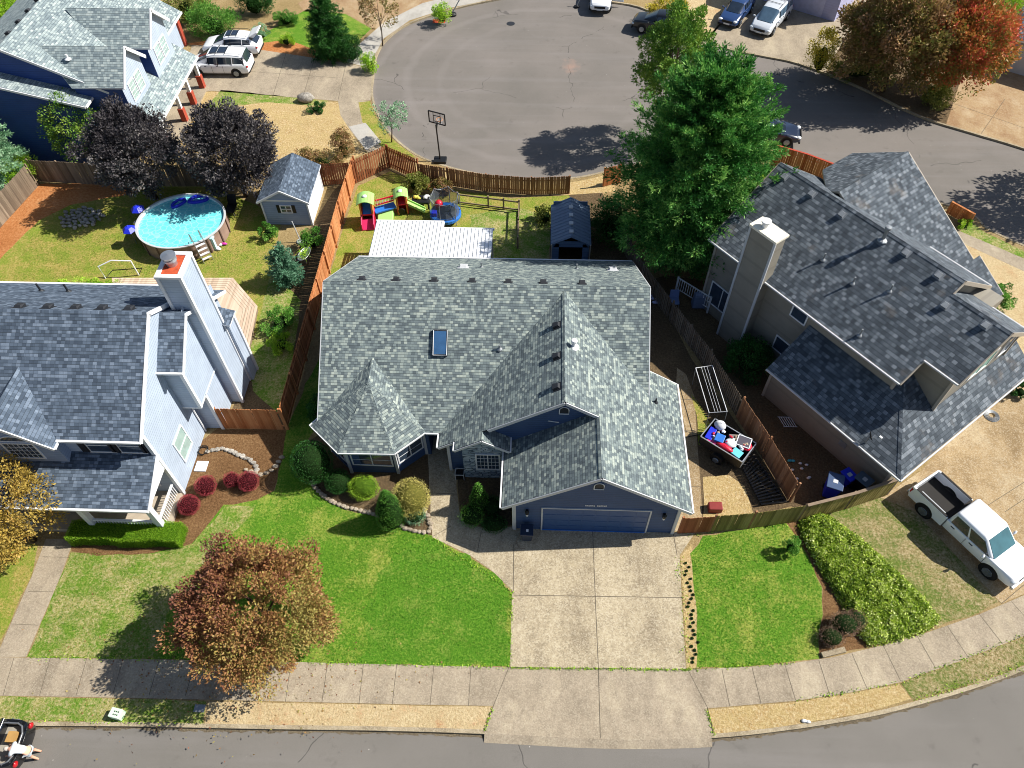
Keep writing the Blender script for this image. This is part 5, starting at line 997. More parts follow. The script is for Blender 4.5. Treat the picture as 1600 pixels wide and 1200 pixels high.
for s in (-1, 1):
    m = MB(); m.ball((2.72, s*.72, .86), (.14, .2, .12), 10); mk('headlight', m, LAMPW, PK, smooth=True); m = MB(); m.box(-2.9, -2.78, s*(hw-.08)-.06, s*(hw-.08)+.06, .75, 1.08); mk('taillight', m, LAMPR, PK, bevel=.02)
    m = MB(); m.ball((1.25, s*1.16, 1.2), (.07, .13, .12), 8); m.beam((1.25, s*.93, 1.12), (1.25, s*1.1, 1.15), .06, .05); mk('mirror', m, PWHITE, PK, smooth=True)
    m = MB(); [m.box(x, x+.2, s*hw-.01, s*hw+.02, .98, 1.02) for x in (-.55, .45)]; mk('door_handle', m, BLACK, PK); m = MB(); [m.box(x, x+.015, s*hw-.012, s*hw+.003, .5, 1.08) for x in (-.84, .25, 1.35)]; mk('door_gap', m, BLACK, PK)
m = MB(); m.box(2.84, 2.98, -.9, .9, .48, .66); m.box(-3.02, -2.9, -.85, .85, .46, .6); mk('bumper', m, STEEL, PK, bevel=.03)
m = MB(); m.box(2.8, 2.905, -.5, .5, .7, .95); mk('grille', m, BLACK, PK)
# bottom-left car with open boot, and the person
cp = at(52, 1172, RZ); CX, CY = cp.x-2.3, cp.y+.05
BC = thing('parked_car', 'black hatchback with its boot open at the lower left street edge', 'car', (CX, CY, RZ), math.radians(180), world=False)
m = MB(); loft(m, [(-1.25, .9, .25, .95, .08), (.8, .91, .24, .95, .07), (1.3, .9, .24, .92, .12), (2.0, .86, .26, .78, .18), (2.28, .74, .34, .64, .2)]); mk('body', m, PBLACK, BC, smooth=True, bevel=.02)
m = MB(); n_ = 10
pro = [Vector((-2.3+.12*(1-math.cos(math.pi*.5*k/4)) if k < 4 else -2.18, 0, 0)) for k in range(5)]
ring = [(-1.25, -.9), (-1.9, -.9), (-2.2, -.8), (-2.32, -.5), (-2.36, 0), (-2.32, .5), (-2.2, .8), (-1.9, .9), (-1.25, .9)]; inn = [(-1.25, -.72), (-1.8, -.72), (-2.0, -.62), (-2.1, -.4), (-2.12, 0), (-2.1, .4), (-2.0, .62), (-1.8, .72), (-1.25, .72)]
for i in range(8):
    a, b, c, d = ring[i], ring[i+1], inn[i+1], inn[i]; m.hexa([(d[0], d[1], .3), (c[0], c[1], .3), (b[0], b[1], .3), (a[0], a[1], .3)], [(d[0], d[1], .84), (c[0], c[1], .84), (b[0]*.985, b[1]*.97, .9), (a[0]*.985, a[1]*.97, .9)])
mk('rear_body', m, PBLACK, BC, smooth=True, bevel=.02)
m = MB(); m.box(-2.1, -1.25, -.72, .72, .5, .55); mk('boot_floor', m, plain('boot_lining', '8f8a80', .8), BC)
m = MB(); m.tube([(-1.25, -.74, .86), (-1.8, -.74, .86), (-2.0, -.64, .86), (-2.12, -.4, .86), (-2.14, 0, .86), (-2.12, .4, .86), (-2.0, .64, .86), (-1.8, .74, .86), (-1.25, .74, .86)], .03, 6); mk('boot_seal', m, STEEL, BC)
cabin(BC, PBLACK, -1.3, 1.15, -1.15, .25, .86, .66, .86, 1.45, pillars=(.5,)); wheels(BC, (-1.35, 1.4), .91)
m = MB(); m.hexa([(-1.2, -.66, 1.42), (-1.2, .66, 1.42), (-1.28, .66, 1.44), (-1.28, -.66, 1.44)], [(-1.75, -.72, 1.86), (-1.75, .72, 1.86), (-1.82, .72, 1.84), (-1.82, -.72, 1.84)]); ho = mk('tailgate', m, PBLACK, BC, bevel=.03); m = MB(); m.poly([(-1.27, -.5, 1.5), (-1.27, .5, 1.5), (-1.68, .52, 1.84), (-1.68, -.52, 1.84)]); mk('rear_window', m, CGLASS, ho)
for s in (-1, 1): m = MB(); m.ball((-2.26, s*.7, .72), (.09, .14, .12), 8); mk('taillight', m, LAMPR, BC, smooth=True)
BX = mk('cardboard_box', MB().box(cp.x-.75, cp.x-.42, cp.y+.1, cp.y+.5, RZ+.55, RZ+.85), plain('cardboard', 'a8844e', .9), label='orange tan box lying in the open boot of the black hatchback', cat='box', base=(cp.x-.6, cp.y+.3, RZ+.55))
def skin(name, nodes, edges, mat, parent, sub=2):
    me = bpy.data.meshes.new(name); me.from_pydata([Vector(n[:3]) for n in nodes], edges, []); me.update(); o = bpy.data.objects.new(name, me); COL.objects.link(o)
    me.materials.append(mat); s = o.modifiers.new('skin', 'SKIN'); s.use_smooth_shade = True
    for i, n in enumerate(nodes): v = me.skin_vertices[0].data[i]; v.radius = (n[3], n[4] if len(n) > 4 else n[3]); v.use_root = (i == 0)
    b = o.modifiers.new('s', 'SUBSURF'); b.levels = b.render_levels = sub; o.parent = parent; ORG[o.name] = Vector(); return o
fx = at(61, 1181, RZ)
PE = thing('person', 'person in a white striped shirt bending into the boot of the black hatchback', 'person', (fx.x+.0, fx.y+.02, RZ), math.radians(180), world=False)
# local: +x towards the car, z up
N_ = [(-.02, 0, .92, .13, .12), (.16, 0, 1.05, .13, .11), (.36, 0, 1.13, .15, .12), (.5, 0, 1.14, .1, .09), (.6, 0, 1.12, .055), (.66, 0, 1.1, .055),
      (-.03, .1, .86, .09), (.03, .13, .48, .062), (-.05, .14, .1, .042), (-.06, .14, .05, .04), (.1, .15, .03, .035), (.18, .15, .025, .025),
      (-.03, -.1, .86, .09), (.05, -.12, .48, .062), (-.03, -.14, .1, .042), (-.04, -.14, .05, .04), (.12, -.15, .03, .035), (.2, -.15, .025, .025),
      (.46, .17, 1.12, .06), (.6, .24, .88, .042), (.78, .2, .72, .032), (.84, .19, .69, .028), (.46, -.17, 1.12, .06), (.6, -.25, .9, .042), (.8, -.22, .74, .032), (.86, -.21, .71, .028)]
E_ = [(0, 1), (1, 2), (2, 3), (3, 4), (4, 5), (0, 6), (6, 7), (7, 8), (8, 9), (9, 10), (10, 11), (0, 12), (12, 13), (13, 14), (14, 15), (15, 16), (16, 17), (3, 18), (18, 19), (19, 20), (20, 21), (3, 22), (22, 23), (23, 24), (24, 25)]
for sy in (1, -1):       # fingers
    b = (.84, .19, .69) if sy > 0 else (.86, -.21, .71); bi = 21 if sy > 0 else 25
    for k in range(4):
        i = len(N_); y = b[1]+(k-1.5)*.02; N_.append((b[0]+.05, y, b[2]-.015, .0095)); N_.append((b[0]+.085+(.008 if k in (1, 2) else 0), y, b[2]-.04, .008)); E_ += [(bi, i), (i, i+1)]
    i = len(N_); N_.append((b[0]+.015, b[1]-sy*.045, b[2]-.01, .011)); N_.append((b[0]+.045, b[1]-sy*.055, b[2]-.025, .009)); E_ += [(bi, i), (i, i+1)]
bo_ = skin('body', N_, E_, SKIN, PE)
sh = Mt('striped_shirt', .8, .2); sv = sh.sep(sh.pos()); sh.col(sh.mix(sh.ma('LESS_THAN', sh.ma('FRACT', sh.ma('MULTIPLY', sv[1], 26.)), .22), 'e9eef0', 'b9cdd6')); sh = sh.m
skin('shirt', [(-.0, 0, .96, .165, .15), (.16, 0, 1.07, .165, .14), (.36, 0, 1.15, .19, .145), (.49, 0, 1.15, .13, .11), (.47, .19, 1.12, .085), (.54, .23, .99, .075), (.47, -.19, 1.12, .085), (.54, -.24, 1.0, .075)], [(0, 1), (1, 2), (2, 3), (3, 4), (4, 5), (3, 6), (6, 7)], sh, PE)
skin('shorts', [(.02, 0, .97, .172, .165), (-.03, .1, .84, .115), (0, .12, .62, .095), (-.03, -.1, .84, .115), (.02, -.12, .62, .095)], [(0, 1), (1, 2), (0, 3), (3, 4)], plain('shorts_grey', 'b9c3c9', .8), PE)
m = MB(); m.ball((.74, 0, 1.06), (.105, .078, .11), 16); m.ball((.8, 0, .985), (.02, .015, .025), 6); [m.ball((.765, s*.078, 1.05), (.02, .012, .03), 6) for s in (-1, 1)]; [m.ball((.815, s*.032, 1.02), (.012, .014, .01), 6) for s in (-1, 1)]; mk('head', m, SKIN, PE, smooth=True)
m = MB(); m.ball((.725, 0, 1.085), (.112, .088, .108), 14, .03); mk('hair', m, plain('hair_grey', 'b9b0a6', .8), PE, smooth=True)
for s in (-1, 1): m = MB(); m.ball((.07, s*.145, .03), (.14, .05, .035), 10); mk('shoe', m, BLACK, PE, smooth=True)
# ================================================================ fences
def fence(label, P, h=1.8, mat=None, bw=.14, gap=.012, name='fence', group=None, post=2.4, rail=True, postm=None, jitter=.02, cap=False, slant=0., z0=.03):
    P = [Vector((p.x, p.y, 0)) for p in P]; R_ = thing(name, label, 'fence', P[0], group=group); bm_ = MB(); pm_ = []; rm = MB()
    for a, b in zip(P[:-1], P[1:]):
        d = b-a; L = d.length; d.normalize(); n = Vector((-d.y, d.x, 0)); k = int(L/(bw+gap)); sg = 1
        for i in range(k):
            u = i*(bw+gap)+gap/2; hh = h+random.uniform(-jitter, jitter); o = n*random.uniform(-.004, .004); c = bw*.22
            q = [(u, z0), (u+bw, z0), (u+bw, hh-c), (u+bw-c, hh), (u+c, hh), (u, hh-c)]; sl_ = random.uniform(-.01, .01)
            A = [a+d*x+Vector((0, 0, z))+o-n*.009+d*sl_*z for x, z in q]; B = [p+n*.018 for p in A]; m_ = len(q)
            bm_.faces(A+B, [tuple(range(m_)), tuple(reversed(range(m_, 2*m_)))]+[(j, j+m_, (j+1) % m_+m_, (j+1) % m_) for j in range(m_)])
        npost = max(1, round(L/post))
        for i in range(npost+1):
            p = a+d*(L*i/npost)+n*.06
            if i < npost or b is P[-1]: m = MB(); m.beam(p, p+Vector((0, 0, h+.03)), .09, .09, d); pm_.append(m)
        for z in (.35, h-.3): rm.beam(a+n*.035+Vector((0, 0, z)), b+n*.035+Vector((0, 0, z)), .04, .09)
        if cap: rm.beam(a+Vector((0, 0, h+.03)), b+Vector((0, 0, h+.03)), .14, .035)
    mk('board_panel', bm_, mat, R_)
    if rail: mk('rail', rm, postm or mat, R_)
    for m in pm_[:100]: mk('post', m, postm or mat, R_)
    return R_
fence('long orange cedar board fence between the left back yard and the navy house', [Vector((-12.72, 42.2, 0)), Vector((-12.9, 37.5, 0)), Vector((-12.92, 21.25, 0))], 1.82, CEDAR, jitter=.01)
fence('reddish brown slatted fence climbing from the orange fence to the court corner', ats([(556, 287), (609, 262)]), 1.85, REDW, .13, .05)
fence('short brown fence corner panel by the court beside the hoop', ats([(609, 262), (655, 283)]), 1.8, REDW, .13, .04)
fence('curved brown fence following the court kerb behind the back yard', [at(655, 283), at(700, 290), at(760, 300), at(830, 305), at(889, 303)], 1.45, CEDARB, .14, .01)
fence('small sunlit orange fence panel beside the dense evergreen', ats([(943, 292), (968, 285)]), 1.5, CEDAR, .14, .01)
fence('weathered dark picket fence in the shade behind the navy house corner', [at(962, 372), at(1000, 440), at(1045, 500), at(1102, 575), at(1150, 650)], 1.55, OLDW, .09, .06)
fence('light brown panel fence with post bumps between trailer yard and bins', [at(1150, 652), at(1190, 713), at(1232, 784)], 1.75, CEDARB, .15, .004)
fence('brown gate panel attached to the garage corner', ats([(1060, 834), (1110, 831)]), 1.55, REDW, .14, .006, name='fence_gate')
fence('mossy olive fence closing the side yard toward the front lawn', [at(1110, 831), at(1170, 826), at(1246, 815)], 1.6, OLIVE, .14, .006, postm=CEDARB)
fence('bright mossy fence in front of the blue bins ending at the taupe garage', [at(1246, 815), at(1320, 796), at(1386, 774)], 1.6, OLIVE, .13, .02, cap=True, postm=LOG)
fence('short orange fence joining the white house to the long cedar fence', [Vector((-16.25, 21.2, 0)), Vector((-12.95, 21.2, 0))], 1.8, CEDAR, .15, .008)
fence('old grey fence behind the plum trees at the end of the pool yard', [at(61, 284), at(150, 289), at(270, 292), at(380, 292), at(400, 290)], 1.8, OLDW, .14, .008, postm=LOG)
fence('old grey diagonal fence along the orange soil bank', [at(-180, 505), at(0, 357), at(61, 290)], 1.75, OLDW, .14, .006, postm=LOG)
fence('brown board fence between the shed and the dry front yard', [at(497, 290), at(556, 287)], 1.75, REDW, .13, .03)
fence('red capped cedar fence beside the road behind the taupe house', [at(1203, 258), at(1250, 272), at(1302, 292), at(1340, 306)], 1.6, CEDAR, .14, .01, cap=True, postm=plain('red_post', 'a3402a', .7))
fence('short low cedar fence end with white rail at the roadside', [at(1478, 333), at(1512, 352)], .9, CEDAR, .14, .01, cap=True)
# low rail fence in the back yard
LR = thing('rail_fence', 'low grey post and rail fence dividing the back yard grass', 'fence', at(812, 340))
m = MB(); a, b, c = at(716, 318), at(811, 330), at(809, 388)
for p, q in ((a, b), (b, c)):
    for z in (.12, .75): m.beam(p+Vector((0, 0, z)), q+Vector((0, 0, z)), .05, .1)
mk('rail', m, LOG, LR)
for p in (a, (a+b)/2, b, (b+c)/2, c, a*.25+b*.75): m = MB(); m.box(p.x-.05, p.x+.05, p.y-.05, p.y+.05, 0, .95); mk('post', m, LOG, LR)

# ================================================================ vegetation
def clumps(C, R, n, cr, lp, inner=.55, upb=.25, zmin=-1.):
    """points in leaf clumps near the surface of an ellipsoid; returns P, D, tone"""
    C, R = np.array(C, float), np.array(R, float); d = nrm(rng.normal(0, 1, (n*3, 3))); d = d[d[:, 2] > zmin][:n]; n = len(d)
    lump = 1+.16*np.sin(d[:, 0]*4+C[0])*np.cos(d[:, 1]*5+C[1])+.1*np.sin(d[:, 2]*7)
    rr = (inner+(1-inner)*rng.uniform(0, 1, n)**.45)*lump; cc = C+d*R*rr[:, None]; crr = cr*rng.uniform(.65, 1.35, n); tone = rng.uniform(.15, .85, n)
    k = rng.integers(0, n, n*lp); q = nrm(rng.normal(0, 1, (n*lp, 3))); rad = rng.uniform(.35, 1, n*lp)**.6
    P = cc[k]+q*(crr[k]*rad)[:, None]; D = q*.7+d[k]*.6; D[:, 2] += upb
    return P, D, tone[k]
def limbs(base, C, R, r0, n=9):
    m = MB(); base, C = Vector(base), Vector(C); top = Vector((C.x, C.y, C.z+R[2]*.35)); mid = base.lerp(top, .35)+Vector((random.uniform(-.1, .1), random.uniform(-.1, .1), 0))
    m.tube([base, mid, base.lerp(top, .7), top], [r0, r0*.75, r0*.45, r0*.12], 8)
    for i in range(n):
        t = random.uniform(.3, .85); s = base.lerp(top, t); a = i*2.4+random.random(); e = Vector((C.x+math.cos(a)*R[0]*.75, C.y+math.sin(a)*R[1]*.75, C.z+random.uniform(-.3, .6)*R[2])); m.tube([s, s.lerp(e, .5)+Vector((0, 0, .15)), e], [r0*.35, r0*.2, r0*.06], 5)
    return m
def tree(name, label, base, C, R, leaf, n=120, cr=.5, lp=70, size=.14, r0=.14, cat='tree', group=None, asp=.5, zmin=-.75, inner=.5, lmb=9, grad=None):
    R_ = thing(name, label, cat, base, group=group); mk('trunk', limbs(base, C, R, r0, lmb), BARK, R_, smooth=True)
    P, D, t = clumps(C, R, n, cr, lp, inner, zmin=zmin)
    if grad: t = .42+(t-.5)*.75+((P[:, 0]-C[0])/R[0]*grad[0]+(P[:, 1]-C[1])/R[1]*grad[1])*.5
    leaves('crown', P, D, size, LF[leaf], R_, base, asp, t); return R_
def shrub(label, p, r, h, leaf, dens=1., size=.07, name='shrub', cat='shrub', group=None, core='dark', shape='ball', ragged=.05, asp=.5):
    p = Vector((p.x, p.y, 0)); R_ = thing(name, label, cat, p, group=group); rx, ry = r if isinstance(r, tuple) else (r, r)
    A = 4*math.pi*(rx*ry*.5+.5*max(rx, ry)*h/2); n = int(A*dens/(size*size)*1.4); d = nrm(rng.normal(0, 1, (n, 3)))
    if shape == 'ball':
        q = d*np.array([rx, ry, h/2])+np.array([p.x, p.y, h/2])
    elif shape == 'cone':
        t = rng.uniform(0, 1, n)**.8; a = rng.uniform(0, 2*math.pi, n); rr = np.sin(np.clip((1-t), 0, 1)*math.pi*.5)**.8*np.where(t < .15, .75+t*1.7, 1.); q = np.stack([p.x+np.cos(a)*rx*rr, p.y+np.sin(a)*ry*rr, t*h], 1); d = np.stack([np.cos(a), np.sin(a), .6+0*a], 1)
    if shape == 'ball' and size >= .07:
        nc = max(10, int(9*(rx*ry)**.5*h**.5*3)); rm_ = (rx+ry+h)/3; P_, D_, t_ = clumps((p.x, p.y, h*.5), (rx*.85, ry*.85, h*.45), nc, rm_*.24, int(2.2*n/nc)+8, .6, .3, -.8); P_[:, 2] = np.maximum(P_[:, 2], .03); leaves('foliage', P_, D_, size*1.05, LF[leaf], R_, p, asp, t_)
        m = MB(); [m.tube([p, Vector((p.x+math.cos(a)*rx*.4, p.y+math.sin(a)*ry*.4, h*.45)), Vector((p.x+math.cos(a)*rx*.65, p.y+math.sin(a)*ry*.65, h*.75))], [.03, .02, .008], 5) for a in [k*1.05 for k in range(6)]]; m.ball((p.x, p.y, h*.32), (rx*.4, ry*.4, h*.28), 10, .1); mk('branches', m, plain('core_'+leaf, '1c2e15', .95, .05), R_, smooth=True); return R_  # branch tubes, plus an added dark ball that blocks the view through
    P = q+rng.normal(0, ragged, (n, 3)); P[:, 2] = np.maximum(P[:, 2], .02)
    wv = np.sin(P[:, 0]*7+p.x)*np.sin(P[:, 1]*6)*np.sin(P[:, 2]*8); P += d*(wv*ragged*1.2)[:, None]
    leaves('foliage', P, d+np.array([0, 0, .3]), size, LF[leaf], R_, p, asp, .5+.25*wv)
    m = MB()
    if shape == 'ball': m.ball((p.x, p.y, h/2), (rx*.86, ry*.86, h/2*.86), 14, .03)
    else: m.lathe(p, [(rx*.6, .05), (rx*.85, h*.18), (rx*.75, h*.45), (rx*.45, h*.75), (.02, h*.94)], 12)
    mk('branches', m, plain('core_'+leaf, {'red': '3a1519', 'lime': '3d5518', 'hedge': '3f6416', 'cream': '5c5a2a', 'ivy': '3a4a1c'}.get(leaf, '1c2e15'), .95, .05), R_, smooth=True); return R_  # added solid core in dark leaf colour, keeps the foliage opaque
# --- the tall evergreen (a whorled conifer)
def conifer(label, base, H, R0, leafmat_, n_wh=42, sp=9, size=.3, name='evergreen_tree', seed=1, lean=(0, 0), full=False):
    rs = np.random.default_rng(seed); R_ = thing(name, label, 'tree', base); b = Vector(base); m = MB(); top = b+Vector((lean[0], lean[1], H)); m.tube([b, b.lerp(top, .5), top], [R0*.075, R0*.045, .02], 8); mk('trunk', m, BARK, R_, smooth=True)
    Ps, Ds, Ts = [], [], []; bm_ = MB()
    for i in range(n_wh):
        t = (i+.5)/n_wh; z = H*(.07+.93*t); rad = R0*(math.sin(min(1., (1-t)*1.25+.02)*math.pi/2)**.85)*(1. if t > .12 else .8+t*1.6)*(.93+.14*rs.random()); rad = R0*(1-t**3.6)**.6*min(1., .45+t*2.1)*(.88+.24*rs.random())+.15 if full else rad; nb = max(5, int(sp+8*(1-t)))
        for k in range(nb):
            a = rs.uniform(0, 2*math.pi); L = rad*rs.uniform(.72, 1.12); dr = -.12-.18*(1-t)+(1.5 if full else .5)*t*t; d = np.array([math.cos(a), math.sin(a), dr]); d /= np.linalg.norm(d)
            o = np.array([b.x+lean[0]*t, b.y+lean[1]*t, z+rs.uniform(-.15, .15)]); tone = rs.uniform(.15, .8)
            if k % 4 == 0: bm_.tube([o, o+d*L*.85], [.045*(1.1-t), .008], 4, False)
            u0 = max(.0, 1-3.6/max(L, .01)); ns = int(11*min(L, 3.0))+5; u = rs.uniform(u0, 1, ns); side = np.array([-d[1], d[0], 0]); w = (1.15-u)*.28*L*rs.uniform(-1, 1, ns)
            c = o+np.outer(u*L, d)+np.outer(w, side); c[:, 2] += .16*np.sin(u*3)-.1*np.abs(w)+.22*u*u
            per = 11; cc = np.repeat(c, per, 0); dd = np.repeat(d[None]*.9+np.outer(w, side)*.9, per, 0)+rs.normal(0, .55, (ns*per, 3)); dd[:, 2] += .32
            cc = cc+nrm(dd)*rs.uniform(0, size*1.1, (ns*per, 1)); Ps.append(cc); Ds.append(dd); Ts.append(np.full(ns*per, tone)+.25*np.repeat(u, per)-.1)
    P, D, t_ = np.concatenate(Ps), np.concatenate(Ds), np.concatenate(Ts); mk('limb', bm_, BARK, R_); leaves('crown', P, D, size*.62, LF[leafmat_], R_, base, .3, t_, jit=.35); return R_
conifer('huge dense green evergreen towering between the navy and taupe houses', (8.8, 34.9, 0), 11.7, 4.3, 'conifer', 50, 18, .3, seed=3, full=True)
tree('leafy_tree', 'yellowish green broadleaf tree rising behind the huge evergreen', (8.9, 47.2, -.0), (8.9, 47.4, 5.9), (2.4, 2.5, 3.4), 'mid', 190, .5, 150, .17, .2)
# --- street tree and other trees
c = at(398, 945, 3.3)
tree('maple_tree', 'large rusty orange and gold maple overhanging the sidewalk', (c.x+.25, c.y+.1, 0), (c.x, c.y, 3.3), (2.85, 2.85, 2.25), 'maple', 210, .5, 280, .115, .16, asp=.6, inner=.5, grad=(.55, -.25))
c = at(5, 795, 3.2); tree('gold_tree', 'golden yellow tree cut by the left edge in front of the porch', (c.x-.3, c.y, 0), (c.x-.6, c.y, 3.2), (2.3, 2.5, 2.5), 'gold', 260, .45, 90, .13, .13)
c = at(206, 232, 4.); tree('plum_tree', 'dark purple leaved tree beside the old fence, left of the pair', (c.x, c.y, 0), (c.x, c.y, 4.0), (2.6, 2.6, 2.5), 'plum', 280, .5, 140, .17, .16)
c = at(357, 232, 3.8); tree('plum_tree', 'dark purple leaved tree directly above the pool, right of the pair', (c.x, c.y, 0), (c.x, c.y, 3.8), (2.75, 2.6, 2.6), 'plum', 270, .5, 140, .17, .16)
c = at(1408, 55, 4.4); tree('autumn_tree', 'brownish orange tree with pink tips beside the lavender house', (c.x+.3, c.y, 0), (c.x, c.y, 4.6), (4.1, 3.4, 3.4), 'rust', 300, .7, 120, .24, .25)
c = at(1505, 68, 4.2); tree('autumn_tree', 'red and orange tree beside the rusty concrete driveway', (c.x, c.y, 0), (c.x, c.y, 4.6), (3.3, 3.0, 3.3), 'fire', 280, .65, 120, .22, .25)
c = at(592, 22, 2.2); tree('young_tree', 'thin young autumn tree at the top left of the court', (at(598, 72).x, at(598, 72).y, 0), (c.x, c.y, 2.7), (1.6, 1.4, 1.6), 'rust', 60, .35, 40, .16, .06, zmin=-1)
c = at(610, 185, 2.0); tree('young_tree', 'thin young tree with white tipped leaves next to the basketball hoop', (at(612, 222).x, at(612, 222).y, 0), (c.x, c.y, 2.3), (1.05, 1.0, 1.1), 'silver', 45, .28, 36, .13, .05, zmin=-1)
c = at(122, 200, 2.6); tree('leafy_tree', 'light green tree between the blue spruce and the purple trees', (c.x, c.y, 0), (c.x, c.y, 2.9), (2.2, 1.9, 2.3), 'mid', 150, .45, 80, .15, .1)
tree('leafy_tree', 'tree beyond the right edge shading the road', (38.6, 41.6, 0), (38.6, 41.6, 6.), (3.4, 3.6, 3.6), 'dark', 110, .9, 50, .36, .3)
conifer('pale silvery green conifer at the left edge above the golden hedge', (at(14, 285).x, at(14, 285).y, 0), 5.6, 2.1, 'silver', 22, 7, .26, seed=5)
conifer('small blue green spruce on the lawn edge beside the deck', (at(452, 440).x, at(452, 440).y, 0), 2.6, 1.0, 'blue', 16, 6, .2, seed=8)
conifer('weeping dark green conifer on the court lawn', (at(520, 88).x, at(520, 88).y, 0), 4.8, 1.75, 'dark', 26, 8, .26, seed=9)
# --- shrubs and flowers: label, px, py, radius, height, leaf, shape
SH_ = [('golden green hedge mass at the left edge below the silvery conifer', 18, 262, (2.0, 1.5), 2.0, 'lime', 'ball', .1),
 ('round dark green holly at the shaded left corner of the turret', 487, 722, (1.0, 1.0), 2.4, 'dark', 'ball', .06), ('clipped dark green ball beside the holly', 528, 752, .62, 1.15, 'dark', 'ball', .045), ('clipped yellow green ball under the turret window', 568, 762, (.72, .6), 1.1, 'lime', 'ball', .05),
 ('tall pointed bright green arborvitae in front of the turret', 607, 792, (.72, .72), 3.0, 'green', 'cone', .05), ('yellow cream variegated bush beside the front walk', 642, 778, (.88, .85), 2.0, 'cream', 'ball', .055), ('low grey green bush at the stone edging tip', 648, 803, (.5, .5), .8, 'silver', 'ball', .06),
 ('pointed green arborvitae against the stone bay', 748, 775, (.5, .5), 2.3, 'green', 'cone', .05), ('round light green bush by the curved front walk', 737, 805, (.55, .55), .95, 'green', 'ball', .06), ('dark clipped bush behind the light green bush', 768, 790, (.5, .5), .8, 'dark', 'ball', .05), ('dark flowering bush with white blooms near the garage', 772, 818, (.6, .45), .6, 'dark', 'ball', .06),
 ('dark green climbing bush against the side of the navy house', 494, 640, (.35, .9), 1.6, 'dark', 'ball', .07),
 ('green bush left of the shed front', 418, 362, (.7, .6), 1.1, 'green', 'ball', .08), ('green bush right of the shed front', 487, 372, (.8, .75), 1.4, 'green', 'ball', .08), ('leafy bush on the shaded strip beside the deck', 436, 500, (.9, 1.1), 1.2, 'green', 'ball', .09), ('light green bush below the leafy strip bush', 440, 535, (.7, .9), .9, 'lime', 'ball', .08),
 ('big green rhododendron in the back corner by the blue shed', 955, 345, (1.5, 1.7), 2.6, 'dark', 'ball', .13), ('light leafy bush near the rail fence', 853, 335, (.85, .7), 1.3, 'olive', 'ball', .1), ('scraggly bush inside the fence behind the toy slide', 650, 285, (1.0, .8), 1.4, 'olive', 'ball', .09), ('rusty bush by the raised bed', 690, 292, (.9, .6), 1.1, 'rust', 'ball', .09),
 ('tall orange brown shrub beside the court walk', 535, 225, (.8, 1.0), 2.1, 'rust', 'ball', .1), ('wide green and orange shrub behind the shed', 500, 250, (1.9, .9), 1.6, 'rust', 'ball', .1), ('dark low juniper on the dry front yard', 495, 168, (.9, .6), .6, 'dark', 'ball', .07),
 ('dark round bush beside the weeping conifer', 548, 76, (1.1, 1.0), 1.9, 'dark', 'ball', .09), ('bright leafy bush at the kerb under the young tree', 578, 98, (.8, .8), 1.4, 'lime', 'ball', .09), ('tall grassy bush at the top of the court', 690, 20, (.9, .8), 1.7, 'lime', 'ball', .1),
 ('big green bush against the brick corner', 330, 32, (2.4, 1.6), 2.6, 'green', 'ball', .12), ('olive bush behind the white crossover', 290, 8, (2.0, 1.6), 2.8, 'olive', 'ball', .12), ('white flowering bush by the court lawn', 408, 50, (.8, .7), 1.0, 'silver', 'ball', .08), ('pale yellow grassy bush by the court lawn', 447, 62, (.8, .6), .9, 'lime', 'ball', .08), ('bright green perennials above the court lawn', 445, 28, (1.4, .7), 1.1, 'green', 'ball', .1),
 ('bright yellow tall shrub on the driveway corner by the autumn tree', 1287, 80, (1.2, 1.2), 3.4, 'yellow', 'ball', .12), ('olive shrub mass under the autumn tree', 1345, 105, (2.6, 1.0), 1.6, 'olive', 'ball', .12), ('green shrub under the red tree by the road', 1465, 148, (1.1, 1.6), 1.6, 'olive', 'ball', .12), ('lime shrub at the top edge right corner', 1560, 5, (2.6, 1.5), 2.4, 'lime', 'ball', .12),
 ('yellow flowering shrub at the top edge beside the dry lawn', 1045, 12, (2.0, 1.0), 1.8, 'yellow', 'ball', .11), ('dark round shrub in the shade below the boxed chimney', 1172, 560, (1.5, 1.6), 1.8, 'dark', 'ball', .1), ('round green shrub right of the taupe house', 1562, 462, (.9, .85), 1.5, 'green', 'ball', .1),
 ('yellow green shrub beside the evergreen behind the taupe house', 1195, 285, (1.1, .9), 1.7, 'lime', 'ball', .1), ('dark reddish bush in the mulch by the variegated bank', 1320, 975, (.62, .5), .85, 'pinkish', 'ball', .06), ('pinkish brown bush at the mulch corner', 1300, 995, (.5, .42), .65, 'pinkish', 'ball', .06), ('small dark bush behind the pinkish bushes', 1337, 968, (.45, .4), .75, 'pinkish', 'ball', .05),
 ('small green shrub at the top corner of the side lawn', 1238, 850, (.42, .42), 1.25, 'green', 'ball', .07), ('green tuft at the roadside fence end', 1506, 350, (.6, .4), .6, 'lime', 'ball', .08), ('green yard bush on the right of the dry yard', 1595, 610, (.6, .5), .9, 'dark', 'ball', .08),
 ('low yellow green weeds along the back of the white house', 130, 446, (2.3, .45), .55, 'lime', 'ball', .07), ('dark green hedge at the top left corner behind the roof', -10, 10, (2.5, 2.5), 2., 'lime', 'ball', .12), ('dark bush at the top edge by the deep shade', 395, 2, (1.9, 1.1), 2.2, 'dark', 'ball', .13)]
for lb, px, py, r_, h_, lf, shp, sz in SH_:
    hb = h_*.5; p = at(px, py, hb)
    shrub(lb, p, r_, h_, lf, 1., sz, shape=shp, ragged=sz*(.9 if shp == 'ball' and lf not in ('dark',) else .55))
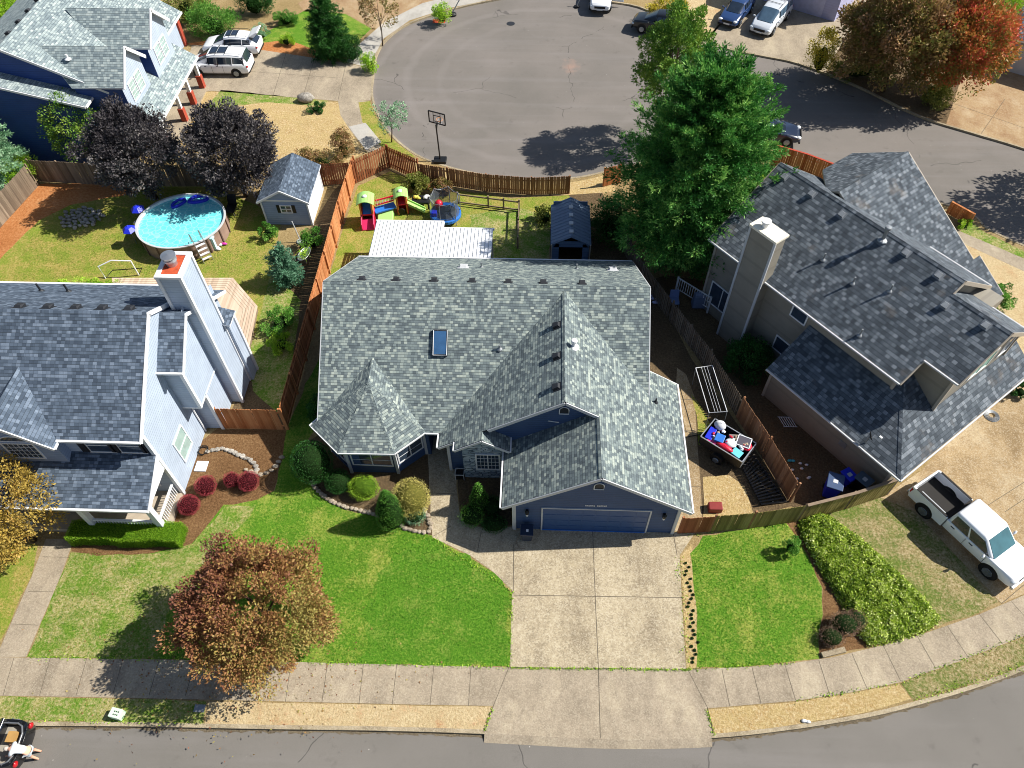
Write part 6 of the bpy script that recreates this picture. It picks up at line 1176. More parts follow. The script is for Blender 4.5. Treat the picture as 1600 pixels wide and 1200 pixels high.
for i, (px, py, lb) in enumerate(((295, 789, 'round burgundy barberry nearest the green hedge'), (321, 759, 'round burgundy barberry beside the white utility cover'), (361, 748, 'smallest burgundy barberry between two others'), (388, 752, 'burgundy barberry at the right end of the row'))):
    shrub(lb, at(px, py, .45), .5 if i != 2 else .38, .9 if i != 2 else .72, 'red', 1.2, .04, 'barberry', group='burgundy barberry balls by the white house', ragged=.025)
# clipped hedge in front of the porch
HG = thing('hedge', 'long clipped bright green box hedge in front of the porch', 'hedge', at(205, 838)); a, b = at(115, 850), at(290, 842)
n = 26000; u = rng.uniform(0, 1, n); P = np.zeros((n, 3)); d = np.zeros((n, 3)); L = b.x-a.x; yb = a.y-.05; yw = .95; hh = .8; f = rng.uniform(0, 1, n); sel = rng.choice(4, n, p=[.5, .28, .12, .1])
P[:, 0] = a.x+u*L; P[:, 1] = yb+f*yw; P[:, 2] = hh; d[:, 2] = 1
k = sel == 1; P[k, 1] = yb; P[k, 2] = f[k]*hh; d[k] = (0, -1, .3)
k = sel == 2; P[k, 1] = yb+yw; P[k, 2] = f[k]*hh; d[k] = (0, 1, .3)
k = sel == 3; P[k, 0] = np.where(u[k] > .5, b.x, a.x); P[k, 2] = rng.uniform(0, hh, k.sum()); d[k] = (1, 0, .3)
w1 = np.sin(P[:, 0]*2.1)*.05+np.sin(P[:, 0]*5.3)*.02; P[:, 1] += w1; P[:, 2] *= 1+.05*np.sin(P[:, 0]*3.1); P += rng.normal(0, .022, P.shape)
leaves('foliage', P, d+np.array([0, 0, .2]), .05, LF['hedge'], HG, HG.location, .55, .5+rng.normal(0, .1, n)); m = MB(); m.box(a.x+.06, b.x-.06, yb+.05, yb+yw-.05, 0, hh-.05); mk('branches', m, plain('core_hedge2', '3f6416', .95, .05), HG)  # dark box added inside the hedge so no gaps show
# variegated ground cover bank
bank = [at(x, y) for x, y in [(1247, 812), (1275, 800), (1300, 812), (1345, 845), (1395, 890), (1440, 935), (1468, 970), (1445, 988), (1400, 1002), (1357, 1010), (1335, 985), (1318, 950), (1290, 905), (1268, 870), (1252, 840)]]
xs = [p.x for p in bank]; ys = [p.y for p in bank]; pts = []
while len(pts) < 36000:
    x, y = random.uniform(min(xs), max(xs)), random.uniform(min(ys), max(ys))
    if inpoly(x, y, bank): pts.append((x, y))
Q = np.array(pts)
def edged(q): 
    e = np.full(len(q), 9.)
    for i in range(len(bank)):
        a_, b_ = np.array(bank[i][:2]), np.array(bank[i-1][:2]); ab = b_-a_; t = np.clip(((q-a_)@ab)/(ab@ab), 0, 1); e = np.minimum(e, np.linalg.norm(q-a_-t[:, None]*ab, axis=1))
    return e
e = edged(Q); bc_ = rng.uniform([min(xs), min(ys)], [max(xs), max(ys)], (420, 2)); bh_ = rng.uniform(.0, 1., 420); dd_ = ((Q[:, None, :]-bc_[None])**2).sum(2); kk_ = dd_.argmin(1); hz = .38*np.clip(e/.3, 0, 1)**.5*(.75+.45*bh_[kk_])*(1-.9*np.clip(dd_[np.arange(len(Q)), kk_], 0, .3)); hz *= np.where(rng.uniform(0, 1, len(Q)) < .3, rng.uniform(.3, 1, len(Q)), 1)
Q = Q+rng.normal(0, .05, Q.shape); P = np.column_stack([Q, np.maximum(.02, hz+rng.normal(0, .03, len(Q)))]); GB = thing('ground_cover', 'sprawling variegated yellow green ground cover bank beside the pickup driveway', 'ground cover', bank[0])
leaves('foliage', P, rng.normal(0, 1, P.shape)*.6+np.array([0, 0, 1]), .105, LF['ivy'], GB, GB.location, .6, .42+.35*(bh_[kk_]-.3)+rng.normal(0, .3, len(Q)))
m = MB(); cx = sum(xs)/len(xs); cy = sum(ys)/len(ys); lo_ = [(cx+(p.x-cx)*.93, cy+(p.y-cy)*.95) for p in bank]; m.prism(lo_, 0, .22); mk('branches', m, plain('core_bank', '33401c', .95, .05), GB); GB['kind'] = 'stuff'  # dark slab added under the leaves as opaque filling
# grass tufts over the lawns: one stuff object per lawn
def tufts(name, label, poly, dens, size, mat, z=.01):
    P_ = [at(x, y) for x, y in poly]; xs = [p.x for p in P_]; ys = [p.y for p in P_]; A = abs(sum(P_[i].x*P_[i-1].y-P_[i-1].x*P_[i].y for i in range(len(P_))))/2; out = []; N = int(A*dens)
    while len(out) < N:
        x, y = random.uniform(min(xs), max(xs)), random.uniform(min(ys), max(ys))
        if inpoly(x, y, P_): out.append((x, y, z+size*.35))
    P = np.array(out); D = rng.normal(0, .5, P.shape); D[:, 2] += 1; o = leaves(name, P, D, size, LF[mat], None, (0, 0, 0), .35, .5+.3*np.sin(P[:, 0]*1.3)*np.cos(P[:, 1]*1.7), jit=.5); setp(o, kind='stuff', label=label, cat='grass')
tufts('grass', 'vivid green mown grass tufts of the navy house front lawn', [(484, 745), (500, 775), (535, 795), (580, 805), (620, 822), (655, 833), (674, 838), (700, 854), (740, 874), (770, 895), (799, 927), (796, 1039), (505, 1034), (420, 1030), (420, 860), (440, 720), (478, 610)], 190, .07, 'lawn')
tufts('grass', 'green mown grass tufts of the lawn right of the driveway', [(1082, 868), (1100, 840), (1223, 817), (1260, 870), (1282, 918), (1283, 960), (1278, 1026), (1180, 1040), (1092, 1041)], 190, .07, 'lawn')
tufts('grass', 'soft green grass tufts of the white house front lawn', [(99, 898), (114, 864), (240, 867), (300, 852), (340, 815), (420, 800), (420, 1030), (45, 1025)], 120, .07, 'lawn')
tufts('grass', 'yellowing grass tufts of the pool yard', [(20, 420), (80, 330), (200, 330), (330, 330), (430, 380), (420, 430), (180, 430), (20, 440)], 70, .08, 'olive')
# ================================================================ pool and its things
pc = at(282, 346, 1.15); PX, PY = -22.83, 36.2
PL = thing('swimming_pool', 'round above ground pool with turquoise water and brown panelled wall', 'pool', (PX, PY, 0))
rx, ry = 2.75, 2.6
m = MB(); m.lathe((PX, PY, 0), [(rx, 0), (rx, 1.14), (rx-.04, 1.15), (rx-.06, .2), (rx-.06, 0)], 48, 1, ry/rx); mk('wall', m, plain('pool_wall', '8a7368', .7, var=.2, vs=1.5), PL)
m = MB(); m.lathe((PX, PY, 0), [(rx-.05, 1.13), (rx+.07, 1.13), (rx+.07, 1.19), (rx-.05, 1.19), (rx-.05, 1.13)], 48, 1, ry/rx); mk('rim', m, TRIMG, PL)
m = MB(); m.lathe((PX, PY, 0), [(0, 1.0), (rx*.5, 1.0), (rx-.05, 1.0)], 48, 1, ry/rx); mk('water', m, WATER, PL)
m = MB(); m.lathe((PX, PY, 0), [(rx-.062, .95), (rx-.055, 1.14)], 48, 1, ry/rx); mk('liner', m, plain('pool_liner', 'd5e8ee', .5), PL)
for k in range(16):
    a = k*math.pi/8+.1; p = Vector((PX+math.cos(a)*(rx+.03), PY+math.sin(a)*(ry+.03), 0)); m = MB(); m.beam(p, p+Vector((0, 0, 1.14)), .08, .06, (math.cos(a), math.sin(a), 0)); mk('upright', m, plain('pool_upright', '5f4c44', .6) if k == 0 else bpy.data.materials['pool_upright'], PL)
PLD = thing('pool_ladder', 'dark A-frame ladder with white steps over the pool wall', 'ladder', at(318, 393))
p = at(318, 398); dr = (Vector((PX, PY, 0))-p).normalized(); sd = Vector((-dr.y, dr.x, 0)); m = MB(); base = Vector((PX, PY, 0))-dr*(rx+.55)
for s in (-1, 1): m.tube([base+sd*s*.3, base+sd*s*.3+dr*.42+Vector((0, 0, 1.25)), base+sd*s*.3+dr*.6+Vector((0, 0, 1.9)), base+sd*s*.3+dr*.8+Vector((0, 0, 1.85)), base+sd*s*.3+dr*.85+Vector((0, 0, 1.2))], .025, 6)
mk('frame', m, STEEL, PLD)
for k in range(4): q = base+dr*(.1+.1*k)+Vector((0, 0, .25+.28*k)); m = MB(); m.beam(q-sd*.3, q+sd*.3, .15, .04, (0, 0, 1)); mk('step', m, TRIM, PLD)
for i, (px, py, sc, rt, lb) in enumerate(((311, 314, 1.0, .3, 'blue ring float with pointed tail, right of the two in the pool'), (281, 319, .82, .9, 'blue ring float nearer the middle of the pool, left of the two'))):
    q = at(px, py, 1.02); pts = [Vector((math.cos(a)*.62*(1 if math.sin(a) > 0 else .85), math.sin(a)*.42*(1.1 if math.sin(a) > 0 else .35), 0))*sc for a in [k*2*math.pi/20 for k in range(21)]]; cr_, sr_ = math.cos(rt), math.sin(rt)
    m = MB(); m.tube([q+Vector((v.x*cr_-v.y*sr_, v.x*sr_+v.y*cr_, .05)) for v in pts], .115*sc, 8, False); mk('pool_float', m, BLUP, smooth=True, label=lb, cat='pool float', group='blue floats in the pool', base=q)
for px, py, lb in ((218, 328, 'blue fabric sunshade on the back left rim of the pool'), (205, 360, 'larger blue fabric sunshade on the front left rim of the pool')):
    q = at(px, py, 1.1); R_ = thing('pool_umbrella', lb, 'sunshade', (q.x-.1, q.y, 0), group='blue sunshades by the pool'); m = MB(); m.lathe((q.x-.1, q.y, 1.2), [(0, .24), (.22, .17), (.46, -.05), (.44, -.07), (.2, .13), (0, .2)], 6); mk('canopy', m, BLUP, R_); m = MB(); m.cyl((q.x-.1, q.y), .02, 0, 1.5, 6); mk('pole', m, STEEL, R_)
q = at(214, 345, .8); R_ = thing('pool_pump', 'grey filter pump standing at the left side of the pool', 'pump', (q.x-.1, q.y, 0)); m = MB(); m.lathe((q.x-.1, q.y, 0), [(.02, .0), (.2, 0), (.22, .5), (.15, .7), (0, .75)], 14); mk('tank', m, STEEL, R_); m = MB(); m.tube([(q.x-.1, q.y, .3), (q.x+.2, q.y-.1, .35), (q.x+.45, q.y-.05, .7)], .03, 6); mk('hose', m, BLACK, R_)
q = at(360, 322, .5); R_ = thing('lounge_chair', 'dark reclining lawn chair right of the pool', 'chair', (q.x, q.y, 0)); m = MB(); m.hexa([(q.x-.3, q.y-.5, .32), (q.x+.3, q.y-.5, .32), (q.x+.3, q.y+.3, .36), (q.x-.3, q.y+.3, .36)], [(q.x-.3, q.y-.5, .38), (q.x+.3, q.y-.5, .38), (q.x+.3, q.y+.3, .42), (q.x-.3, q.y+.3, .42)]); mk('seat', m, BLACK, R_); m = MB(); m.hexa([(q.x-.3, q.y+.3, .38), (q.x+.3, q.y+.3, .38), (q.x+.3, q.y+.36, .36), (q.x-.3, q.y+.36, .36)], [(q.x-.28, q.y+.65, .95), (q.x+.28, q.y+.65, .95), (q.x+.28, q.y+.7, .92), (q.x-.28, q.y+.7, .92)]); mk('backrest', m, BLACK, R_)
for sx in (-.27, .27):
    for sy in (-.45, .3): m = MB(); m.beam((q.x+sx, q.y+sy, 0), (q.x+sx, q.y+sy, .34), .03, .03); mk('leg', m, STEEL, R_)
q = at(343, 388); R_ = thing('toy_pile', 'white and pink pool toys on the grass at the ladder foot', 'toys', q); m = MB(); [m.ball((q.x+random.uniform(-.35, .35), q.y+random.uniform(-.25, .25), .1), (.2, .12, .09), 8) for _ in range(4)]; mk('toy', m, TRIM, R_, smooth=True); m = MB(); m.ball((q.x+.25, q.y+.3, .12), (.22, .1, .08), 8); mk('toy', m, plain('pink_plastic', 'c23a9c', .5), R_, smooth=True)
q = at(327, 372, .9); m = MB(); m.box(q.x-.2, q.x+.25, q.y-.15, q.y+.15, .0, .9); m.ball((q.x+.1, q.y, .98), (.25, .2, .12), 8); mk('towel_stand', m, plain('pale_towels', 'b8dbe2', .8), label='small stand with pale towels beside the pool ladder', cat='stand', base=(q.x, q.y, 0))
# rock ring
for k in range(44):
    a = k*2.399; rr = 1.15*math.sqrt((k+.5)/44); q = at(128, 342)+Vector((math.cos(a)*rr*1.25, math.sin(a)*rr*.95, 0)); m = MB(); m.ball((q.x, q.y, .1), (random.uniform(.12, .24), random.uniform(.08, .16), random.uniform(.08, .16)), 7, .2); mk('garden_rock', m, ROCK, label='grey angular rock in the heap on the pool yard lawn', cat='rock', group='heap of grey rocks on the pool yard lawn', base=(q.x, q.y, 0))
# white arched goal frame
R_ = thing('goal_frame', 'white tubular arched goal frame standing beside the deck', 'goal frame', at(185, 432)); a, b = at(165, 435), at(217, 430); m = MB(); m.tube([a, a+Vector((0, 0, 1.0)), a.lerp(b, .4)+Vector((0, .15, 1.25)), b+Vector((0, 0, 1.2)), b], .04, 8); mk('frame', m, TRIM, R_); m = MB(); m.tube([a, a+Vector((.2, .7, .03)), b+Vector((0, .6, .03)), b], .025, 6); mk('base_bar', m, BLACK, R_)
# ================================================================ court and yard things
hb = at(688, 252, 0)
HP = thing('basketball_hoop', 'portable basketball hoop with clear black framed board at the court kerb', 'basketball hoop', hb)
m = MB(); m.tube([hb+Vector((0, 0, .1)), hb+Vector((-.05, .2, 1.2)), hb+Vector((-.1, .35, 2.7))], .05, 8); mk('pole', m, BLACK, HP); m = MB(); m.box(hb.x-.45, hb.x+.45, hb.y-.35, hb.y+.35, 0, .2); mk('base', m, BLACK, HP, bevel=.05)
bd = Vector((.86, -.35, 0)).normalized(); bn = Vector((-bd.y, bd.x, 0)); bc = hb+Vector((-.05, .75, 2.95)); f = MB(); hw_, hh_ = .62, .42
cr = [bc-bd*hw_-Vector((0, 0, hh_)), bc+bd*hw_-Vector((0, 0, hh_)), bc+bd*hw_+Vector((0, 0, hh_)), bc-bd*hw_+Vector((0, 0, hh_))]
for i in range(4): f.beam(cr[i], cr[(i+1) % 4], .06, .07, bn)
q4 = [bc-bd*.27-Vector((0, 0, .28)), bc+bd*.27-Vector((0, 0, .28)), bc+bd*.27+Vector((0, 0, .16)), bc-bd*.27+Vector((0, 0, .16))]
for i in range(4): f.beam(q4[i], q4[(i+1) % 4], .035, .04, bn)
f.beam(bc-bd*.27-Vector((0, 0, hh_)), bc-bd*.27+Vector((0, 0, hh_)), .03, .03, bn); f.beam(bc+bd*.27-Vector((0, 0, hh_)), bc+bd*.27+Vector((0, 0, hh_)), .03, .03, bn)
bo = mk('backboard_frame', f, BLACK, HP)
g_ = Mt('clear_board', .1, .5); g_.col('c9ccd2'); g_.b.inputs['Alpha'].default_value = .25; m = MB(); m.poly(cr); mk('backboard', m, g_.m, HP)
m = MB(); rc = bc+bn*.32-Vector((0, 0, .3)); m.tube([rc+Vector((math.cos(a)*.23, math.sin(a)*.23, 0)) for a in [k*math.pi/8 for k in range(17)]], .015, 5, False); ro = mk('rim', m, ORGP, HP)
m = MB()
for k in range(12): a = k*math.pi/6; m.tube([rc+Vector((math.cos(a)*.23, math.sin(a)*.23, 0)), rc+Vector((math.cos(a+.5)*.12, math.sin(a+.5)*.12, -.4))], .006, 3); m.tube([rc+Vector((math.cos(a)*.23, math.sin(a)*.23, 0)), rc+Vector((math.cos(a-.5)*.12, math.sin(a-.5)*.12, -.4))], .006, 3)
mk('net', m, TRIM, ro)
m = MB(); m.beam(hb+Vector((-.1, .35, 2.6)), bc-Vector((0, 0, .3)), .06, .06); m.beam(hb+Vector((-.08, .3, 2.3)), bc-Vector((0, 0, .4)), .05, .05); mk('arm', m, BLACK, HP)
# second portable hoop base at the top
q = at(707, 24, RZ); R_ = thing('hoop_stand', 'black weighted stand with leaning pole at the top of the court', 'stand', q); m = MB(); m.lathe(q, [(.36, 0), (.36, .15), (.2, .25), (0, .27)], 14); mk('base', m, BLACK, R_); m = MB(); m.tube([q+Vector((0, 0, .2)), q+Vector((1.0, .5, 1.7))], .045, 8); mk('pole', m, GALV, R_)
q = at(901, 11, RZ); R_ = thing('hoop_stand', 'thin leaning pole on a black stand left of the white hatchback', 'stand', q); m = MB(); m.lathe(q, [(.25, 0), (.25, .1), (0, .2)], 12); mk('base', m, BLACK, R_); m = MB(); m.tube([q+Vector((0, 0, .1)), q+Vector((.7, .4, 1.5))], .035, 8); mk('pole', m, GALV, R_)
# play structure
pa, pb = at(577, 346), at(630, 330)
TY = thing('play_structure', 'red orange and green plastic climber with twin roofs and slide', 'play structure', pa)
def tower(c, w, h, slide, ang):
    cs, sn_ = math.cos(ang), math.sin(ang); X = lambda x, y, z: Vector((c.x+x*cs-y*sn_, c.y+x*sn_+y*cs, z)); m = MB()
    def bx(x0, x1, y0, y1, z0, z1, m): m.hexa([X(x0, y0, z0), X(x1, y0, z0), X(x1, y1, z0), X(x0, y1, z0)], [X(x0, y0, z1), X(x1, y0, z1), X(x1, y1, z1), X(x0, y1, z1)])
    for x in (-w, w-.1):
        for y in (-w, w-.1): bx(x, x+.1, y, y+.1, .0, h-.3, m)
    bx(-w, -w+.05, -w, w, .9, h-.45, m); bx(w-.05, w, -w, w, .9, h-.45, m); mk('tower', m, ORGP, TY, bevel=.015)
    m = MB(); bx(-w, w, -w, w, .75, .85, m); bx(-w-.03, -w+.04, -w, w, 0, .85, m); bx(w-.04, w+.03, -w, w, 0, .85, m); bx(-w, w, w-.05, w+.02, 0, 1.2, m); mk('panel', m, REDP, TY, bevel=.02)
    m = MB(); n = 7; 
    for i in range(n-1):
        a0, a1 = -1+2*i/(n-1), -1+2*(i+1)/(n-1); z0, z1 = h-.1-.25*a0*a0, h-.1-.25*a1*a1; k = w+.14
        m.hexa([X(a0*k, -k, z0), X(a1*k, -k, z1), X(a1*k, k, z1), X(a0*k, k, z0)], [X(a0*k, -k, z0+.06), X(a1*k, -k, z1+.06), X(a1*k, k, z1+.06), X(a0*k, k, z0+.06)])
    ro = mk('canopy', m, GRNP, TY, bevel=.02); m = MB(); m.lathe(X(0, 0, h-.06), [(.14, 0), (.14, .06), (.08, .1), (0, .11)], 14); mk('sun_disc', m, TRIM, ro)
    return X
X = tower(pa+Vector((0, .1, 0)), .42, 2.0, True, .1); m = MB()
m.hexa([X(-.28, -.4, .8), X(.28, -.4, .8), X(.28, .35, .85), X(-.28, .35, .85)], [X(-.28, -.4, .86), X(.28, -.4, .86), X(.28, .35, 1.3), X(-.28, .35, 1.3)]); mk('backboard', m, BLU2, TY, bevel=.02)
m = MB(); m.hexa([X(-.35, -1.0, 0), X(.35, -1.0, 0), X(.35, -.42, 0), X(-.35, -.42, 0)], [X(-.35, -1.0, .08), X(.35, -1.0, .08), X(.35, -.42, .5), X(-.35, -.42, .5)]); m.hexa([X(-.42, -1.02, 0), X(-.35, -1.02, 0), X(-.35, -.42, 0), X(-.42, -.42, 0)], [X(-.42, -1.02, .5), X(-.35, -1.02, .5), X(-.35, -.42, .85), X(-.42, -.42, .85)]); m.hexa([X(.35, -1.02, 0), X(.42, -1.02, 0), X(.42, -.42, 0), X(.35, -.42, 0)], [X(.35, -1.02, .5), X(.42, -1.02, .5), X(.42, -.42, .85), X(.35, -.42, .85)]); mk('steps', m, plain('magenta_plastic', 'cc2f63', .4), TY, bevel=.02)
X2 = tower(pb, .34, 1.7, False, .2); m = MB(); m.tube([pb+Vector((0, -.36, .32)), pb+Vector((0, -.42, .32))], .22, 14); mk('port_hole', m, BLACK, TY)
for z in (1.05, 1.4): m = MB(); m.beam(pa.lerp(pb, .25)+Vector((0, .1, z)), pa.lerp(pb, .78)+Vector((0, .05, z)), .05, .09); mk('bridge_rail', m, REDP, TY)
m = MB()
for k in range(6): q = pa.lerp(pb, .3+.08*k)+Vector((0, .08, 0)); m.beam(q+Vector((0, 0, 1.05)), q+Vector((0, 0, 1.4)), .04, .04)
mk('bridge_bars', m, TRIM, TY); m = MB(); m.beam(pa.lerp(pb, .2)+Vector((0, 0, .7)), pa.lerp(pb, .8)+Vector((0, 0, .7)), .6, .08); mk('bridge', m, BLU2, TY)
m = MB(); m.beam(pb+Vector((.3, 0, .75)), pb+Vector((1.5, -.15, .15)), .4, .06); m.beam(pb+Vector((.3, .2, .85)), pb+Vector((1.5, .05, .25)), .05, .12); m.beam(pb+Vector((.3, -.2, .85)), pb+Vector((1.5, -.35, .25)), .05, .12); mk('slide', m, GRNP, TY)
m = MB(); m.hexa([pa.lerp(pb, .3)+Vector((0, -.9, 0)), pa.lerp(pb, .75)+Vector((0, -.9, 0)), pa.lerp(pb, .75)+Vector((0, -.1, 0)), pa.lerp(pb, .3)+Vector((0, -.1, 0))], [pa.lerp(pb, .3)+Vector((0, -.9, .1)), pa.lerp(pb, .75)+Vector((0, -.9, .1)), pa.lerp(pb, .75)+Vector((0, -.1, .65)), pa.lerp(pb, .3)+Vector((0, -.1, .65))]); mk('small_slide', m, GRNP, TY, bevel=.05)
# trampoline full of toys
tc = at(697, 342); TR = thing('trampoline', 'small round trampoline with blue pads and a saggy grey net', 'trampoline', tc); r_ = 1.0
m = MB(); m.lathe((tc.x, tc.y, 0), [(r_*.72, .52), (r_*.74, .57), (r_, .57), (r_+.03, .53), (r_+.03, .35)], 24); mk('pad', m, BLU2, TR); m = MB(); m.lathe((tc.x, tc.y, 0), [(0, .5), (r_*.74, .52)], 24); mk('mat', m, plain('mat_navy', '26344f', .8), TR)
for k in range(6):
    a = k*math.pi/3+.3; q = Vector((tc.x+math.cos(a)*r_, tc.y+math.sin(a)*r_, 0)); m = MB(); m.tube([q, q+Vector((0, 0, 1.7)), q+Vector((-math.cos(a)*.1, -math.sin(a)*.1, 1.95))], .028, 6); mk('net_pole', m, GREYF, TR)
    m = MB(); m.tube([q+Vector((-math.cos(a)*.05, -math.sin(a)*.05, 1.9)), Vector((tc.x+math.cos(a+math.pi/6)*r_*.86, tc.y+math.sin(a+math.pi/6)*r_*.86, 1.72)), Vector((tc.x+math.cos(a+math.pi/3)*r_*.95, tc.y+math.sin(a+math.pi/3)*r_*.95, 1.9))], .018, 5); mk('net_rope', m, STEEL, TR)
nm = Mt('net_mesh', .8, .1); nm.col('5d646b'); uvx = nm.sep(nm.uv()); nm.put(nm.b, 'Alpha', nm.ma('MAXIMUM', nm.ma('LESS_THAN', nm.ma('FRACT', nm.ma('MULTIPLY', uvx[0], 22.)), .34), nm.ma('LESS_THAN', nm.ma('FRACT', nm.ma('MULTIPLY', uvx[1], 22.)), .34)))
m = MB(); m.lathe((tc.x, tc.y, 0), [(r_*.93, .57), (r_*.84, 1.1), (r_*.92, 1.8)], 18); mk('net', m, nm.m, TR)
q = tc; mk('ball', MB().ball((q.x-.45, q.y+.5, .82), .28, 12), REDP, smooth=True, label='large red ball on the trampoline', cat='ball', base=(q.x-.45, q.y+.5, .54))
mk('toy_bin', MB().box(q.x-.85, q.x-.5, q.y-.5, q.y-.15, .57, .85), BLUP, label='small blue bin at the left edge of the trampoline', cat='bin', base=(q.x-.7, q.y-.3, .57), bevel=.03)
q = at(659, 322); R_ = thing('toy_table', 'dark plastic play table heaped with white and yellow toys', 'play table', q); m = MB(); m.box(q.x-.6, q.x+.6, q.y-.4, q.y+.4, .45, .62); mk('table_top', m, BLACK, R_, bevel=.03)
for sx in (-.5, .5):
    for sy in (-.3, .3): m = MB(); m.box(q.x+sx-.04, q.x+sx+.04, q.y+sy-.04, q.y+sy+.04, 0, .45); mk('leg', m, BLACK, R_)
for i, (mt, lb) in enumerate(((TRIM, 'white toy heap on the right end of the play table'), (plain('yellow_toy', 'd8cf5a', .5), 'yellow toy tray on the left of the play table'))): m = MB(); [m.ball((q.x+(.3 if i == 0 else -.25)+random.uniform(-.15, .15), q.y+random.uniform(-.2, .25), .7), (.16, .1, .1), 7) for _ in range(4)]; mk('toy', m, mt, smooth=True, label=lb, cat='toy', base=(q.x, q.y, .62))
RB = thing('raised_bed', 'wooden raised garden bed with dead rusty plants', 'raised bed', at(668, 297)); m = MB(); a, b = at(636, 300), at(700, 306); m.beam(a+Vector((0, 0, .15)), b+Vector((0, 0, .15)), .06, .3); m.beam(a+Vector((0, 1.1, .15)), b+Vector((0, 1.1, .15)), .06, .3); m.beam(a+Vector((0, 0, .15)), a+Vector((0, 1.1, .15)), .06, .3); m.beam(b+Vector((0, 0, .15)), b+Vector((0, 1.1, .15)), .06, .3); mk('frame', m, LOG, RB); m = MB(); m.hexa([a, b, b+Vector((0, 1.05, 0)), a+Vector((0, 1.05, 0))], [v+Vector((0, 0, .24)) for v in (a, b, b+Vector((0, 1.05, 0)), a+Vector((0, 1.05, 0)))]); mk('soil', m, ORANGE, RB)
n = 900; P = np.column_stack([rng.uniform(a.x+.1, b.x-.1, n), rng.uniform(a.y+.1, a.y+1, n), rng.uniform(.25, .6, n)]); leaves('plant', P, rng.normal(0, .5, P.shape)+[0, 0, 1], .13, LF['rust'], RB, RB.location, .3)
# potted planter at left yard, umbrella base etc
q = at(476, 400, .3); R_ = thing('planter_tub', 'oval galvanised tub planter beside the long cedar fence', 'planter', (q.x, q.y, 0)); m = MB(); m.lathe((q.x, q.y, 0), [(.3, 0), (.42, .5), (.45, .52), (.38, .5), (.36, .42), (0, .42)], 20, .8, 1.5, -.2); mk('tub', m, STEEL, R_, smooth=True); n = 300; P = np.column_stack([q.x+rng.normal(0, .15, n), q.y+rng.normal(0, .25, n), rng.uniform(.42, .75, n)]); leaves('plant', P, rng.normal(0, .6, P.shape)+[0, 0, 1], .1, LF['lime'], R_, R_.location)
q = at(470, 378); R_ = thing('parasol_base', 'pale parasol stand with a bare leaning pole by the shed bushes', 'stand', q); m = MB(); m.lathe(q, [(.25, 0), (.25, .08), (.05, .14), (0, .15)], 14); mk('base', m, TRIMG, R_); m = MB(); m.tube([q+Vector((0, 0, .1)), q+Vector((-.2, .1, 1.6))], .03, 6); mk('pole', m, TRIMG, R_)
# stone edgings
def stones(label, group, pts, n, s=.14, mat=None, z=0):
    P = [at(*p) for p in pts]; P = smooth(P, 5); L = [0]
    for a, b in zip(P[:-1], P[1:]): L.append(L[-1]+(b-a).length)
    for i in range(n):
        t = L[-1]*i/(n-1); k = max(j for j in range(len(L)) if L[j] <= t+1e-6); k = min(k, len(P)-2); q = P[k].lerp(P[k+1], (t-L[k])/max(1e-6, L[k+1]-L[k])); m = MB(); m.ball((q.x+random.uniform(-.02, .02), q.y+random.uniform(-.02, .02), z+.06), (s*random.uniform(.8, 1.15), s*random.uniform(.65, .95), .08), 8, .1); mk('edging_stone', m, mat or ROCKP, label=label, cat='stone', group=group, base=(q.x, q.y, z))
stones('pale block of the stone edging curving from the turret bed to the walk', 'stone edging of the turret bed', [(484, 700), (486, 745), (502, 772), (535, 791), (578, 802), (618, 818), (640, 828), (671, 831), (670, 812), (661, 795)], 46, .15)
stones('rounded field stone in the line across the white house mulch bed', 'field stones across the mulch bed', [(325, 706), (350, 702), (375, 712), (395, 722), (402, 735)], 14, .16, ROCK)
stones('rough stone in the pile where the white house bed meets the fence', 'stones at the fence end of the mulch bed', [(385, 735), (410, 742), (428, 732), (440, 715)], 9, .15, ROCKP)
q = at(467, 158); mk('boulder', MB().ball((q.x+.6, q.y, .3), (.7, .45, .35), 12, .12), ROCK, smooth=True, label='large grey boulder on the dry front yard beside the juniper', cat='boulder', base=(q.x, q.y, 0))
q = at(300, 770); p = at(315, 729); mk('utility_cover', MB().box(p.x-.3, p.x+.3, p.y-.3, p.y+.3, 0, .06), TRIM, label='white square utility cover in the mulch bed', cat='utility cover', base=p, bevel=.02)
# stepping side: hose, meter, yard sign
q = at(318, 705); R_ = thing('hose_reel', 'black garden hose coiled at the white house wall', 'hose', q); m = MB()
for k in range(3): m.tube([q+Vector((math.cos(a)*(.22+.03*k), math.sin(a)*(.22+.03*k), .05+.04*k)) for a in [j*math.pi/8 for j in range(17)]], .018, 5, False)
mk('coil', m, BLACK, R_); m = MB(); m.tube([q+Vector((.2, 0, .05)), at(335, 702)+Vector((0, 0, .03)), at(352, 700)+Vector((0, 0, .03))], .015, 5); mk('hose_end', m, BLACK, R_)
q = at(186, 1118); R_ = thing('utility_box', 'pale green utility pedestal with small dark markings on the verge', 'utility box', q); m = MB(); m.box(q.x-.24, q.x+.24, q.y-.18, q.y+.2, 0, .4); m.xf(Matrix.Translation(q) @ Matrix.Rotation(-.18, 4, 'Z') @ Matrix.Translation(-q)); mk('cabinet', m, plain('pale_green_metal', 'c5dcc4', .5, var=.04), R_, bevel=.03); m = MB()
for i in range(3):
    for j in range(2): m.box(q.x-.06+i*.08, q.x-.01+i*.08, q.y-.08+j*.12, q.y-.03+j*.12, .401, .406)
m.xf(Matrix.Translation(q) @ Matrix.Rotation(-.18, 4, 'Z') @ Matrix.Translation(-q)); mk('marking', m, BLACK, R_)
q = at(312, 1107); mk('meter_cover', MB().box(q.x-.22, q.x+.22, q.y-.15, q.y+.15, .0, .03), GALV, label='grey meter cover in the shaded verge grass', cat='meter cover', base=q)
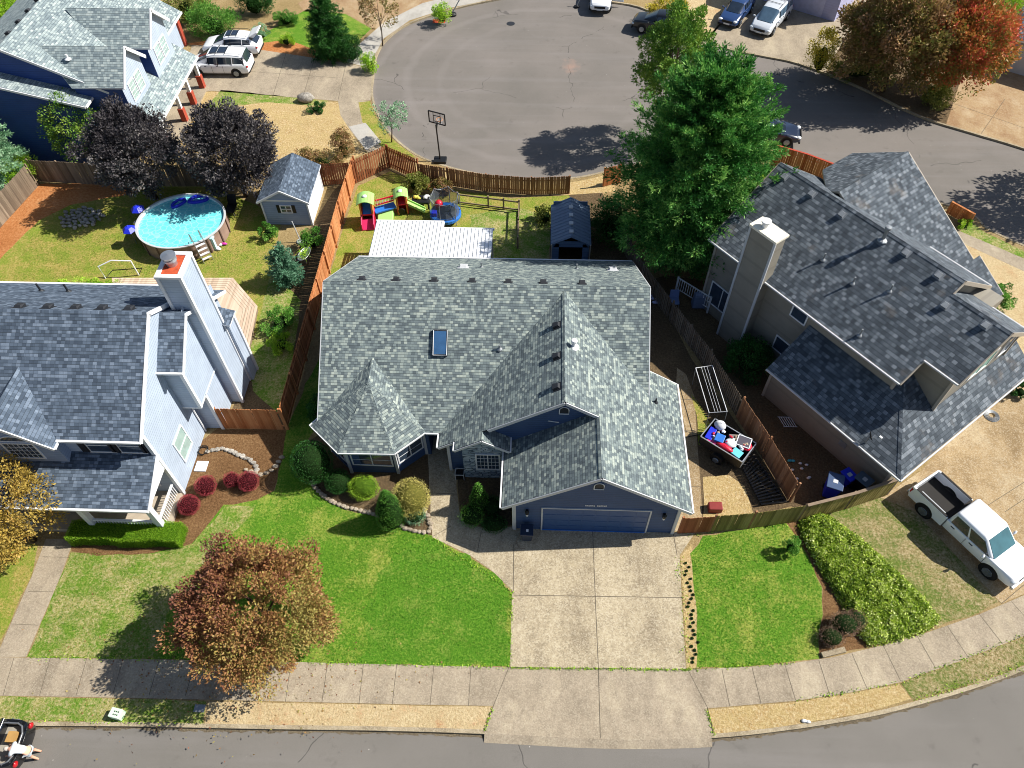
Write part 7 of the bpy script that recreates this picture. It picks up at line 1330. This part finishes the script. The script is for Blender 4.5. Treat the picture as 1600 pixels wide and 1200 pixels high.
for px, py, mt, lb in ((719, 745, TRIMG, 'small white framed lantern box standing at the stone bay corner'), ):
    q = at(px, py); R_ = thing('garden_box', lb, 'lantern', q); m = MB()
    for sx in (-.22, .2):
        for sy in (-.2, .18): m.box(q.x+sx, q.x+sx+.03, q.y+sy, q.y+sy+.03, 0, .5)
    m.box(q.x-.23, q.x+.24, q.y-.21, q.y-.18, .47, .5); m.box(q.x-.23, q.x+.24, q.y+.18, q.y+.21, .47, .5); m.box(q.x-.23, q.x-.2, q.y-.18, q.y+.18, .47, .5); m.box(q.x+.21, q.x+.24, q.y-.18, q.y+.18, .47, .5); mk('frame', m, mt, R_); m = MB(); m.box(q.x-.18, q.x+.18, q.y-.16, q.y+.16, 0, .4); mk('body', m, BLACK, R_)
q = at(823, 838, .3); R_ = thing('refuse_cart', 'dark navy wheeled cart with hose standing at the garage corner', 'bin', (q.x, q.y+.1, 0)); m = MB(); m.hexa([(q.x-.2, q.y-.12, .03), (q.x+.22, q.y-.12, .03), (q.x+.22, q.y+.3, .03), (q.x-.2, q.y+.3, .03)], [(q.x-.27, q.y-.2, .8), (q.x+.28, q.y-.2, .8), (q.x+.28, q.y+.34, .8), (q.x-.27, q.y+.34, .8)]); mk('body', m, PNAVY, R_, bevel=.03); m = MB(); m.box(q.x-.3, q.x+.3, q.y-.24, q.y+.36, .8, .86); lo_ = mk('lid', m, PNAVY, R_, bevel=.02); m = MB(); m.box(q.x-.03, q.x+.08, q.y-.05, q.y+.08, .861, .872); mk('sticker', m, TRIM, lo_); m = MB(); m.tube([(q.x-.3, q.y+.1, .3), (q.x-.5, q.y-.2, .02), (q.x-.3, q.y-.5, .02), (q.x-.05, q.y-.48, .02)], .014, 5); mk('hose', m, LOG, R_)
# ================================================================ right side yard
TLp = at(1135, 712); ta = math.radians(-38); ax = Vector((math.cos(ta), math.sin(ta), 0)); ay = Vector((-ax.y, ax.x, 0))
TLr = thing('utility_trailer', 'black box trailer heaped with red blue and white junk', 'trailer', (TLp.x-.1, TLp.y+.25, 0), ta, world=False); L, W = 1.15, .68
m = MB(); m.box(-L, L, -W, W, .48, .54); mk('trailer_bed', m, BLACK, TLr)
m = MB(); m.box(-L, L, -W-.03, -W, .5, 1.05); m.box(-L, L, W, W+.03, .5, 1.05); m.box(-L-.03, -L, -W, W, .5, 1.05); mk('side_panel', m, BLACK, TLr); m = MB(); m.box(L, L+.03, -W, W, .5, 1.05); mk('tailboard', m, GALV, TLr)
m = MB(); [m.beam(a, b, .05, .04) for a, b in (((-L-.02, -W-.015, 1.07), (L+.02, -W-.015, 1.07)), ((-L, W+.015, 1.07), (L, W+.015, 1.07)), ((L+.015, -W, 1.07), (L+.015, W, 1.07)), ((-L-.015, -W, 1.07), (-L-.015, W, 1.07)))]; mk('top_rail', m, STEEL, TLr)
wheels(TLr, (.0,), W+.2, .27, .16); m = MB(); m.tube([(L, -.4, .5), (L+1.0, 0, .42), (L, .4, .5)], .03, 6); m.tube([(L+1.0, 0, .42), (L+1.3, 0, .42)], .03, 6); mk('drawbar', m, BLACK, TLr)
TM = Matrix.Translation(TLr.location) @ Matrix.Rotation(ta, 4, 'Z')
JK = [('white_sack', 'white bulging bag at the back corner of the trailer', (-.75, .45, 1.15), (.3, .26, .25), TRIM), ('red_bag', 'long red bag along the near side of the trailer', (.05, -.45, 1.02), (.5, .17, .14), REDP), ('red_bag', 'crumpled red cloth at the far end of the trailer', (.85, .3, 1.0), (.32, .3, .12), REDP), ('white_pillow', 'white pillow in the middle of the trailer heap', (.2, -.1, 1.08), (.3, .26, .11), TRIM)]
for nm_, lb, c, rr, mt in JK: m = MB(); m.ball(c, rr, 12, .07); m.xf(TM); mk(nm_, m, mt, smooth=True, label=lb, cat='bag', base=TM @ Vector(c))
for nm_, lb, b_, mt, rz_ in (('blue_crate', 'blue striped crate at the left of the trailer heap', (-.6, -.15, -.4, .05, .8, 1.2), BLU2, .2), ('blue_crate', 'deep blue crate at the rear left end of the trailer', (-1.05, -.7, -.5, .2, .7, 1.08), BLUP, .1), ('cooler_lid', 'pale turquoise lid on the near right of the trailer heap', (.45, .95, -.55, -.15, .98, 1.06), plain('turquoise', '6fcbe0', .4), -.1), ('picture_frame', 'dark panel with a white frame leaning on the trailer heap', (.35, .95, .1, .6, 1.12, 1.16), plain('slate_panel', '4a4753', .5), .25), ('board', 'grey slatted board among the trailer junk', (-.1, .5, .15, .55, .95, 1.05), plain('grey_board', '77706c', .8), .6), ('pink_toy', 'pink plastic piece at the near left of the trailer', (-.85, -.35, -.6, -.42, .85, 1.0), plain('pink2', 'c73a7d', .5), 0)):
    m = MB(); m.box(*b_); c = Vector(((b_[0]+b_[1])/2, (b_[2]+b_[3])/2, b_[4])); m.xf(TM @ Matrix.Translation(c) @ Matrix.Rotation(rz_, 4, 'Z') @ Matrix.Rotation(.15, 4, 'X') @ Matrix.Translation(-c))
    if nm_ == 'picture_frame': m.m = 1; st0 = len(m.v); x0, x1, y0, y1, z0, z1 = b_; [m.box(*q) for q in ((x0-.04, x1+.04, y0-.05, y0, z0, z1+.02), (x0-.04, x1+.04, y1, y1+.05, z0, z1+.02), (x0-.05, x0, y0, y1, z0, z1+.02), (x1, x1+.05, y0, y1, z0, z1+.02))]; m.xf(TM @ Matrix.Translation(c) @ Matrix.Rotation(rz_, 4, 'Z') @ Matrix.Rotation(.15, 4, 'X') @ Matrix.Translation(-c), st0)
    mk(nm_, m, [mt, TRIM], label=lb, cat='junk item', base=TM @ c, bevel=.015)
for i in range(26):
    c = (random.uniform(-.95, .95), random.uniform(-.3, .5), 1.0+random.uniform(0, .12)); m = MB(); m.ball(c, (random.uniform(.07, .14), random.uniform(.05, .1), .06), 7, .2); m.xf(TM); mk('scrap', m, [REDP, TRIM, plain('tan_scrap', 'b5a48c', .8)][i % 3], label='small loose scrap in the trailer heap', cat='scrap', group='loose scraps in the trailer', base=TM @ Vector(c))
# clothes airer
R_ = thing('drying_rack', 'white tubular drying rack frame leaning over the side yard', 'drying rack', at(1115, 640)); c4 = [at(1087, 575, 1.5), at(1113, 571, 1.5), at(1136, 643, 1.5), at(1108, 645, 1.5)]; m = MB(); m.tube(c4+[c4[0]], .022, 5, False)
for k in (1/3, .5, 2/3): m.tube([c4[0].lerp(c4[1], k), c4[3].lerp(c4[2], k)], .012, 4)
mk('rack', m, TRIM, R_); m = MB(); [m.tube([c, Vector((c.x+.1, c.y+.05, 0))], .018, 5) for c in c4]; mk('leg', m, GALV, R_)
a, b, c = at(1070, 683, .1), at(1111, 676, .1), at(1120, 650, 1.2); mk('metal_rail', MB().tube([a, b, c], .03, 6), BLACK, label='bent black metal rail lying by the drying rack', cat='rail', base=a)
# slatted pallets
R_ = thing('pallet', 'long dark slatted pallet lying between trailer and brown fence', 'pallet', at(1200, 765)); o_, e_, s_ = at(1168, 720), at(1232, 788), at(1178, 795)
m = MB(); a, b, c, d = at(1178, 712), at(1228, 785), at(1188, 790), at(1160, 735)
for k in range(15): t = k/14; p, q = d.lerp(c, t), a.lerp(b, t); m.beam(p+Vector((0, 0, .12)), q+Vector((0, 0, .12)), .08, .03)
mk('slat', m, plain('wet_wood', '4b4640', .7, var=.3), R_); m = MB(); [m.beam(d.lerp(a, t)+Vector((0, 0, .06)), c.lerp(b, t)+Vector((0, 0, .06)), .06, .08) for t in (.06, .5, .94)]; mk('bearer', m, DTRIM, R_)
mk('storage_tote', MB().box(at(1118, 791, .3).x-.33, at(1118, 791, .3).x+.33, at(1118, 791, .3).y-.22, at(1118, 791, .3).y+.22, 0, .38), plain('maroon', '7d2a28', .5), label='dark red plastic tote behind the front fence', cat='tote', base=at(1118, 791), bevel=.05)
def wbin(label, px, py, deg, body, lid, s=1., open_=False):
    q = at(px, py); R_ = thing('wheeled_bin', label, 'bin', q, math.radians(deg), world=False, group='bins behind the bright fence'); m = MB(); m.hexa([(-.22*s, -.24*s, .06), (.22*s, -.24*s, .06), (.22*s, .26*s, .06), (-.22*s, .26*s, .06)], [(-.3*s, -.36*s, 1.0*s), (.3*s, -.36*s, 1.0*s), (.3*s, .36*s, 1.0*s), (-.3*s, .36*s, 1.0*s)]); mk('body', m, body, R_, bevel=.03)
    m = MB(); m.box(-.33*s, .33*s, -.38*s, .42*s, 1.0*s, 1.07*s); lo = mk('lid', m, lid, R_, bevel=.03); m = MB(); m.box(-.12, .1, -.1, .1, 1.071*s, 1.08*s); mk('sticker', m, TRIMG, lo)
    for x in (-.24, .24): m = MB(); m.tube([(x*s-.03, .3*s, .12), (x*s+.03, .3*s, .12)], .12, 12); mk('wheel', m, TYRE, R_)
wbin('blue bin with a dark lid nearest the bright fence', 1293, 772, -20, BLUP, plain('lid_slate', '3a4d6e', .4), 1.15); wbin('blue recycling bin tight against the taupe wall', 1318, 756, 30, BLUP, BLUP, .85); wbin('dark grey bin at the taupe garage corner', 1340, 765, 40, BLACK, plain('lid_grey', '4f5f6e', .4), .95)
q = at(1248, 735); R_ = thing('yard_toys', 'scatter of pale toys by the brown panel fence', 'toys', q); m = MB(); [m.ball((q.x+random.uniform(-.5, .5), q.y+random.uniform(-.6, .6), .07), (.1, .07, .06), 6) for _ in range(9)]; mk('toy', m, TRIM, R_, smooth=True); m = MB(); [m.ball((q.x-.3+random.uniform(-.3, .2), q.y+.5, .09), (.12, .08, .07), 6) for _ in range(3)]; mk('toy', m, TEAL, R_, smooth=True)
q = at(1230, 660); R_ = thing('metal_grate', 'pale decorative metal grate lying by the taupe wall', 'grate', q); m = MB(); [m.beam(q+Vector((-.4+k*.12, .3, .05)), q+Vector((-.2+k*.12, -.3, .05)), .03, .02) for k in range(6)]; m.beam(q+Vector((-.45, .3, .05)), q+Vector((.3, .3, .05)), .03, .02); m.beam(q+Vector((-.25, -.3, .05)), q+Vector((.45, -.3, .05)), .03, .02); mk('grate', m, TRIM, R_)
q = at(1549, 650); R_ = thing('hose_reel', 'grey hose coiled on the tan driveway', 'hose', q); m = MB()
for k in range(5): m.tube([q+Vector((math.cos(a)*(.38-.05*k), math.sin(a)*(.38-.05*k), .03+.012*k)) for a in [j*math.pi/9 for j in range(19)]], .018, 5, False)
mk('coil', m, GALV, R_)
q = at(1068, 470); mk('folded_chair', MB().ball((q.x, q.y, .3), (.35, .3, .3), 10, .12), plain('faded_blue', '5a6a94', .8), smooth=True, label='faded blue covered chair in the shade by the old fence', cat='chair cover', base=(q.x, q.y, 0)) if False else None
R_ = thing('grill', 'grey covered grill beside the white deck railing', 'grill', at(1090, 478)); q = at(1090, 478); m = MB(); m.hexa([(q.x-.4, q.y-.3, .05), (q.x+.4, q.y-.3, .05), (q.x+.4, q.y+.3, .05), (q.x-.4, q.y+.3, .05)], [(q.x-.33, q.y-.22, 1.0), (q.x+.33, q.y-.22, 1.0), (q.x+.33, q.y+.22, 1.0), (q.x-.33, q.y+.22, 1.0)]); mk('cover', m, plain('cover_bluegrey', '68758f', .8), R_, bevel=.08); m = MB(); m.ball((q.x, q.y, 1.0), (.34, .24, .16), 12); mk('hood', m, plain('hood_bluegrey', '6d7a94', .7), R_, smooth=True)
R_ = thing('patio_chair', 'light blue fabric chair in the shade beside the old picket fence', 'chair', at(1052, 478)); q = at(1052, 478); m = MB(); m.box(q.x-.28, q.x+.28, q.y-.28, q.y+.28, .38, .46); mk('seat', m, plain('faded_blue', '6f80ac', .8), R_, bevel=.04); m = MB(); m.hexa([(q.x-.28, q.y+.24, .4), (q.x+.28, q.y+.24, .4), (q.x+.28, q.y+.3, .4), (q.x-.28, q.y+.3, .4)], [(q.x-.26, q.y+.38, .95), (q.x+.26, q.y+.38, .95), (q.x+.26, q.y+.43, .95), (q.x-.26, q.y+.43, .95)]); mk('backrest', m, bpy.data.materials['faded_blue'], R_, bevel=.03)
for sx in (-.25, .25):
    for sy in (-.25, .25): m = MB(); m.beam((q.x+sx, q.y+sy, 0), (q.x+sx, q.y+sy, .4), .03, .03); mk('leg', m, STEEL, R_)
q = at(1022, 468); R_ = thing('cloth_bundle', 'pale lavender cloth bundle on the dark side yard soil', 'cloth', q); m = MB(); [m.ball((q.x+random.uniform(-.25, .25), q.y+random.uniform(-.4, .3), .08), (.17, .12, .08), 8, .15) for _ in range(5)]; mk('cloth', m, plain('lavender_cloth', 'a9abc9', .8), R_, smooth=True)
q = at(1282, 1020); mk('step_block', MB().beam(at(1284, 1024, .06), at(1320, 1015, .06), .22, .16), KERBM, label='short concrete block at the mulch corner by the sidewalk', cat='block', base=at(1300, 1020))
for i in range(26):
    q = at(1068+random.uniform(0, 12)+i*.55, 880+i*6.2); m = MB(); m.ball((q.x, q.y, .04), (.07, .07, .06), 7, .2); mk('ground_plant', m, bpy.data.materials['core_dark'], label='tiny dark sprig in the dry strip along the driveway', cat='plant', group='sprigs along the driveway edge', base=(q.x, q.y, 0))
q = at(292, 128+40); 
# autumn leaves fallen on the sidewalk
n = 900; C = at(360, 1045); P = np.column_stack([C.x+rng.normal(0, 3.2, n), C.y+rng.normal(0, 1.5, n), np.full(n, .035)]); o = leaves('fallen_leaves', P, np.column_stack([rng.normal(0, 1, (n, 2)), rng.normal(0, .1, n)]), .09, LF['maple'], None, (0, 0, 0), .6); setp(o, kind='stuff', label='scattered fallen maple leaves on lawn and sidewalk', cat='leaves')
q = at(1256, 1127); m = MB(); m.ball((q.x, q.y, .05), (.12, .07, .05), 8, .2); m.ball((q.x+.15, q.y-.02, .05), (.1, .07, .05), 8, .2); mk('litter', m, TRIM, smooth=True, label='crumpled white litter on the dry verge by the kerb', cat='litter', base=(q.x, q.y, 0))

# weeds in the paving joints and along lawn edges
W_ = []
for a, b, n, sp in (((798, 1044), (1078, 1047), 520, .03), ((505, 1036), (797, 1043), 260, .05), ((45, 1027), (505, 1036), 320, .06), ((771, 1104), (757, 1143), 60, .04), ((1104, 1108), (1116, 1150), 60, .04), ((1075, 1046), (1240, 1036), 200, .06), ((0, 1126), (320, 1131), 160, .04), ((1430, 1092), (1600, 1042), 200, .08), ((1240, 1096), (1410, 1067), 120, .06), ((800, 925), (797, 1041), 120, .05), ((676, 840), (800, 925), 140, .05), ((1063, 872), (1075, 1043), 200, .12), ((1408, 1066), (1600, 993), 160, .06), ((1062, 835), (1240, 817), 160, .1)):
    p, q = at(*a), at(*b); t = rng.uniform(0, 1, n); W_.append(np.column_stack([p.x+(q.x-p.x)*t+rng.normal(0, sp, n), p.y+(q.y-p.y)*t+rng.normal(0, sp, n), np.full(n, .045)]))
P = np.concatenate(W_); D = rng.normal(0, .7, P.shape); D[:, 2] += .8; o = leaves('weeds', P, D, .09, LF['lime'], None, (0, 0, 0), .4); setp(o, kind='stuff', label='low weeds in the paving joints and lawn edges', cat='weeds')
